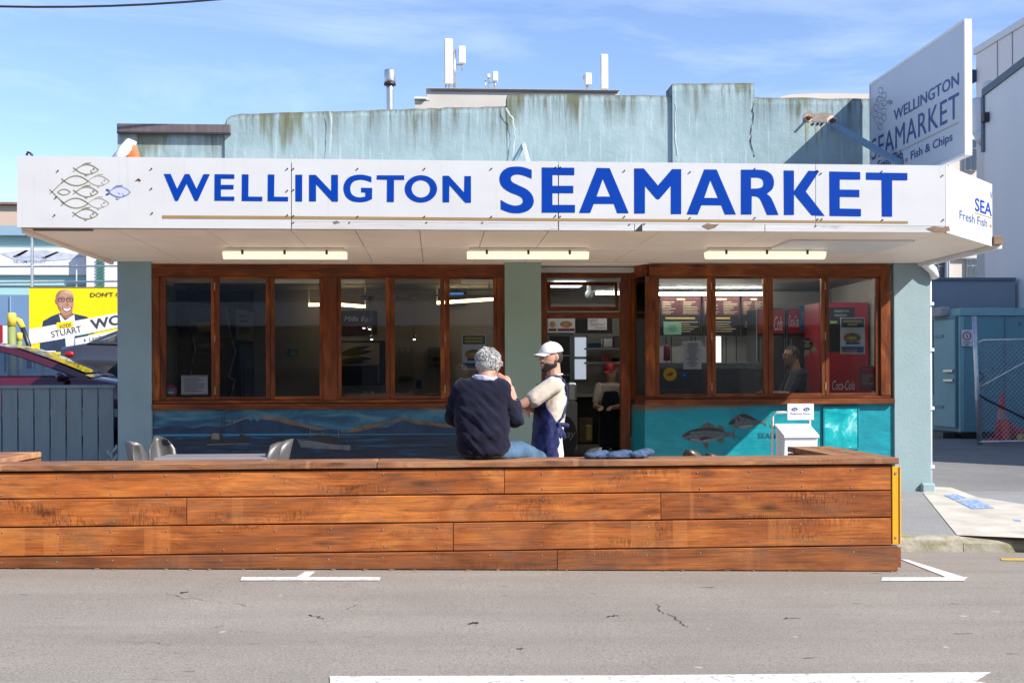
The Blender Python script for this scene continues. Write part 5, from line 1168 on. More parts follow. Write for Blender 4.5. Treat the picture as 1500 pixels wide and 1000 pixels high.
# ---- right room
MY2 = 16.9
strip(930, 430.5, 1121, 430.5, 16.75, 'long white tube light over the menu boards behind the bay window', TUBE, .032)
for i, (u0, u1, hd) in enumerate(((928, 966, 1), (967, 1028, 1), (1029, 1085, 1), (1086, 1122, 1))):
    p = card('menu_board', u0, 434, u1 - .6, 491, MY2, 'board', None, .04, .003, ('narrow menu board behind the angled side pane of the bay', 'menu board behind the first bay window, with a mint card below it', 'menu board behind the post between the first and second bay windows', 'menu board at the right end of its row, beside the red fridge header')[i], 'menu board', 'menu boards over the counter')
    card('printed_panel', u0 + 1, 435, u1 - 2, 462, MY2 - .003, 'menured', p, .002)
    lines('printed_heading', u0 + (u1 - u0) * .3, 437, u0 + (u1 - u0) * .7, 440, 1, MY2 - .006, 'chalk', p, .9, True); lines('printed_text', u0 + 3, 442, u0 + (u1 - u0) * .45, 461, 8, MY2 - .006, 'chalk', p, .35); lines('printed_text', u0 + (u1 - u0) * .55, 442, u1 - 4, 461, 8, MY2 - .006, 'chalk', p, .35)
    lines('printed_heading', u0 + 4, 464.5, u1 - 6, 468, 1, MY2 - .006, 'gold_t', p, .8, True); lines('printed_text', u0 + 4, 471, u1 - 5, 488, 5, MY2 - .006, 'chalk', p, .35, True)
p = card('mint_certificate', 972, 472, 998, 490, MY2 - .05, 'mint', None, .008, 0, 'mint green certificate hanging below the menu behind the first bay window', 'certificate'); lines('printed_text', 977, 477, 993, 487, 4, MY2 - .053, 'teal_p', p, .3, True)
kc = thing('serving_counter', 'dark fish counter with a white back panel behind the bay window', 'counter', W(1040, 585, 16.0))
card('back_panel', 930, 492, 1113, 533, 17.4, 'white', kc, .05); card('lower_front', 930, 541, 1125, 640, 16.0, 'darkmetal', kc, .5); card('display_top', 930, 531, 1125, 540.5, 16.2, 'f_grey', kc, .6, .01)
for u in (975, 983, 1012, 1018, 1057, 1063, 1078, 1095): card('panel_rib', u, 493, u + 1.3, 532, 17.39, 'f_grey', kc, .008)
card('lit_panel', 1040, 493, 1056, 532, 17.385, emis('lit_cabinet_panel', (1, .97, .9), 1.0), kc, .008)
mb = MB(); c = W(977, 512, 16.6); mb.tube([(c.x, 16.6, W(0, 531, 16.6).z), (c.x, 16.6, c.z + .04), (c.x, 16.6, c.z + .07)], [.05, .05, .015], 10); eo = mb.build('sauce_bottle', 'maroon', smooth=True); setp(eo, 'dark red sauce bottle on the counter behind the angled bay pane', 'bottle')
def cooler(u0, u1, label, logo):
    Y = 16.3; t = thing('drinks_fridge', label, 'fridge', W((u0 + u1) / 2, 620, Y), 'red topped drinks fridges')
    card('cabinet', u0, 452, u1, 640, Y + .02, 'board', t, .6, .01); card('header', u0 + .5, 453, u1 - .5, 488, Y, 'red', t, .018, .003); card('door', u0 + 1.5, 491, u1 - 1.5, 636, Y, 'darkmetal', t, .018, .003); card('shelf_light', u0 + 4, 495, u0 + 6, 630, Y - .003, 'f_pale', t, .002)
    for a in (u0 - 1.5, u1 + .3): card('side_trim', a, 452, a + 1.4, 640, Y - .002, 'f_pale', t, .03)
    return t
c1 = cooler(1110, 1149, 'drinks fridge with a red header just right of the menu boards', 1); wtext('Coca-Cola', 1118, 484, 1146, 463, 16.297, 'paper', c1, shear=.3)
c2 = cooler(1154, 1190, 'drinks fridge with a red header and a blue poster behind the third bay window', 1); wtext('Coca-Cola', 1155.5, 479, 1170, 462, 16.297, 'paper', c2, shear=.3); card('blue_poster', 1171, 448, 1189, 484, 16.29, 'sky_p', c2, .004); mb = MB(); mb.tess([[W(u, v, 16.286) for u, v in ((1173, 458), (1187, 455), (1187, 470), (1184, 465), (1182, 471), (1178, 466), (1175, 474))]]); mb.build('printed_glass', 'f_pale', c2, norm=False)
rc = thing('vending_cooler', 'tall red cooler standing behind the rightmost bay window', 'cooler', W(1235, 600, 15.3)); card('cabinet', 1199, 443, 1273, 640, 15.3, 'red', rc, .6, .01)
p = card('dark_panel', 1214, 450, 1252, 515, 15.295, 'board', rc, .004); lines('printed_text', 1222, 454, 1250, 466, 2, 15.292, 'f_pale', p, .55); lines('printed_bar', 1216, 470, 1232, 474, 1, 15.292, 'lime', p, .9)
wtext('Coca-Cola', 1219, 571, 1252, 557, 15.296, 'paper', rc, shear=.3)
mb = MB(); ribbon(mb, [W(1236 + 22 * math.cos(R(k)), 562 + 19 * math.sin(R(k)), 15.296) for k in range(185, 356, 8)], .006, (0, -1, 0)); mb.build('printed_arc', 'maroon', rc, norm=False)
mb = MB(); mb.box((W(1290, 500, 15).x, BY + .4, .1), (W(1290, 500, 15).x + .08, 16.9, 2.7)); mb.build('partition_wall', 'cream', shop)
mb = MB(); mb.box((W(1105, 500, 17.5).x, 17.5, .1), (XR - .2, 17.6, 2.7)); mb.build('partition_wall', 'inside', shop)

# ---- through the doorway
fr_ = thing('glass_door_fridge', 'tall grey glass door fridge left in the doorway, behind the man in the cap', 'fridge', W(820, 640, 17.0)); card('cabinet', 801, 487, 841, 660, 17.0, 'f_grey', fr_, .6, .01); card('door_glass', 805, 492, 835, 640, 16.99, 'board', fr_, .006)
for v in (520, 548, 576): card('shelf', 806, v, 834, v + 1.5, 16.985, 'f_pale', fr_, .004)
for i, (u0, u1) in enumerate(((803, 815.5), (816.5, 842))):
    p = card('menu_poster', u0, 466, u1, 487, 16.95, 'paper', None, .006, 0, ('menu picture card over the doorway fridge, the cut off one beside the pillar', 'menu picture card over the doorway fridge, next to the black menu')[i], 'poster', 'menu pictures over the fridge'); disc('printed_dish', (u0 + u1) / 2, 475, (u1 - u0) * .36, 16.947, 'burger', p, 14, 5); card('printed_band', u0 + .5, 481, u1 - .5, 485, 16.947, 'maroon', p, .002)
p = card('specials_board', 843, 464, 897, 488, 16.95, 'board', None, .03, .003, 'black specials board with a white handwritten card seen through the doorway', 'menu board'); q = card('white_card', 861, 466, 889, 483, 16.944, 'paper', p, .004); wtext('HOT', 864, 471.5, 876, 467.5, 16.941, 'ink', p); wtext('Seafood', 864, 477, 886, 472.5, 16.941, 'sticker_r', p, shear=.3); wtext('Chowder', 872, 481.5, 888, 478, 16.941, 'ink', p, shear=.3)
FROST = emis('frosted_daylight_pane', (.75, .85, 1.0), .28, (.5, .5, .5))
wn = thing('back_window', 'frosted two pane window in the far kitchen wall beyond the doorway', 'window', W(850, 525, RB - .25)); card('frame', 840, 491, 860.5, 558, RB - .26, 'inside', wn, .05, .004)
for v0, v1 in ((494, 522), (526, 555)): card('pane', 842, v0, 858.5, v1, RB - .275, FROST, wn, .01)
for v, n_ in ((509, 'upper'), (530, 'lower')):
    s_ = card('kitchen_shelf', 859, v, 912, v + 2.5, 19.6, 'white', None, .3, .003, n_ + ' white kitchen shelf seen through the doorway', 'shelf', 'kitchen shelves')
def pot(u0, v0, u1, v1, mat, name, label, cat): return card(name, u0, v0, u1, v1, 19.65, mat, None, .2, .012, label, cat)
pot(862, 502.5, 881, 508.8, 'sky_p', 'blue_tub', 'blue plastic tub on the upper kitchen shelf', 'tub'); pot(883, 494, 898, 508.8, 'steel', 'steel_pot', 'steel pot on the upper kitchen shelf', 'pot'); pot(900, 492, 911, 508.8, 'inside_d', 'storage_box', 'dark storage box at the right of the upper kitchen shelf', 'box'); pot(884, 520, 893, 529.8, 'sticker_r', 'red_tin', 'red tin on the lower kitchen shelf', 'tin'); pot(897, 524, 910, 529.8, 'board', 'black_tray', 'black tray on the lower kitchen shelf', 'tray')
kb = thing('kitchen_bench', 'kitchen work bench with a pale top beyond the doorway', 'bench', W(860, 640, 18.6)); card('top', 838, 577, 912, 581, 18.5, 'inside', kb, .7, .004); card('base', 846, 581.5, 912, 650, 18.6, 'board', kb, .5)
bx_ = card('cardboard_box', 848, 612, 868, 648, 18.2, 'oldwood', None, .3, .004, 'brown cardboard box on the kitchen floor beyond the doorway', 'box'); card('yellow_bottle', 858, 622, 868, 646, 17.9, 'gold_t', None, .08, .02, 'yellow bottle standing in front of the cardboard box', 'bottle')
card('steel_dispenser', 831, 560, 845, 588, 16.2, 'steel', None, .2, .03, 'shiny steel dispenser just behind the man in the white cap', 'dispenser')
sd = card('side_cabinet', 815, 588.5, 846, 660, 16.2, 'inside_d', None, .5, .01, 'grey cabinet under the steel dispenser inside the doorway', 'cabinet')
mb = MB(); mb.prism([W(827 + 18.5 * math.cos(2 * math.pi * k / 24), 640 + 31 * math.sin(2 * math.pi * k / 24), 14.9) for k in range(24)], (0, .02, 0)); p = mb.build('round_floor_sign', 'board'); setp(p, 'round black sign with white script leaning inside the doorway behind the man in the cap', 'sign'); wtext('ay', 829, 645, 843, 633, 14.895, 'f_pale', p, shear=.3)
cmr = thing('dome_camera', 'white dome security camera under the ceiling above the door', 'camera', W(863, 428, 15.8)); c = W(863, 431, 15.8)
mb = MB(); mb.tube([(c.x, c.y, 2.7), (c.x, c.y, c.z + .02)], .03, 8); mb.build('stem', 'white', cmr); mb = MB(); mb.ell(c, (.055, .055, .06), 3); mb.build('dome', 'white', cmr, True)
a = W(839, 415, 16.0); lp = thing('ceiling_panel_light', 'square white ceiling light seen through the fanlight', 'light fitting', (a.x, 16.0, 2.69)); mb = MB(); mb.box((a.x - .28, 15.6, 2.66), (a.x + .12, 16.2, 2.698), .005); mb.build('diffuser', emis('panel_glow', (.9, .95, 1), 2.5), lp)
strip(985, 405, 1270, 402.5, 14.62, 'long tube light added above the bay windows to brighten the room behind', TUBE, .03)  # added lamp behind the header, brightens the room and the red cooler front
strip(873, 429.5, 912, 429.5, 17.5, 'short tube light seen through the fanlight above the door', TUBE, .03)

# ================================================================ BACKGROUND LEFT
LOTC = 1.0
MAT['aqua'] = paint('aqua_cladding', (.30, .50, .50), .7, .06, .6, .05, 6); MAT['aquaw'] = paint('white_cladding', (.66, .68, .68), .7, .05, .6, .05, 6); MAT['gar'] = paint('blue_roller_door', (.13, .22, .36), .6, .07, .5, .05, 6); MAT['gutter'] = paint('blue_grey_gutter', (.22, .33, .42), .6, .06, 1, .05, 6); MAT['beige'] = paint('beige_render', (.47, .36, .29), .85, .07, .4, .2, 8); MAT['green'] = paint('dark_green_louvre', (.03, .17, .13), .5, .1, 3, .05, 10)
wh = thing('aqua_warehouse', 'aqua and white warehouse with a faded sign band behind the car park', 'building', W(60, 520, 30))
def wpart(name, u0, v0, u1, v1, Y, mat, th=.2, bev=0): return card(name, u0, v0, u1, v1, Y, mat, wh, th, bev)
wpart('wall', -140, 345, 126, 362, 30.1, 'aqua', 4); wpart('gutter', -140, 330, 126, 344.8, 29.9, 'gutter', .4); sb = wpart('sign_band', -140, 362.2, 126, 402.5, 30.0, 'aquaw', .1)
wpart('wall', -140, 402.6, 126, 432, 30.1, 'aqua', 4); wpart('wall', 126.4, 352, 220, 432, 29.6, 'aquaw', 4); gd = wpart('roller_door', -140, 432.2, 126, 560, 30.1, 'gar', 4); wpart('wall', 126.4, 432.2, 220, 560, 29.7, 'gar', 4)
for u in (-60, -22, 14, 52, 90): card('door_rib', u, 434, u + 1.5, 540, 30.07, 'gutter', gd, .03)
for v in (417, ): wpart('ledge', -140, v, 126, v + 1.5, 30.06, 'gutter', .04)
for k in range(10):
    v = 379 + k * 4.4; mb = MB(); mb.prism([W(141, v + 3.2, 29.55), W(141, v + 1, 29.55), W(153, v - 3.0, 29.55), W(153, v - .8, 29.55)], (0, .04, 0)); mb.build('louvre', 'green', wh)
MAT['fade'] = paint('faded_fish_print', (.42, .45, .53), .8, .3, 2.5, 0); MAT['fade2'] = paint('faded_lettering', (.34, .36, .50), .8, .2, 3, 0)
for P in ([(0, 371), (30, 366), (70, 367), (110, 372), (124, 376), (100, 380), (60, 383), (20, 380)], [(18, 376), (38, 366), (42, 367), (24, 378)], [(60, 378), (84, 368), (88, 369), (66, 379)]): mb = MB(); mb.tess([[W(u, v, 29.99) for u, v in P]]); mb.build('printed_fish', 'fade', sb, norm=False)
wtext('SEAMARKET', 20, 385, 68, 380, 29.985, 'fade2', sb, bold=.01); wtext('WELLINGTON', 22, 378, 66, 374.6, 29.985, 'fade2', sb, bold=.01)
bb2 = thing('beige_building', 'beige flat roofed building behind the left end of the canopy', 'building', W(10, 520, 46)); card('wall', -160, 300, 140, 560, 46, 'beige', bb2, 6); card('coping', -162, 295, 142, 299.8, 45.8, 'oldwood', bb2, 6.4)
rl = thing('pipe_railing', 'grey pipe railing with a tall post above the yellow billboard', 'railing', W(47, 480, 27.0))
for v0, v1 in ((391, 389.5), (415, 411.5)): mb = MB(); mb.tube([W(-60, v0, 27.0), W(200, v1, 27.0)], .022, 6); mb.build('rail', 'steel', rl)
mb = MB(); mb.tube([W(47, 540, 27.0), W(47, 344, 27.0)], .035, 8); mb.build('post', 'steel', rl)
for u in (-20, 112, 190): mb = MB(); mb.tube([W(u, 540, 27.05), W(u, 388, 27.05)], .018, 6); mb.build('post', 'steel', rl)
fl = thing('flood_light', 'square grey floodlight on top of the railing post', 'floodlight', W(48, 344, 27.0)); card('head', 36, 335, 60, 344, 26.9, 'inside', fl, .3, .02); card('lens', 38, 341, 58, 345.5, 26.95, 'white', fl, .2, .01)
grid('car_park', [-60, -12, -8, -3.66], [14.3, 18, 20, 22, 24, 31], lambda x, y: .33 + .035 * min(y - 14.3, 3.7) + .16 * max(0, min(y, 24) - 18), 'drive', .004)
lotz = lambda y: .33 + .035 * min(y - 14.3, 3.7) + .16 * max(0, min(y, 24) - 18) + .004
# billboard
BBY = 24.5
bil = thing('election_billboard', 'yellow roadside billboard with a smiling man in glasses and a white slanted band', 'billboard', W(150, 520, BBY))
MAT['sig_y'] = flat('billboard_yellow', (.80, .60, .004)); MAT['sig_w'] = flat('billboard_white', (.70, .70, .70)); MAT['skinp'] = paint('printed_skin', (.42, .22, .145), .6, .15, 5, 0); MAT['skinp2'] = flat('printed_skin_shade', (.30, .145, .095)); MAT['skinp3'] = flat('printed_skin_light', (.58, .36, .26)); MAT['suit'] = paint('printed_navy_suit', (.020, .035, .075), .6, .25, 5, 0)
card('board', 42.5, 421.5, 330, 517.5, BBY, 'sig_y', bil, .03); card('board_edge', 41.5, 420, 331, 421.4, BBY - .01, 'oldwood', bil, .05)
for u in (60, 190, 310): card('post', u, 517.6, u + 5, 570, BBY + .04, 'oldwood', bil, .09)
def bp(loops, mat, dy, name): mb = MB(); mb.tess([[W(u, v, BBY - dy) for u, v in L] for L in loops]); return mb.build(name, mat, bil, norm=False)
Zb = lambda pts: zz(0, 400, 5.5556, pts)
bp([Zb([(350, 390), (420, 350), (485, 325), (590, 328), (700, 352), (720, 365), (720, 640), (325, 640), (325, 560)])], 'suit', .003, 'printed_suit')
bp([Zb([(480, 330), (530, 385), (590, 345), (605, 335), (612, 420), (600, 640), (540, 640), (530, 520), (500, 420)])], 'sig_w', .004, 'printed_shirt')
bp([Zb([(500, 300), (590, 300), (585, 350), (540, 372), (495, 345)])], 'skinp2', .005, 'printed_neck')
bp([Zb(curve([(458, 215), (455, 185), (475, 150), (520, 134), (570, 145), (595, 180), (600, 215), (598, 265), (585, 310), (550, 342), (520, 340), (485, 300), (465, 250)], True, 4))], 'skinp', .006, 'printed_face')
bp([Zb(curve([(448, 215), (462, 210), (466, 245), (456, 250)], True, 3))], 'skinp2', .0065, 'printed_ear')
for cx in (505, 572): bp([Zb([(cx - 38, 205), (cx + 24, 203), (cx + 20, 232), (cx - 30, 234)]), Zb([(cx - 30, 212), (cx + 17, 210), (cx + 13, 226), (cx - 24, 228)])], 'ink', .008, 'printed_glasses')
bp([Zb(curve([(515, 282), (545, 292), (575, 280), (568, 300), (545, 308), (522, 300)], True, 3))], 'sig_w', .008, 'printed_smile'); bp([Zb(curve([(455, 190), (475, 152), (500, 142), (478, 190), (475, 245), (500, 300), (485, 302), (464, 250)], True, 3))], 'skinp2', .0067, 'printed_shade'); bp([Zb(curve([(530, 140), (572, 150), (588, 175), (560, 168), (528, 160)], True, 3))], 'skinp3', .0067, 'printed_highlight')
for cx in (505, 572): bp([Zb([(cx - 26, 196), (cx + 16, 193), (cx + 16, 197), (cx - 26, 201)])], 'ink', .0072, 'printed_brow'); bp([Zb(ell(cx - 4, 219, 7, 4, 10))], 'ink', .0072, 'printed_eye')
bp([Zb(curve([(508, 276), (545, 288), (582, 274), (575, 304), (545, 314), (516, 304)], True, 3))], 'maroon', .0072, 'printed_lips')
bp([Zb([(548, 235), (562, 262), (545, 268), (534, 262)])], 'skinp2', .0075, 'printed_nose')
bp([Zb([(236, 457), (1000, 316), (1000, 432), (772, 480), (625, 508), (480, 540), (236, 580)])], 'sig_w', .009, 'printed_band'); bp([Zb([(625, 508), (770, 480), (770, 488), (628, 516)])], 'green', .010, 'printed_stripe'); bp([Zb([(612, 530), (1000, 455), (1000, 530), (800, 552), (612, 590)])], 'sig_w', .009, 'printed_band'); bp([Zb([(640, 588), (800, 553), (800, 560), (642, 594)])], 'green', .010, 'printed_stripe')
bp([Zb([(460, 402), (592, 388), (596, 440), (465, 455)])], 'sig_y', .011, 'printed_tag')
def btext(body, u0, v0, u1, v1, h, mat, bold=0.0, shear=0.0):
    a = W(u0, v0, BBY - .013); b = W(u1, v1, BBY - .013); up = Vector((0, 0, 1)); k = 1 / (FPX / (BBY)); d = (b - a)
    return text_on(body, 'lettering', mat, bil, a, d, Vector((-d.z, 0, d.x)), d.length, h * k, bold, shear)
btext("DON'T GO", 132.5, 435, 186, 434, 6.5, 'ink', .01); btext('STUART', 76, 494.5, 120, 486, 9.2, 'ink', .005); btext('WO', 134, 483, 180, 474.5, 14.5, 'ink', .03); btext('vote', 88, 481.5, 104.5, 478.5, 6.5, 'ink', .005, .3); btext('1', 123.5, 500.5, 125.5, 500.2, 4, 'ink'); btext('Lambton Ward', 131, 499.5, 187, 489, 5.5, 'ink')
lines('printed_text', 62, 513.5, 97, 516, 1, BBY - .013, 'sig_w', bil, .8)
# bollards and barrier
MAT['boll'] = paint('chipped_yellow', (.72, .52, .06), .5, .2, 6, .05); MAT['ygreen'] = paint('mossy_green_post', (.20, .24, .07), .7, .3, 5, .2)
def bollard(u0, u1, vt, vm, Y, label):
    c = W((u0 + u1) / 2, vt, Y); r = (W(u1, vt, Y).x - W(u0, vt, Y).x) / 2; zm_ = W(0, vm, Y).z; t = thing('bollard', label, 'bollard', (c.x, Y, lotz(Y)), 'yellow topped posts in the car park')
    mb = MB(); mb.tube([(c.x, Y, lotz(Y)), (c.x, Y, zm_)], r * .86, 10); mb.build('post', 'ygreen', t, True); mb = MB(); mb.tube([(c.x, Y, zm_ - .02), (c.x, Y, c.z - .02), (c.x, Y, c.z)], [r, r, r * .7], 12); mb.build('sleeve', 'boll', t, True)
bollard(10.5, 23.5, 458, 476, 23.0, 'yellow sleeved post left of the billboard, the taller of two'); bollard(24, 33, 487, 497, 23.2, 'yellow topped post beside the billboard edge, the shorter of two')
lp_ = thing('leaning_pipe', 'bent yellow and grey pipe leaning beside the yellow posts', 'pipe', W(32, 520, 23.6)); mb = MB(); mb.tube([W(23, 468, 23.6), W(29, 471, 23.6), W(33, 480, 23.6)], .06, 8); mb.build('yellow_end', 'boll', lp_, True); mb = MB(); mb.tube([W(32.5, 479, 23.6), W(42, 505, 23.6), W(43, 540, 23.6)], .05, 8); mb.build('shaft', 'darkmetal', lp_, True)
bn = thing('barrier_board', 'red and white barrier board at the far left of the car park', 'barrier', W(2, 520, 23.4))
for k in range(4): card('stripe', -14 + k * 6, 476 + k % 2, -8.3 + k * 6, 505, 23.4, ('red', 'paper')[k % 2], bn, .04)
for u in (-12, 6): card('post', u, 506, u + 2, 545, 23.42, 'darkmetal', bn, .05)

# ---- cars
m, n, b = new_mat('maroon_car_paint'); b.inputs['Base Color'].default_value = (.085, .008, .022, 1); b.inputs['Roughness'].default_value = .22; b.inputs['Coat Weight'].default_value = 1; b.inputs['Coat Roughness'].default_value = .03; b.inputs['Metallic'].default_value = .3; MAT['carred'] = m
m, n, b = new_mat('grey_car_paint'); b.inputs['Base Color'].default_value = (.10, .10, .11, 1); b.inputs['Roughness'].default_value = .25; b.inputs['Coat Weight'].default_value = 1; b.inputs['Coat Roughness'].default_value = .03; b.inputs['Metallic'].default_value = .7; MAT['cargrey'] = m
MAT['chrome'] = paint('chrome', (.75, .75, .76), .12, .03, 3, 0, metal=1.0); MAT['tyre'] = paint('tyre_rubber', (.015, .015, .016), .85, .2, 9, .2); MAT['tail'] = paint('tail_lens', (.40, .01, .01), .2, .05, 5, 0); MAT['headl'] = paint('headlamp_lens', (.6, .6, .6), .1, .05, 5, 0)
def car(name, label, origin, prof, roof, mat, wheels, half=.86):
    """prof: (x, belt z) along the body; roof: (x, z) outline of the glasshouse, rear to front"""
    t = thing(name, label, 'car', origin); ox, oy, oz = origin
    mb = MB(); rings = []
    for x, zb in prof:
        k = 1.0 - .10 * max(0, abs(x - (prof[0][0] + prof[-1][0]) / 2) / ((prof[-1][0] - prof[0][0]) / 2) - .72) / .28
        h = half * k; rings.append([mb.bm.verts.new(Vector(origin) + Vector(p)) for p in ((x, -h * .93, .2), (x, -h, .42), (x, -h, zb * .72), (x, -h * .96, zb - .05), (x, -h * .88, zb), (x, 0, zb + .035), (x, h * .88, zb), (x, h * .96, zb - .05), (x, h, zb * .72), (x, h, .42), (x, h * .93, .2))])
    for A, B in zip(rings, rings[1:]):
        for i in range(len(A)): mb.bm.faces.new((A[i], B[i], B[(i + 1) % len(A)], A[(i + 1) % len(A)]))
    mb.bm.faces.new(rings[0]); mb.bm.faces.new(rings[-1][::-1])
    bmesh.ops.recalc_face_normals(mb.bm, faces=mb.bm.faces[:])
    body = mb.build('body', mat, t, True)
    # glasshouse: pillars and roof skin, then panes
    O = Vector(origin); belt = lambda x: next((z0 + (z1_ - z0) * (x - x0) / (x1_ - x0) for (x0, z0), (x1_, z1_) in zip(prof, prof[1:]) if x0 <= x <= x1_), prof[0][1])
    P = curve(roof, False, 4); zr = max(z for _, z in roof); z0r = belt(roof[0][0])
    def sidey(z): return half * (.90 - .24 * (z - z0r) / (zr - z0r))
    mb = MB(); L_, R_ = [], []
    for x, z in P: L_.append(mb.bm.verts.new(O + Vector((x, -sidey(z), z)))); R_.append(mb.bm.verts.new(O + Vector((x, sidey(z), z))))
    C_ = [mb.bm.verts.new(O + Vector((x, 0, z + .03))) for x, z in P]
    for i in range(len(P) - 1): mb.bm.faces.new((L_[i], L_[i + 1], C_[i + 1], C_[i])); mb.bm.faces.new((C_[i], C_[i + 1], R_[i + 1], R_[i]))
    mb.build('roof', mat, t, True)
    inn = [(x, z) for x, z in P]; cx = (P[0][0] + P[-1][0]) / 2
    for s in (-1, 1):
        mb = MB(); zlo = z0r + .02
        q = [(cx + (x - cx) * .90, zlo + (max(z, zlo) - zlo) * .86) for x, z in P]
        mb.tess([[O + Vector((x, s * (sidey(z) + .004), z)) for x, z in P] , ] if False else [[O + Vector((x, s * sidey(z), z)) for x, z in P], [O + Vector((x, s * sidey(z), z)) for x, z in q]]); mb.build('pillar_trim', mat, t, norm=False)
        mb = MB(); mb.tess([[O + Vector((x, s * (sidey(z) - .008), z)) for x, z in q]]); mb.build('side_window', 'carglass', t, norm=False)
        mb = MB(); ribbon(mb, [O + Vector((x, s * (sidey(z) + .006), z)) for x, z in q + [q[0]]], .018, (0, 1, 0)); mb.build('window_trim', 'chrome' if mat == 'cargrey' else 'black', t, norm=False)
        xm = cx + .05; mb = MB(); mb.prism([O + Vector((xm, s * (sidey(zlo) + .003), zlo)), O + Vector((xm + .07, s * (sidey(zlo) + .003), zlo)), O + Vector((xm + .03, s * (sidey(zr) + .006), zr - .05)), O + Vector((xm - .04, s * (sidey(zr) + .006), zr - .05))], (0, s * .004, 0)); mb.build('door_pillar', 'black', t)
        mx_ = P[-1][0] - .32; mb = MB(); mb.hull([(O + Vector((mx_, s * half * 1.0, z0r + .08)), (.05, .05, .05)), (O + Vector((mx_ - .05, s * half * 1.16, z0r + .10)), (.055, .06, .075))], 2); mb.build('mirror', mat, t, True)
    def glassband(i0, i1, name):
        mb = MB(); k = .86
        for i in range(i0, i1):
            a, b_ = P[i], P[i + 1]; mb.poly([O + Vector((a[0], -sidey(a[1]) * k, a[1] + .024)), O + Vector((b_[0], -sidey(b_[1]) * k, b_[1] + .024)), O + Vector((b_[0], 0, b_[1] + .040)), O + Vector((a[0], 0, a[1] + .040))]); mb.poly([O + Vector((a[0], 0, a[1] + .040)), O + Vector((b_[0], 0, b_[1] + .040)), O + Vector((b_[0], sidey(b_[1]) * k, b_[1] + .024)), O + Vector((a[0], sidey(a[1]) * k, a[1] + .024))])
        mb.build(name, MAT['winglass'], t, norm=True)
    nI = len(P) - 1; glassband(1, max(2, nI // 4), 'rear_window'); glassband(nI - nI // 3, nI - 1, 'windscreen')
    for wx_ in wheels:
        for s in (-1, 1):
            c = O + Vector((wx_, s * (half - .10), .32)); mb = MB(); mb.tube([c + Vector((0, -.1, 0)), c + Vector((0, .1, 0))], .32, 20); wl = mb.build('wheel', 'tyre', t, True); mb = MB(); mb.tube([c + Vector((0, s * .09, 0)), c + Vector((0, s * .108, 0))], .20, 16); mb.build('rim', 'steel', wl)
    x0, x1_ = prof[0][0], prof[-1][0]
    for s in (-1, 1):
        mb = MB(); zt1 = prof[1][1]; mb.hull([(O + Vector((x0 + .05, s * half * .78, zt1 - .16)), (.035, .07, .05)), (O + Vector((x0 + .22, s * half * .93, zt1 - .12)), (.06, .03, .05))], 2); mb.build('taillight', 'tail', t, True)
        mb = MB(); mb.hull([(O + Vector((x1_ - .06, s * half * .72, .66)), (.05, .1, .06)), (O + Vector((x1_ - .28, s * half * .92, .72)), (.06, .03, .05))], 2); mb.build('headlight', 'headl', t, True)
    return t
m, n, b = new_mat('dark_screen_glass'); b.inputs['Base Color'].default_value = (.02, .03, .04, 1); b.inputs['Roughness'].default_value = .05; b.inputs['Specular IOR Level'].default_value = 1.0; MAT['winglass'] = m
xw_ = W(133, 556, 17.75).x; zg = lotz(18.3)
car('parked_car', 'maroon hatchback parked just behind the slat fence', (xw_ - 1.85, 18.5, zg), [(-2.1, .62), (-2.05, .86), (-1.4, .94), (0, .95), (1.75, .96), (2.3, .86), (2.72, .74), (2.82, .52)], [(-2.0, .94), (-1.75, 1.25), (-1.1, 1.43), (-.2, 1.47), (.55, 1.42), (1.25, 1.20), (1.85, .96)], 'carred', (-1.35, 1.75))
xr_ = W(85, 520, 21.0).x; zg = lotz(21.6)
car('parked_car', 'grey sedan with its boot towards the yellow posts, under the billboard', (xr_ + 2.2, 21.75, zg), [(-2.2, .55), (-2.15, .96), (-1.75, 1.02), (-.6, .97), (1.0, .94), (1.9, .86), (2.3, .72), (2.36, .5)], [(-1.72, 1.02), (-1.2, 1.24), (-.65, 1.40), (0, 1.44), (.5, 1.38), (1.15, .95)], 'cargrey', (-1.35, 1.4))

# ================================================================ BACKGROUND RIGHT
MAT['shed'] = paint('teal_shed_cladding', (.12, .27, .31), .6, .1, .8, .2, 9, stretch=(1, 1, .4)); MAT['shed_l'] = paint('pale_teal_trim', (.20, .38, .41), .6, .1, 1.5, .1, 10); MAT['greyb'] = paint('pale_grey_cladding', (.74, .77, .80), .7, .04, .3, .05, 5, stretch=(1, 4, .3)); MAT['lilac'] = paint('lilac_white_render', (.76, .73, .74), .8, .04, .3, .1, 5); MAT['apt'] = paint('beige_apartment_render', (.54, .485, .43), .85, .06, .5, .15, 6); MAT['retw'] = paint('blue_grey_wall', (.26, .29, .33), .8, .08, .6, .15, 7); MAT['bluetrim'] = flat('navy_trim', (.04, .06, .16)); MAT['slatetrim'] = flat('slate_trim', (.13, .17, .22)); MAT['winblue'] = MAT['winglass']
SX = W(1407.5, 545, 23.5).x; gz = path_z(SX, 23.5)
zt_s = WX(1407.5, 451, SX).z; yfar = WX(1362, 500, SX).y
shed = thing('storage_container', 'teal storage shed in shade at the back of the driveway', 'shed', (SX, 23.5, gz))
mb = MB(); mb.box((SX, 23.5, gz + .14), (13.3, yfar + 1.5, zt_s - .16)); mb.build('wall', 'shed', shed); mb = MB(); mb.box((SX - .03, 23.46, zt_s - .158), (13.3, yfar + 1.5, zt_s), .01); mb.build('roof_trim', 'shed_l', shed); mb = MB(); mb.box((SX + .05, 23.55, gz - .05), (13.2, yfar + 1.4, gz + .139)); mb.build('skid', 'black', shed)
mb = MB(); mb.box((SX - .025, 23.48, gz + .15), (SX + .06, 23.56, zt_s - .17), .006); mb.build('corner_post', 'shed_l', shed)
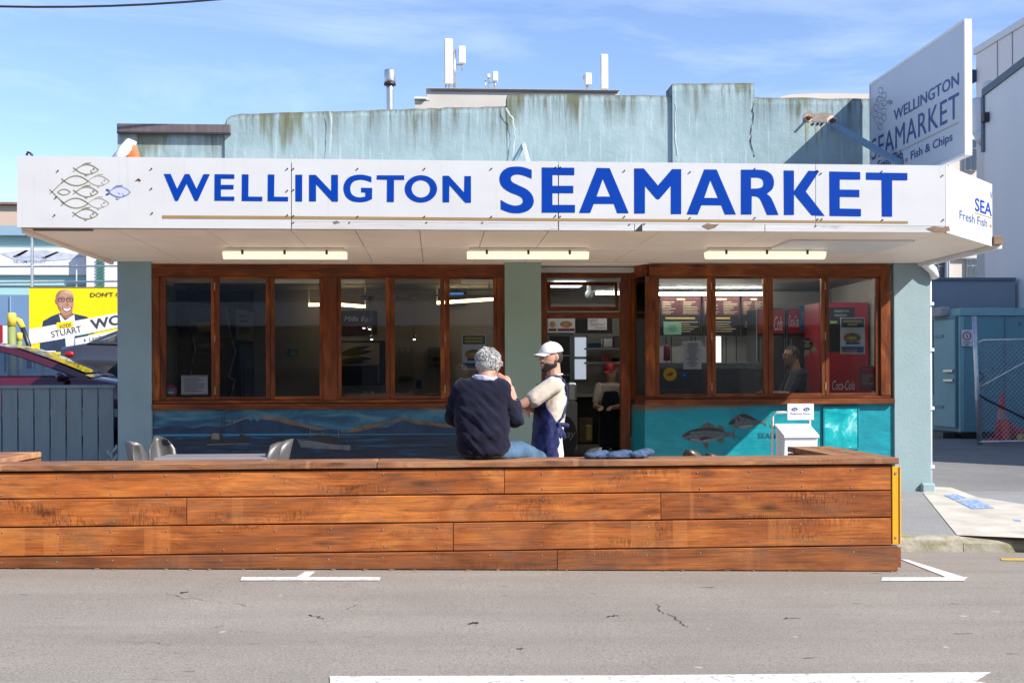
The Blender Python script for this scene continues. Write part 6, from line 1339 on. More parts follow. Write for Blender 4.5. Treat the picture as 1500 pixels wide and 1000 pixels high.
for x in (SX + .9, SX + 1.8, SX + 2.6): mb = MB(); mb.box((x, 23.488, gz + .15), (x + .02, 23.4995, zt_s - .17)); mb.build('panel_joint', 'slatetrim', shed)
yd0, yd1 = WX(1402.5, 540, SX).y, WX(1371, 540, SX).y; zd1 = WX(1402.5, 466, SX).z; zd0 = gz + .22
mb = MB(); mb.box((SX - .05, yd0, zd0), (SX - .002, yd1, zd1), .008); sdoor = mb.build('door', 'shed_l', shed)
for a, b in (((SX - .07, yd0 - .05, zd0), (SX - .002, yd0 - .003, zd1 + .05)), ((SX - .07, yd0, zd1 + .003), (SX - .002, yd1, zd1 + .05))): mb = MB(); mb.box(a, b); mb.build('door_frame', 'shed', sdoor)
for v in (543, 557): y0_ = WX(1388, v, SX).y; z_ = WX(1400, v, SX).z; mb = MB(); mb.box((SX - .10, yd0 + .02, z_ - .03), (SX - .052, y0_, z_ + .03), .01); mb.build('lock_bar', 'steel', sdoor)
for v in (493, 595): z_ = WX(1375, v, SX).z; mb = MB(); mb.box((SX - .07, yd1 - .5, z_ - .03), (SX - .052, yd1 - .05, z_ + .03)); mb.build('hinge', 'shed', sdoor)
mb = MB(); mb.box((SX - .3, yd0, gz), (SX - .02, yd1, gz + .13), .01); mb.build('door_step', 'black', shed)
sl_ = thing('bulkhead_light', 'small grey bulkhead light above the shed door', 'light fitting', (SX - .02, yd1 - .3, zd1 + .2)); mb = MB(); z_ = WX(1373, 459, SX).z; mb.box((SX - .2, yd1 - .75, z_ - .1), (SX - .004, yd1 - .1, z_ + .1), .03); mb.build('housing', 'inside', sl_); mb = MB(); mb.tube([(SX - .03, yd1 + .1, z_), (SX - .03, yd1 + .1, z_ - 1.7)], .025, 6); mb.build('conduit', 'shed', sl_)
ps = thing('speed_sign', 'small white speed sign with a red ring on the corner of the teal shed', 'sign', W(1416, 495, 23.42)); sY = 23.44
card('plate', 1408.5, 483, 1424.5, 507, sY, 'paper', ps, .01, .002)
mb = MB(); mb.tess([[W(1416.5 + 6.4 * math.cos(k * .2618), 492 + 6.6 * math.sin(k * .2618), sY - .003) for k in range(24)], [W(1416.5 + 4.7 * math.cos(k * .2618), 492 + 4.9 * math.sin(k * .2618), sY - .003) for k in range(24)]]); mb.build('red_ring', 'sticker_r', ps, norm=False)
def stext(b_, u0, v1, u1, v0): a = W(u0, v1, sY - .003); q = W(u1, v1, sY - .003); c = W(u0, v0, sY - .003); text_on(b_, 'lettering', 'ink', ps, a, q - a, (0, 0, 1), (q - a).length, c.z - a.z, .01)
stext('5', 1414.8, 495, 1418.3, 489); stext('SPEED', 1411, 502.5, 1422, 500.2); stext('LIMIT', 1412.5, 505.8, 1420.5, 503.6)
for (u, v, w_, h_) in ((1466, 462, 12, 1.6), (1478, 463.5, 8, 1.2), (1492, 470, 4, 8), (1452, 536, 3, 5), (1466, 562, 3, 2)): card('paint_scrape', u, v, u + w_, v + h_, 23.494, 'f_pale', shed, .004)
# chain link gate
GYY = 21.8; gt = thing('chain_link_gate', 'rusty framed chain link gate standing open before the teal shed', 'gate', (W(1432, 645, GYY).x, GYY, path_z(9, GYY)))
mb = MB(); pb = W(1435, 648, GYY); pt = W(1427, 463, GYY); pb.z = path_z(pb.x, GYY); mb.tube([pb, pt], .045, 8); mb.build('post', 'steel', gt, True)
q = lambda u, v: W(u, v, GYY - .02)
mb = MB(); mb.tube([q(1434, 646), q(1430, 580), q(1429, 510), q(1432, 501), q(1440, 498.5), q(1560, 496)], .026, 8); mb.build('frame', 'steel', gt, True); mb = MB(); mb.tube([q(1434, 647), q(1560, 645)], .026, 8); mb.build('frame', 'steel', gt, True)
mb = MB(); mb.tube([q(1436, 567), q(1500, 531), q(1560, 497)], .02, 8); mb.build('brace', 'steel', gt, True); mb = MB(); mb.tube([q(1431, 560), q(1433, 577), q(1445, 585), q(1500, 612), q(1560, 640)], .02, 8); mb.build('brace', 'darkmetal', gt, True)
for P in ((1431, 542, 1440, 549), (1433, 560, 1441, 551)): mb = MB(); mb.tube([q(P[0], P[1]), q(P[2], P[3])], .012, 5); mb.build('latch', 'rust', gt)
mb = MB(); a, b = q(1432, 500), q(1560, 646); x0, x1g, z0g, z1g = a.x, b.x, b.z, a.z; sp = .085
k = x0 - (z1g - z0g)
while k < x1g:
    for s in (1, -1):
        p0 = [k, z0g] if s == 1 else [k, z1g]; p1 = [k + (z1g - z0g), z1g] if s == 1 else [k + (z1g - z0g), z0g]
        if p0[0] < x0: p0 = [x0, p0[1] + s * (x0 - p0[0])]
        if p1[0] > x1g: p1 = [x1g, p1[1] - s * (p1[0] - x1g)]
        if p1[0] > p0[0]: mb.tube([(p0[0], GYY + .004 * s, p0[1]), (p1[0], GYY + .004 * s, p1[1])], .0055, 3, False)
    k += sp
o = mb.build('chain_mesh', 'steel', gt); o['kind'] = 'stuff'
# cones
MAT['cone'] = paint('traffic_cone_plastic', (.55, .035, .03), .5, .12, 6, .05); MAT['reflect'] = paint('cone_sleeve', (.42, .22, .20), .4, .1, 6, 0)
cn_ = thing('traffic_cone', 'upright red traffic cone behind the chain link gate', 'traffic cone', (W(1468, 640, 22.9).x, 22.9, path_z(9, 22.9)), 'red traffic cones behind the gate'); c = LOC[cn_.name][0]; hc = W(1468, 576, 22.9).z - c.z
mb = MB(); mb.box(c + Vector((-.2, -.2, 0)), c + Vector((.2, .2, .05)), .01); mb.build('base', 'cone', cn_); mb = MB(); mb.tube([c + Vector((0, 0, .05)), c + Vector((0, 0, hc * .45)), c + Vector((0, 0, hc * .98)), c + Vector((0, 0, hc))], [.15, .10, .035, .02], 14); mb.build('cone', 'cone', cn_, True); mb = MB(); mb.tube([c + Vector((0, 0, hc * .45)), c + Vector((0, 0, hc * .65))], [.106, .078], 14, False); mb.build('sleeve', 'reflect', cn_, True)
cn2 = thing('traffic_cone', 'red traffic cone lying on its side behind the gate, half out of the frame', 'traffic cone', (W(1492, 640, 22.7).x, 22.7, path_z(9, 22.7)), 'red traffic cones behind the gate'); c = LOC[cn2.name][0]
mb = MB(); mb.box(c + Vector((-.3, -.22, 0)), c + Vector((-.25, .22, .42)), .01); mb.build('base', 'cone', cn2); mb = MB(); mb.tube([c + Vector((-.25, 0, .2)), c + Vector((.5, 0, .05))], [.16, .03], 14); mb.build('cone', 'cone', cn2, True)
yb_ = card('yellow_tag', 1493, 636, 1500, 645, 22.35, 'boll', None, .1, .01, 'small yellow block on the ground beside the fallen cone', 'block')
rw = thing('retaining_wall', 'plain blue grey wall rising behind the teal shed', 'wall', (12, 27.2, .3)); mb = MB(); a = W(1350, 411, 27.2); mb.box((a.x, 27.2, 0), (13.5, 27.6, a.z)); mb.build('wall', 'retw', rw); mb = MB(); mb.box((a.x, 27.15, a.z + .002), (13.5, 27.65, a.z + .07)); mb.build('coping', 'slatetrim', rw)
GX = 13.6; yGf = WX(1442, 250, GX).y; zG0 = WX(1442, 140, GX).z; zG1 = WX(1500, 96, GX).z; yG1 = WX(1500, 250, GX).y
gb = thing('grey_warehouse', 'tall pale grey building on the right, its shaded side wall facing the driveway', 'building', (GX, 20, 0)); slope = (zG1 - zG0) / (yGf - yG1); zf = lambda y: zG0 + slope * (yGf - y)
mb = MB(); mb.prism([(GX, yGf, -.3), (GX, yGf, zf(yGf)), (GX, 13.9, min(zf(13.9), 10.4)), (GX, 13.9, -.3)], (2.3, 0, 0)); mb.build('wall', 'greyb', gb)
mb = MB(); mb.prism([(GX - .05, yGf + .03, zf(yGf) - .02), (GX - .05, yGf + .03, zf(yGf) + .16), (GX - .05, 13.9, min(zf(13.9), 10.4) + .16), (GX - .05, 13.9, min(zf(13.9), 10.4) - .02)], (.3, 0, 0)); mb.build('roof_trim', 'slatetrim', gb); mb = MB(); mb.box((GX - .06, yGf - .05, zf(yGf) - 1.4), (GX - .002, yGf + .06, zf(yGf) - .03)); mb.build('edge_trim', 'slatetrim', gb)
TX = 16.0; yT = WX(1430, 150, TX).y; zT = WX(1430, 80, TX).z
tb = thing('lilac_block', 'taller lilac white building behind the grey one at the right edge', 'building', (TX, 25, 0)); mb = MB(); mb.box((TX, 15, -.3), (TX + 8, yT, zT)); mb.build('wall', 'lilac', tb); mb = MB(); mb.box((TX - .06, 15, zT + .002), (TX + 8, yT + .06, zT + .2)); mb.build('coping', 'white', tb)
for u in (1484, 1462): y_ = WX(u, 100, TX).y; mb = MB(); mb.box((TX - .012, y_, 5), (TX - .001, y_ + .05, zT)); mb.build('panel_joint', 'retw', tb)
mb = MB(); P = [WX(u, v, TX - .12) for u, v in ((1431, 146), (1432, 165), (1433, 192), (1437, 200), (1444, 207))]; mb.tube(P, .2, 10); mb.build('vent_pipe', 'white_pl', tb, True)
mb = MB(); a, b = WX(1424, 103, TX - .1), WX(1430.5, 118, TX - .1); mb.box((TX - .22, a.y - .1, b.z), (TX - .01, a.y + .1, a.z), .02); mb.build('meter_box', 'bluetrim', tb)
mb = MB(); a = WX(1449, 126, GX + .6); mb.ell(a, (.2, .2, .14), 2); mb.tube([a, a + Vector((0, .0, -.8))], .04, 6); wl_ = mb.build('roof_lamp', 'white', gb)
mb = MB(); a = WX(1441, 172, GX - .12); mb.box(a + Vector((-.03, -.08, -.12)), a + Vector((.11, .1, .12)), .02); mb.build('wall_lamp', 'darkmetal', gb)
ap = thing('apartment_block', 'beige apartment block with white framed windows behind the canopy end', 'building', W(1395, 520, 45)); card('wall', 1300, 172, 1445, 560, 45, 'apt', ap, 10); card('coping', 1298, 167, 1446, 171.8, 44.8, 'lilac', ap, 10.3); card('string_course', 1300, 377, 1445, 379, 44.85, 'retw', ap, .14)
for r in ((1414, 203, 1432, 250), (1417, 378.5, 1434.5, 412), (1375, 203, 1391, 250), (1375, 380, 1391, 412), (1340, 203, 1358, 250)):
    mb = MB(); a = W(r[0], r[1], 44.9); b = W(r[2], r[3], 44.9); wf = card('window', *r, 44.88, 'white', ap, .1, .004); um = (r[0] + r[2]) / 2; vm_ = r[1] + (r[3] - r[1]) * .3
    for (u0, u1) in ((r[0] + 1.2, um - .6), (um + .6, r[2] - 1.2)):
        for (v0, v1) in ((r[1] + 1.2, vm_ - .6), (vm_ + .6, r[3] - 1.2)): card('pane', u0, v0, u1, v1, 44.86, MAT['winblue'], wf, .015)
for u in (1386, 1389): mb = MB(); mb.tube([W(u, 375, 44.8), W(u, 430, 44.8)], .06, 6); mb.build('downpipe', 'retw', ap)
crf = thing('curved_roof_building', 'pale building whose low curved roof shows over the parapet left of the blade sign', 'building', W(1210, 520, 32)); mb = MB(); T = [(1138, 147), (1145, 141), (1160, 138.5), (1190, 137.2), (1230, 137), (1300, 138), (1310, 170), (1138, 170)]; mb.prism([W(u, v, 32) for u, v in T], (0, 5, 0)); mb.build('roof', 'apt', crf); mb = MB(); mb.prism([W(1138, 170.2, 32), W(1310, 170.2, 32), W(1310, 560, 32), W(1138, 560, 32)], (0, 5, 0)); mb.build('wall', 'apt', crf)
# ---- over the roof
MAT['stain_w'] = paint('stained_white_render', (.46, .43, .39), .8, .12, 1.2, .15, 6)
sb_ = thing('white_roof_block', 'white stepped rendered building showing above the shop parapet', 'building', W(760, 520, 28)); mb = MB(); mb.prism([W(u, v, 28) for u, v in ((608, 143), (625, 143), (625, 130), (907, 132.5), (907, 180), (608, 180))], (0, 8, 0)); mb.build('wall', 'stain_w', sb_)
mb = MB(); mb.prism([W(608, 180.2, 28), W(907, 180.2, 28), W(907, 560, 28), W(608, 560, 28)], (0, 8, 0)); mb.build('wall', 'stain_w', sb_)
for r in ((607, 142, 625, 144.5), (624, 129, 908, 132)): card('coping', *r, 27.9, 'lilac', sb_, 8.2)
for r in ((613, 146.8, 629, 147.8), (631, 134, 905, 135)): card('shadow_groove', *r, 27.99, 'inside_d', sb_, .02)
def antenna(name, label, boxes, tubes, Y, grp='mobile antennas on the white roof', base=131):
    u = (boxes[0][0] + boxes[0][2]) / 2; t = thing(name, label, 'antenna', W(u, base, Y), grp)
    for b_ in boxes: card('panel', *b_, Y, 'white', t, .16, .02)
    for P in tubes: mb = MB(); mb.tube([W(a_, b_, Y + .1) for a_, b_ in P[:-1]], P[-1], 8); mb.build('mast', 'steel', t, True)
antenna('antenna', 'tall white panel antenna with a smaller box on its mast', [(651, 56.5, 663.5, 123.5), (671.5, 67, 682, 93)], [((666, 73), (666, 131), .035), ((667, 96), (677, 95), .02), ((677, 90), (677, 104), .02), ((653, 123), (653, 131), .02), ((658, 123), (658, 131), .02)], 29)
antenna('antenna', 'small cluster of grey antennas at the middle of the white roof', [(721.5, 104.5, 729.5, 119), (713, 108, 718, 114)], [((715.5, 108), (715.5, 131), .02), ((725, 118), (725, 131), .03), ((714, 122), (730, 120), .012), ((711, 118), (711, 131), .014)], 29)
antenna('antenna', 'short white box antenna left of the tall one at the right end', [(857, 106.5, 867, 124.5)], [((860, 124), (860, 132), .03), ((855, 111), (855, 118), .01)], 29)
antenna('antenna', 'tall plain white antenna box at the right end of the white roof', [(880, 79, 891, 131)], [((885, 130), (885, 133), .03)], 29)
fl_ = thing('flue_pipe', 'galvanised flue pipe with a wide cap above the shop parapet', 'flue', (W(571, 158, 16.5).x, 16.5, 3.1)); c = W(571, 103, 16.5); rr = (W(579.5, 110, 16.5).x - W(562.5, 110, 16.5).x) / 2
mb = MB(); pz = [3.1 + .12 * k for k in range(int((W(571, 118, 16.5).z - 3.1) / .12) + 1)]; mb.tube([(c.x, 16.5, z) for z in pz], [rr * .62 * (1.0 if k % 2 else 1.035) for k in range(len(pz))], 16); mb.build('pipe', 'steel', fl_, True)
mb = MB(); zc0 = W(571, 122, 16.5).z; mb.tube([(c.x, 16.5, zc0), (c.x, 16.5, zc0 + .03), (c.x, 16.5, c.z - .02), (c.x, 16.5, c.z)], [rr * .93, rr, rr, rr * .9], 18); mb.build('cap', 'steel', fl_, True); mb = MB(); mb.tube([(c.x, 16.5, zc0 - .03), (c.x, 16.5, zc0 - .002)], rr * 1.04, 18); mb.build('cap_ring', 'darkmetal', fl_, True)
mb = MB(); P0, P1 = W(-120, 11.5, 13), W(440, -7, 13); mb.tube([P0.lerp(P1, k / 10) + Vector((0, 0, -.10 * 4 * (k / 10) * (1 - k / 10) + .05)) for k in range(11)], .012, 6); one(mb.build('power_cable', 'black'), 'black overhead cable crossing the top left corner of the sky', 'cable')

# ---- the other side of the street, seen only in the glass
ob = thing('opposite_shops', 'grey two storey shop row across the street, seen as reflections in the windows', 'building', (0, -9, 0)); MAT['opp'] = paint('grey_opposite_render', (.17, .17, .175), .8, .15, .5, .1, 5); MAT['opp_l'] = paint('pale_opposite_band', (.45, .44, .43), .8, .1, .5, .1, 5)
for a, b, mt_ in (((-40, -16, 0), (40, -9, 3.0), 'opp'), ((-40, -15, 3.7), (40, -9.2, 7.5), 'opp'), ((-40, -9.5, 3.01), (40, -7.2, 3.69), 'opp_l')): mb = MB(); mb.box(a, b); mb.build('wall', mt_, ob)
for k in range(-9, 10): mb = MB(); mb.box((k * 3.6 - 1.3, -9.05, .5), (k * 3.6 + 1.3, -8.99, 2.7)); wq = mb.build('window', 'winglass', ob); mb = MB(); mb.box((k * 3.6 - .7, -9.25, 4.6), (k * 3.6 + .7, -9.19, 6.3)); mb.build('window', 'winglass', ob)
grid('opposite_footpath', [-40, 0, 40], [-9, -6], lambda x, y: .12, 'path')
# ================================================================ PEOPLE
def skin_mat(name, c):
    m, n, b = new_mat(name); v = coords(n)
    col = ramp(n, nz(n, v, 9, 4), [(0.35, sc(c, .88)), (0.65, (min(1, c[0] * 1.08), c[1], c[2]))]); lk(n, col, b.inputs['Base Color']); b.inputs['Roughness'].default_value = .5; b.inputs['Subsurface Weight'].default_value = .12; b.inputs['Subsurface Radius'].default_value = (.01, .004, .002); b.inputs['Subsurface Scale'].default_value = .5
    bump(n, b, nz(n, v, 60, 3), .08, .003); return m
def cloth_mat(name, c, var=.15, sc_=9, knit=0.0, rough=.9, sheen=.2):
    m, n, b = new_mat(name); v = coords(n)
    col = ramp(n, nz(n, v, sc_, 6, .6), [(0.3, sc(c, 1 - var)), (0.7, sc(c, 1 + var))]); lk(n, col, b.inputs['Base Color']); b.inputs['Roughness'].default_value = rough; b.inputs['Sheen Weight'].default_value = sheen; b.inputs['Sheen Roughness'].default_value = .5; b.inputs['Specular IOR Level'].default_value = .2
    p = bump(n, b, nz(n, coords(n, (1, 1, 2.2)), 14, 4, .55, .8), .35, .012)
    if knit: bump(n, b, nz(n, v, 190, 2), knit, .003, p)
    return m
MAT['skin_o'] = skin_mat('ruddy_skin', (.50, .25, .18)); MAT['skin_y'] = skin_mat('tanned_skin', (.48, .265, .185)); MAT['skin_d'] = skin_mat('brown_skin', (.28, .15, .10))
MAT['sweater'] = cloth_mat('navy_knit', (.0075, .008, .020), .3, 9, .5, .95, .06); MAT['jeans'] = cloth_mat('blue_denim', (.060, .115, .185), .5, 6, .4, .9, .04); MAT['shirt'] = cloth_mat('pale_blue_shirt', (.36, .39, .52), .08, 9, .1)
MAT['tee'] = cloth_mat('cream_cotton', (.50, .43, .355), .05, 7, .2, .9, .1); MAT['apron'] = cloth_mat('navy_apron_cloth', (.016, .022, .090), .2, 7, .15, .6, .05); MAT['shorts'] = cloth_mat('white_cotton', (.60, .57, .53), .05, 7, .1); MAT['capw'] = cloth_mat('white_cap_cloth', (.60, .585, .57), .04, 9, .15, .85, .1)
MAT['darkshirt'] = cloth_mat('dark_shirt', (.012, .015, .026), .2, 8, .1); MAT['shoe'] = paint('dark_shoe', (.03, .025, .022), .6, .2, 9, .1)
m, n, b = new_mat('grey_hair'); vv = coords(n, (1, 1, 1)); oc = ramp(n, nz(n, vv, 38, 4, .7), [(.3, (.15, .148, .142)), (.5, (.36, .355, .345)), (.7, (.60, .595, .58))]); lk(n, oc, b.inputs['Base Color']); b.inputs['Roughness'].default_value = .55; bump(n, b, nz(n, coords(n, (1, 1, .4)), 70, 4, .7), .7, .008); MAT['hair_g'] = m
MAT['hair_d'] = paint('dark_hair', (.014, .010, .008), .6, .4, 60, .6, 120)
def folds(me, amp, sc_=(7, 7, 13), rot=0.0, lo=None, seed=0.0):
    for v in me.vertices:
        p = v.co; q = Vector((p.x * sc_[0] + seed, p.y * sc_[1], (p.z + rot * p.x) * sc_[2])); k = 1 - abs(noise.noise(q)) * 2; k2 = noise.noise(q * 2.3 + Vector((5, 1, 7)))
        v.co = p + v.normal * amp * (k * .8 + k2 * .45 - .2)
        if lo is not None and v.co.z < lo: v.co.z = lo
def blob(name, mb, mat, parent, voxel=.009, it=4, amp=0.0, **kw):
    me = remesh(mb, voxel, it)
    if amp: folds(me, amp, **kw)
    return link(name, me, mat, parent, False, True)
def hand(mb, wrist, fwd, side_, nrm, curl=.6, k=1.0):
    """palm, four unequal fingers bent at the knuckles, and a thumb from the side of the palm"""
    f = Vector(fwd).normalized(); s = Vector(side_).normalized(); n = Vector(nrm).normalized(); w_ = Vector(wrist)
    mb.hull([(w_, .024 * k), (w_ + f * .085 * k + s * .032 * k, .012 * k), (w_ + f * .08 * k - s * .032 * k, .011 * k), (w_ + f * .05 * k + n * .008, .018 * k)], 2)
    for i, (o, L) in enumerate(((.033, .070), (.011, .078), (-.011, .073), (-.032, .058))):
        p = w_ + f * (.085 - .004 * abs(i - 1)) * k + s * o * k; d = f.copy()
        for j, fr2 in enumerate((.45, .32, .25)):
            d = (d + n * curl * (.45 + .3 * j)).normalized(); q = p + d * L * fr2 * k; mb.hull([(p, (.0098 - .0009 * j) * k), (q, (.0090 - .0009 * j) * k)], 1); p = q
    p = w_ + f * .025 * k + s * .03 * k; q = p + (f * .6 + s * .75 + n * .3).normalized() * .042 * k; mb.hull([(p, .013 * k), (q, .011 * k)], 1); mb.hull([(q, .011 * k), (q + (f * .9 + s * .1 + n * .5).normalized() * .03 * k, .008 * k)], 1)
def head(mb, c, fwd, up=(0, 0, 1), k=1.0):
    """skull, jaw, nose, brow, ears; c = middle of the skull; returns a frame for caps and hair"""
    f = Vector(fwd).normalized(); u = Vector(up).normalized(); s = u.cross(f).normalized(); u = f.cross(s).normalized(); c = Vector(c)
    M3 = Matrix((f, s, u)).transposed()
    at = lambda a, b_, d: c + (f * a + s * b_ + u * d) * k
    mb.ell(c, (.098 * k, .077 * k, .105 * k), 3, M3)
    mb.hull([(at(.045, 0, .02), .055 * k), (at(.060, .025, -.055), .024 * k), (at(.060, -.025, -.055), .024 * k), (at(.078, 0, -.108), .020 * k), (at(.0, .05, -.075), .022 * k), (at(.0, -.05, -.075), .022 * k)], 2)
    mb.hull([(at(.095, 0, .012), .010 * k), (at(.118, 0, -.028), .0125 * k), (at(.098, .012, -.032), .009 * k), (at(.098, -.012, -.032), .009 * k)], 2)
    mb.hull([(at(.092, .035, .020), .011 * k), (at(.092, -.035, .020), .011 * k)], 2)
    mb.hull([(at(.094, .018, -.066), .008 * k), (at(.094, -.018, -.066), .008 * k), (at(.088, 0, -.074), .012 * k)], 2)
    for q in (1, -1): mb.hull([(at(-.005, .078 * q, .012), (.012 * k, .008 * k, .016 * k)), (at(-.012, .085 * q, -.012), (.012 * k, .009 * k, .022 * k)), (at(-.004, .078 * q, -.034), .008 * k)], 2)
    return at, M3
def eyes(at, parent):
    for q in (1, -1):
        mb = MB(); mb.ell(at(.083, .031 * q, -.002), .013, 2); e = mb.build('eye', 'white', parent, True); mb = MB(); mb.ell(at(.0945, .031 * q, -.002), .0055, 2); mb.build('iris', 'black', e, True)
        mb = MB(); mb.hull([(at(.100, .018 * q, .028), .005), (at(.090, .05 * q, .026), .005)], 1); mb.build('eyebrow', 'hair_d', parent)

# ---- man sitting on the bench, his back to the street
sm = thing('person', 'grey haired man in navy sweater and jeans sitting on the bench, back turned', 'person', W(712, 672, 9.08), 'people outside the shop')
Q = lambda u, v, y: W(u, v, y)
body = MB()
hf = Vector((.62, .76, -.16)); hc = Q(715.5, 530.5, 9.13)
at, M3 = head(body, hc, hf, (-.06, -.02, 1), 1.0)
nk = Q(712, 556, 9.10); body.hull([(hc + Vector((-.01, -.015, -.05)), .062), (nk, .066)], 2)
body.hull([(nk + Vector((0, 0, -.05)), (.10, .08, .05)), (Q(706, 600, 9.10), (.17, .11, .1)), (Q(708, 650, 9.1), (.16, .11, .08))], 2)
el = Q(755.5, 611, 9.13); wr = Q(748, 569, 9.22)
body.hull([(Q(741, 572, 9.10), .055), (el, .048)], 2); body.hull([(el, .047), (el.lerp(wr, .4), .046), (wr, .029)], 2)
hd = Q(731, 552, 9.25) - wr; hand(body, wr, hd, Vector((.5, .2, .8)), Vector((-.75, .3, .35)), .75, .98)
le = Q(664, 612, 9.20); lw = Q(694, 628, 9.44); body.hull([(Q(673, 572, 9.12), .055), (le, .046)], 2); body.hull([(le, .045), (lw, .03)], 2); hand(body, lw, Vector((.8, .4, -.1)), (0, .3, 1), (0, .8, -.5), .4, .95)
blob('body', body, 'skin_o', sm, .0075, 3)
eyes(at, sm)
sw = MB()
sw.hull([(Q(708, 660, 9.09), (.198, .135, .055)), (Q(707, 638, 9.095), (.205, .155, .08)), (Q(705, 606, 9.10), (.205, .145, .10))], 3)
sw.hull([(Q(705, 606, 9.10), (.20, .14, .09)), (Q(682, 568, 9.11), (.085, .085, .075)), (Q(732, 570, 9.10), (.085, .085, .075)), (Q(711, 560, 9.10), (.09, .085, .055))], 3)
sw.hull([(Q(676, 570, 9.115), .078), (Q(666, 594, 9.17), .066), (le, .063)], 2); sw.hull([(le, .062), (lw, .044)], 2)
sw.hull([(Q(732, 571, 9.10), .078), (Q(742, 594, 9.11), .064), (el + Vector((.0, 0, -.012)), .066)], 2); sw.hull([(el + Vector((0, 0, -.012)), .065), (el.lerp(wr, .42), .058)], 2)
me = remesh(sw, .010, 5)
folds(me, .016, (5, 5, 11), .9, capz + .002, 2.0)
for v in me.vertices:      # deep creases round the waist and the bent arm
    p = v.co; t = (p.z - 1.02 - .38 * (p.x - .0)) * 30; wgt = max(0, 1 - abs(p.z - 1.0) / .22) * (1 if p.y < 9.2 else .3)
    v.co = p + v.normal * (.008 * math.sin(t + 3.0 * noise.noise(p * 4)) * wgt)
    if v.co.z < capz + .002: v.co.z = capz + .002
link('sweater', me, 'sweater', sm, False, True)
cl = MB(); cc = Q(710, 552.5, 9.10)
ring = [cc + Vector((.088 * math.cos(R(a)), .082 * math.sin(R(a)), .014 * math.sin(R(a + 20)) - .006 * math.cos(R(a)))) for a in range(0, 361, 20)]
cl.tube(ring, .0125, 8); cl.hull([(cc + Vector((-.075, -.05, .012)), .011), (cc + Vector((.06, -.072, -.018)), .012), (cc + Vector((-.01, -.084, .006)), .012), (cc + Vector((-.01, -.083, -.014)), .012)], 2); blob('shirt_collar', cl, 'shirt', sm, .006, 2)
jn = MB(); kR = Q(789, 671, 9.48); kL = Q(768, 671, 9.62)
jn.hull([(Q(708, 664, 9.11), (.185, .12, .05)), (Q(716, 660, 9.13), (.18, .13, .06))], 3); jn.hull([(Q(735, 660, 9.11), .080), (Q(762, 661, 9.28), .078), (kR, .064)], 2); jn.hull([(Q(708, 662, 9.16), .082), (kL, .066)], 2)
aR = Vector((kR.x + .03, kR.y + .06, .06)); aL = Vector((kL.x - .02, kL.y + .05, .06)); jn.hull([(kR, .064), (aR, .05)], 2); jn.hull([(kL, .065), (aL, .05)], 2)
me = remesh(jn, .010, 4); folds(me, .008, (9, 9, 6), .4, None, 4.0)
for v in me.vertices:
    if v.co.z < capz + .001 and v.co.y < BYF + SW - .02: v.co.z = capz + .001
link('jeans', me, 'jeans', sm, False, True)
for a_ in (aR, aL): s_ = MB(); g_ = road_z(a_.x, a_.y) + .045; s_.hull([((a_.x, a_.y - .03, g_), (.045, .05, .045)), ((a_.x + .03, a_.y + .17, g_ - .01), (.045, .06, .034))], 2); s_.build('shoe', 'shoe', sm, True)
# thick wavy hair: a shell plus many separate locks
hb = MB(); hb.ell(hc + Vector((-.004, -.006, .004)), (.104, .083, .106), 3, M3)
me = remesh(hb, .007, 1)
def face_side(p): d = p - hc; return d.dot(hf.normalized())
bm_ = bmesh.new(); bm_.from_mesh(me); dead = [v for v in bm_.verts if face_side(v.co) > .028 and (v.co - hc).z < .085 or (v.co - hc).z < -.062 or (v.co - hc).normalized().z > .93]; bmesh.ops.delete(bm_, geom=dead, context='VERTS'); bm_.to_mesh(me); bm_.free()
for v in me.vertices: v.co += v.normal * (noise.noise(v.co * 30) * .005 + noise.noise(v.co * 80) * .003)
hs_ = link('hair', me, 'hair_g', sm, False, True)
lk_ = MB(); rg2 = random.Random(3); f_ = hf.normalized(); s__ = Vector((0, 0, 1)).cross(f_).normalized(); n_l = 0
while n_l < 620:
    d = Vector((rg2.gauss(0, 1), rg2.gauss(0, 1), rg2.gauss(.15, 1))).normalized()
    a_f = d.dot(f_)
    if a_f > .34 and d.z < .80 or d.z < -.42: continue
    if d.z > .86 and rg2.random() < .85: continue
    loc = M3 @ Vector((d.dot(f_) * .100, d.dot(s__) * .081, d.z * .106)); p = hc + loc
    down = (Vector((0, 0, -1)) + f_ * -.25 + Vector((rg2.uniform(-.7, .7), rg2.uniform(-.7, .7), 0)) * .8); down = (down - d * down.dot(d)).normalized(); sd = d.cross(down); L = rg2.uniform(.035, .06); pts = []
    ph = rg2.uniform(0, 6)
    for k in range(5):
        t = k / 4; pts.append(p + down * L * t + d * (.001 + .006 * math.sin(t * 2.9)) + sd * .005 * math.sin(ph + t * 3))
    lk_.tube(pts, [.002, .0042, .004, .003, .0008], 4); n_l += 1
o = lk_.build('hair_locks', 'hair_g', sm, True); o['kind'] = 'stuff'
gm = MB(); gm.tube([at(-.01, -.082, .012), at(.075, -.078, .010), at(.10, -.06, .006)], .0028, 5); gm.build('glasses_arm', 'white', sm)
gm = MB(); ribbon(gm, [at(.108, q * .001, .0) for q in (-60, -20, 20, 60)], .03, f_); gm.build('glasses_front', 'white', sm, norm=False)

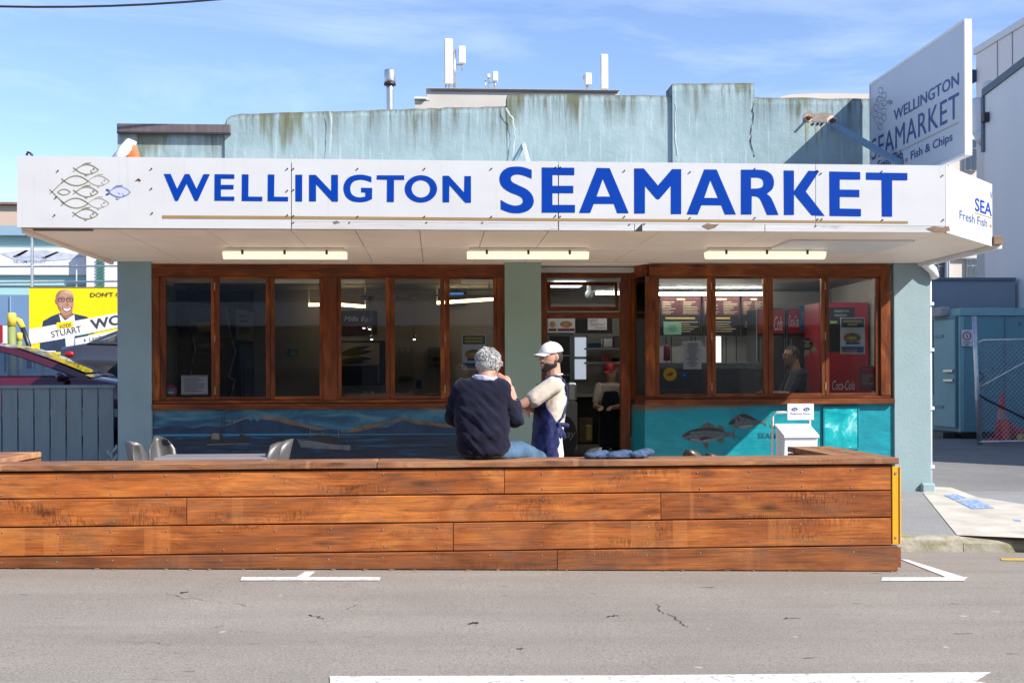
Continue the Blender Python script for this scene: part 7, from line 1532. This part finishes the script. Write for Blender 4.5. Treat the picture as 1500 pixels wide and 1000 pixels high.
# ---- man in the white cap, arms folded
YM = 10.0
tm = thing('person', 'bearded man in white cap, cream shirt and navy apron standing with folded arms', 'person', (W(803, 660, YM).x, YM, road_z(.9, YM)), 'people outside the shop')
P_ = lambda u, v, dy=0.0: W(u, v, YM + dy)
gz_ = road_z(.9, YM)
body = MB(); hf2 = Vector((-.87, -.49, -.04)); hc2 = P_(807, 522.5, 0)
at2, M32 = head(body, hc2, hf2, (-.10, 0, 1), .97)
body.hull([(hc2 + Vector((.02, .01, -.06)), .058), (P_(812, 555), .062)], 2)
body.hull([(P_(811, 566), (.08, .15, .05)), (P_(805, 600), (.10, .13, .1)), (P_(803, 650), (.10, .13, .1))], 2)
eL = P_(765.5, 592.5, -.20); wL = P_(783, 599, .03); body.hull([(P_(812, 567, -.18), .054), (P_(787, 581, -.21), .05), (eL, .044)], 2); body.hull([(eL, .044), (eL.lerp(wL, .4), .044), (wL, .03)], 2)
hand(body, wL, Vector((.25, .95, .15)), (0, -.1, 1), (.9, -.2, 0), .35, .95)
eR = P_(767, 597, .21); wR = P_(773, 603, -.05); body.hull([(P_(808, 567, .18), .054), (eR, .044)], 2); body.hull([(eR, .043), (wR, .03)], 2); hand(body, wR, Vector((-.10, -.96, -.08)), (-.2, 0, 1), (.8, .1, .1), .45, .95)
for dy in (-.09, .09): body.hull([(P_(803, 655, dy), .08), (Vector((P_(803, 650).x, YM + dy, .45)), .058), (Vector((P_(805, 650).x, YM + dy, gz_ + .08)), .04)], 2)
blob('body', body, 'skin_y', tm, .0075, 3); eyes(at2, tm)
bd2 = MB(); bd2.hull([(at2(.058, .027, -.064), .0265), (at2(.058, -.027, -.064), .0265), (at2(.077, 0, -.108), .0225), (at2(.002, .052, -.074), .0215), (at2(.002, -.052, -.074), .0215)], 2); bd2.hull([(at2(.002, .054, -.07), .020), (at2(.004, .069, -.01), .008)], 2); bd2.hull([(at2(.002, -.054, -.07), .020), (at2(.004, -.069, -.01), .008)], 2); bd2.hull([(at2(.097, .022, -.051), .005), (at2(.097, -.022, -.051), .005), (at2(.086, .030, -.07), .005), (at2(.086, -.030, -.07), .005)], 2); me = remesh(bd2, .005, 1)
for v in me.vertices: v.co += v.normal * noise.noise(v.co * 90) * .003
link('beard', me, 'hair_d', tm, False, True)
lp2 = MB(); lp2.hull([(at2(.104, .014, -.066), .0055), (at2(.104, -.014, -.066), .0055)], 2); lp2.build('lips', 'skin_o', tm, True)
hb = MB(); hb.ell(at2(-.012, 0, .0), (.098, .081, .085), 3, M32); me = remesh(hb, .006, 1); bm_ = bmesh.new(); bm_.from_mesh(me); F2 = hf2.normalized(); dead = [v for v in bm_.verts if (v.co - hc2).dot(F2) > .004 or (v.co - hc2).z > .05 or (v.co - hc2).z < -.05]; bmesh.ops.delete(bm_, geom=dead, context='VERTS'); bm_.to_mesh(me); bm_.free(); link('hair', me, 'hair_d', tm, False, True)
# cap: dome, seams, curved brim
cp = MB(); t_ = bmesh.new(); k = bmesh.ops.create_uvsphere(t_, u_segments=24, v_segments=14, radius=1.0)['verts']; bmesh.ops.delete(t_, geom=[v for v in t_.verts if v.co.z < -.12], context='VERTS'); bmesh.ops.scale(t_, vec=(.112, .091, .098), verts=t_.verts); t_.transform(Matrix.Translation(at2(-.004, 0, .030)) @ M32.to_4x4() @ Matrix.Rotation(R(8), 4, 'Y')); cp.add(t_)
cap_o = cp.build('cap', 'capw', tm, True); cap_o.modifiers.new('t', 'SOLIDIFY').thickness = .004
br_ = MB(); rows_ = []
for i in range(9):
    a = (i / 8 - .5) * 2; rr = []
    for j in range(5): t = j / 4; rr.append(br_.bm.verts.new(at2(.080 * math.sqrt(max(0, 1 - (a * .86) ** 2)) + .02 + .078 * t * (1 - .32 * a * a), a * .074 * (1 - .10 * t), .036 - .004 * t - .020 * a * a - .008 * t * t)))
    rows_.append(rr)
for A, B in zip(rows_, rows_[1:]):
    for j in range(4): br_.bm.faces.new((A[j], A[j + 1], B[j + 1], B[j]))
bo = br_.build('brim', 'capw', cap_o, True); bo.modifiers.new('t', 'SOLIDIFY').thickness = .005
mb = MB(); mb.ell(at2(-.004, 0, .131), (.009, .009, .005), 2); mb.build('button', 'capw', cap_o, True)
lg = MB(); c = at2(.098, -.025, .088)
for k, (a, b_) in enumerate(((0, 0), (.012, .006), (-.010, .008))): lg.ell(at2(.090 - .02 * abs(k - 1), -.03 + a, .080 + b_), (.008, .008, .003), 1)
lg.build('cap_emblem', 'sticker_r', cap_o)
ts = MB(); ts.hull([(P_(812, 563), (.085, .165, .05)), (P_(812, 555.5), (.062, .095, .03)), (P_(807, 585), (.125, .165, .08))], 3); ts.hull([(P_(807, 585), (.125, .165, .08)), (P_(805, 622), (.112, .152, .09)), (P_(805, 638), (.110, .150, .05))], 3)
for s in (-1, 1): ts.hull([(P_(811, 564, s * .165), .074), (P_(796, 575, s * .19), .070), (P_(782, 584, s * .205), .070)], 2)
me = remesh(ts, .009, 4); folds(me, .015, (6, 6, 10), -.8, None, 8.0); link('shirt', me, 'tee', tm, False, True)
mb = MB(); nc = P_(812, 550); mb.tube([nc + Vector((.066 * math.cos(R(a)), .066 * math.sin(R(a)), .012 * math.cos(R(a)))) for a in range(0, 361, 20)], .009, 6); mb.build('neckband', 'tee', tm, True)
pt_ = MB(); pt_.hull([(P_(805, 640), (.110, .148, .05)), (P_(805, 668), (.118, .155, .08))], 3)
for dy in (-.085, .085): pt_.hull([(P_(804, 668, dy), .092), (Vector((P_(804, 650).x, YM + dy, .38)), .085)], 2)
me = remesh(pt_, .010, 3); folds(me, .006, (8, 8, 5)); link('shorts', me, 'shorts', tm, False, True)
for dy in (-.09, .09): mb = MB(); x = P_(803, 650).x; mb.hull([((x + .02, YM + dy, gz_ + .05), (.055, .05, .05)), ((x - .16, YM + dy, gz_ + .035), (.06, .045, .035))], 2); mb.build('shoe', 'shoe', tm, True)
# apron: bib and skirt wrapped round the front
ap_ = MB(); rows_ = []; NA = 32
lev = [(P_(800, 562).z, .105, .145, 38), (P_(800, 580).z, .128, .170, 52), (P_(800, 596).z, .138, .176, 72), (P_(800, 612).z, .140, .172, 100), (P_(800, 622).z, .142, .172, 112), (P_(800, 640).z, .152, .182, 112), (P_(800, 660).z, .163, .190, 110), (.70, .175, .198, 108), (.45, .185, .205, 106)]
for i in range(len(lev) - 1):
    for j in range(5):
        t = j / 5; A, B = lev[i], lev[i + 1]; z, ax, ay, an = [A[k] + (B[k] - A[k]) * t for k in range(4)]; cx = P_(806, 600).x - (.0 if z > .95 else .0); rr = []
        for k in range(NA + 1):
            th_ = R(180) + R(an) * (k / NA * 2 - 1); fo = 1 + .03 * noise.noise(Vector((th_ * 2.6, z * 3.0, 3))) * (1.6 if z < 1.1 else .6) + .022 * math.sin(th_ * 9 + z * 4) * max(0, min(1, (1.05 - z) / .4))
            p = Vector((cx + ax * fo * math.cos(th_), YM + ay * fo * math.sin(th_), z + .03 * math.cos(th_ - math.pi) * 0)); rr.append(ap_.bm.verts.new(p + Vector((.018 * noise.noise(Vector((z * 17 + th_ * 3, th_ * 3, 1))), .022 * noise.noise(Vector((z * 15 - th_ * 4, th_ * 1.5, 7))), 0))))
        rows_.append(rr)
for A, B in zip(rows_, rows_[1:]):
    for k in range(NA): ap_.bm.faces.new((A[k], A[k + 1], B[k + 1], B[k]))
ao = ap_.build('apron', 'apron', tm, True); ao.modifiers.new('t', 'SOLIDIFY').thickness = .004
for s in (-1, 1):
    mb = MB(); mb.tube([P_(791, 563, s * .10), P_(803, 551, s * .10), P_(815, 550.5, s * .095), P_(826, 557, s * .08), P_(830.5, 573, s * .05), P_(829.5, 590, -s * .03), P_(825, 610, -s * .12), P_(817, 619, -s * .158)], [.011] * 8, 5); mb.build('apron_strap', 'apron', tm, True)
mb = MB(); kn = P_(817, 620, -.160); mb.ell(kn, .018, 2); mb.hull([(kn, .010), (P_(829, 623, -.15), (.03, .012, .022))], 2); mb.hull([(kn, .010), (P_(826, 638, -.16), (.016, .010, .035))], 2); mb.hull([(kn, .008), (P_(821, 638, -.17), (.012, .008, .03))], 2); me = remesh(mb, .005, 1); folds(me, .004, (30, 30, 30)); link('apron_bow', me, 'apron', tm, False, True)

# ---- man behind the bay window and the kitchen hand
wm = thing('person', 'dark haired man in glasses and a dark shirt behind the third bay window', 'person', (W(1163, 640, 15.0).x, 15.0, .1))
body = MB(); hc3 = W(1159, 520, 15.0); at3, M33 = head(body, hc3, Vector((-.9, -.25, -.12))); x = hc3.x + .06; body.hull([(hc3 + Vector((.03, 0, -.06)), .06), (hc3 + Vector((.06, 0, -.2)), .07)], 2); body.hull([((x, 15, 1.2), (.12, .17, .1)), ((x, 15, .9), (.12, .15, .1))], 2)
for dy in (-.09, .09): body.hull([((x, 15 + dy, .9), .085), ((x, 15 + dy, .18), .05)], 2)
elb = Vector((x - .12, 14.75, hc3.z - .5)); body.hull([((x + .02, 14.8, hc3.z - .24), .055), (elb, .045)], 2); body.hull([(elb, .045), (elb + Vector((-.24, .06, .02)), .03)], 2); hand(body, elb + Vector((-.24, .06, .02)), (-1, .1, 0), (0, 0, 1), (0, 1, -.3), .5); elc = Vector((x - .10, 15.26, hc3.z - .5)); body.hull([((x + .02, 15.2, hc3.z - .24), .055), (elc, .045)], 2); body.hull([(elc, .045), (elc + Vector((-.24, -.06, .0)), .03)], 2); hand(body, elc + Vector((-.24, -.06, 0)), (-1, -.1, 0), (0, 0, 1), (0, -1, -.3), .5)
blob('body', body, 'skin_d', wm, .010, 3); eyes(at3, wm)
mb = MB(); mb.ell(at3(-.015, 0, .018), (.106, .086, .105), 3, M33); me = remesh(mb, .008, 1); bm_ = bmesh.new(); bm_.from_mesh(me); F3 = Vector((-.9, -.25, -.12)).normalized(); dead = [v for v in bm_.verts if ((v.co - hc3).dot(F3) > .03 and (v.co - hc3).z < .07) or (v.co - hc3).z < -.05]; bmesh.ops.delete(bm_, geom=dead, context='VERTS'); bm_.to_mesh(me); bm_.free()
for v in me.vertices: v.co += v.normal * noise.noise(v.co * 40) * .006
link('hair', me, 'hair_d', wm, False, True)
mb = MB(); mb.hull([((x + .03, 15, hc3.z - .25), (.10, .20, .07)), ((x, 15, hc3.z - .45), (.15, .20, .1)), ((x, 15, .95), (.14, .18, .08))], 3); mb.hull([((x + .02, 14.8, hc3.z - .25), .08), (elb, .065)], 2); mb.hull([((x + .02, 15.2, hc3.z - .25), .08), (elc, .065)], 2); me = remesh(mb, .011, 4); folds(me, .008); link('shirt', me, 'darkshirt', wm, False, True)
mb = MB(); mb.hull([((x, 15, .95), (.13, .17, .06)), ((x, 15, .85), (.13, .17, .06))], 2)
for dy in (-.09, .09): mb.hull([((x, 15 + dy, .85), .09), ((x, 15 + dy, .16), .06)], 2)
blob('trousers', mb, 'darkshirt', wm, .012, 3)
for q in (1, -1): mb = MB(); mb.tube([at3(.0, q * .083, .0), at3(.10, q * .058, -.002)], .004, 5); mb.build('glasses_arm', 'black', wm)
for dy in (-.09, .09): mb = MB(); mb.hull([((x, 15 + dy, .15), .05), ((x - .15, 15 + dy, .135), (.05, .045, .035))], 2); mb.build('shoe', 'shoe', wm, True)
YK = 17.6; kx_ = W(894, 640, YK).x
kh = thing('person', 'kitchen hand in a red cap and black apron working at the bench beyond the doorway', 'person', (kx_, YK, .1))
hc4 = W(895, 543, YK); body = MB(); F4 = Vector((-.55, -.75, -.35)); at4, M34 = head(body, hc4, F4); body.hull([(hc4 + Vector((0, .02, -.06)), .055), (hc4 + Vector((.0, .03, -.19)), .06)], 2); zs = hc4.z - .24; body.hull([((kx_, YK, zs), (.14, .11, .06)), ((kx_, YK, .95), (.13, .11, .1))], 2)
for s in (-1, 1):
    body.hull([((kx_ + s * .17, YK, zs), .05), ((kx_ + s * .20 - .03, YK - .08, zs - .28), .042)], 2); w0 = Vector((kx_ + s * .06 - .10, YK - .28, zs - .30)); body.hull([((kx_ + s * .20 - .03, YK - .08, zs - .28), .042), (w0, .028)], 2); hand(body, w0, (-.3, -.9, -.1), (s, 0, 0), (0, 0, -1), .4)
    body.hull([((kx_ + s * .09, YK, .95), .08), ((kx_ + s * .09, YK, .18), .05)], 2)
blob('body', body, 'skin_y', kh, .010, 3); eyes(at4, kh)
mb = MB(); mb.hull([((kx_, YK, zs + .02), (.16, .11, .05)), ((kx_, YK, zs - .2), (.16, .13, .1)), ((kx_, YK, .98), (.15, .13, .05))], 3)
for s in (-1, 1): mb.hull([((kx_ + s * .16, YK, zs), .07), ((kx_ + s * .195 - .02, YK - .05, zs - .2), .06)], 2)
blob('shirt', mb, 'tee', kh, .012, 4)
mb = MB(); mb.hull([((kx_, YK - .09, zs - .08), (.11, .06, .03)), ((kx_, YK - .06, zs - .3), (.165, .11, .05)), ((kx_, YK - .03, .98), (.165, .13, .05)), ((kx_, YK - .02, .45), (.18, .14, .05))], 3); blob('apron', mb, 'darkshirt', kh, .013, 3, .006)
mb = MB()
for s in (-1, 1): mb.hull([((kx_ + s * .09, YK, .95), .088), ((kx_ + s * .09, YK, .16), .06)], 2)
blob('trousers', mb, 'darkshirt', kh, .013, 3)
for s in (-1, 1): mb = MB(); mb.hull([((kx_ + s * .09, YK, .15), .05), ((kx_ + s * .09 - .03, YK - .15, .135), (.045, .05, .035))], 2); mb.build('shoe', 'shoe', kh, True)
cp = MB(); t_ = bmesh.new(); bmesh.ops.create_uvsphere(t_, u_segments=18, v_segments=10, radius=1.0); bmesh.ops.delete(t_, geom=[v for v in t_.verts if v.co.z < -.1], context='VERTS'); bmesh.ops.scale(t_, vec=(.112, .092, .10), verts=t_.verts); t_.transform(Matrix.Translation(at4(-.004, 0, .03)) @ M34.to_4x4()); cp.add(t_); cp.hull([(at4(.10, .05, .03), (.02, .02, .006)), (at4(.10, -.05, .03), (.02, .02, .006)), (at4(.16, 0, .022), (.02, .02, .006))], 2); cp.build('cap', 'red', kh, True)
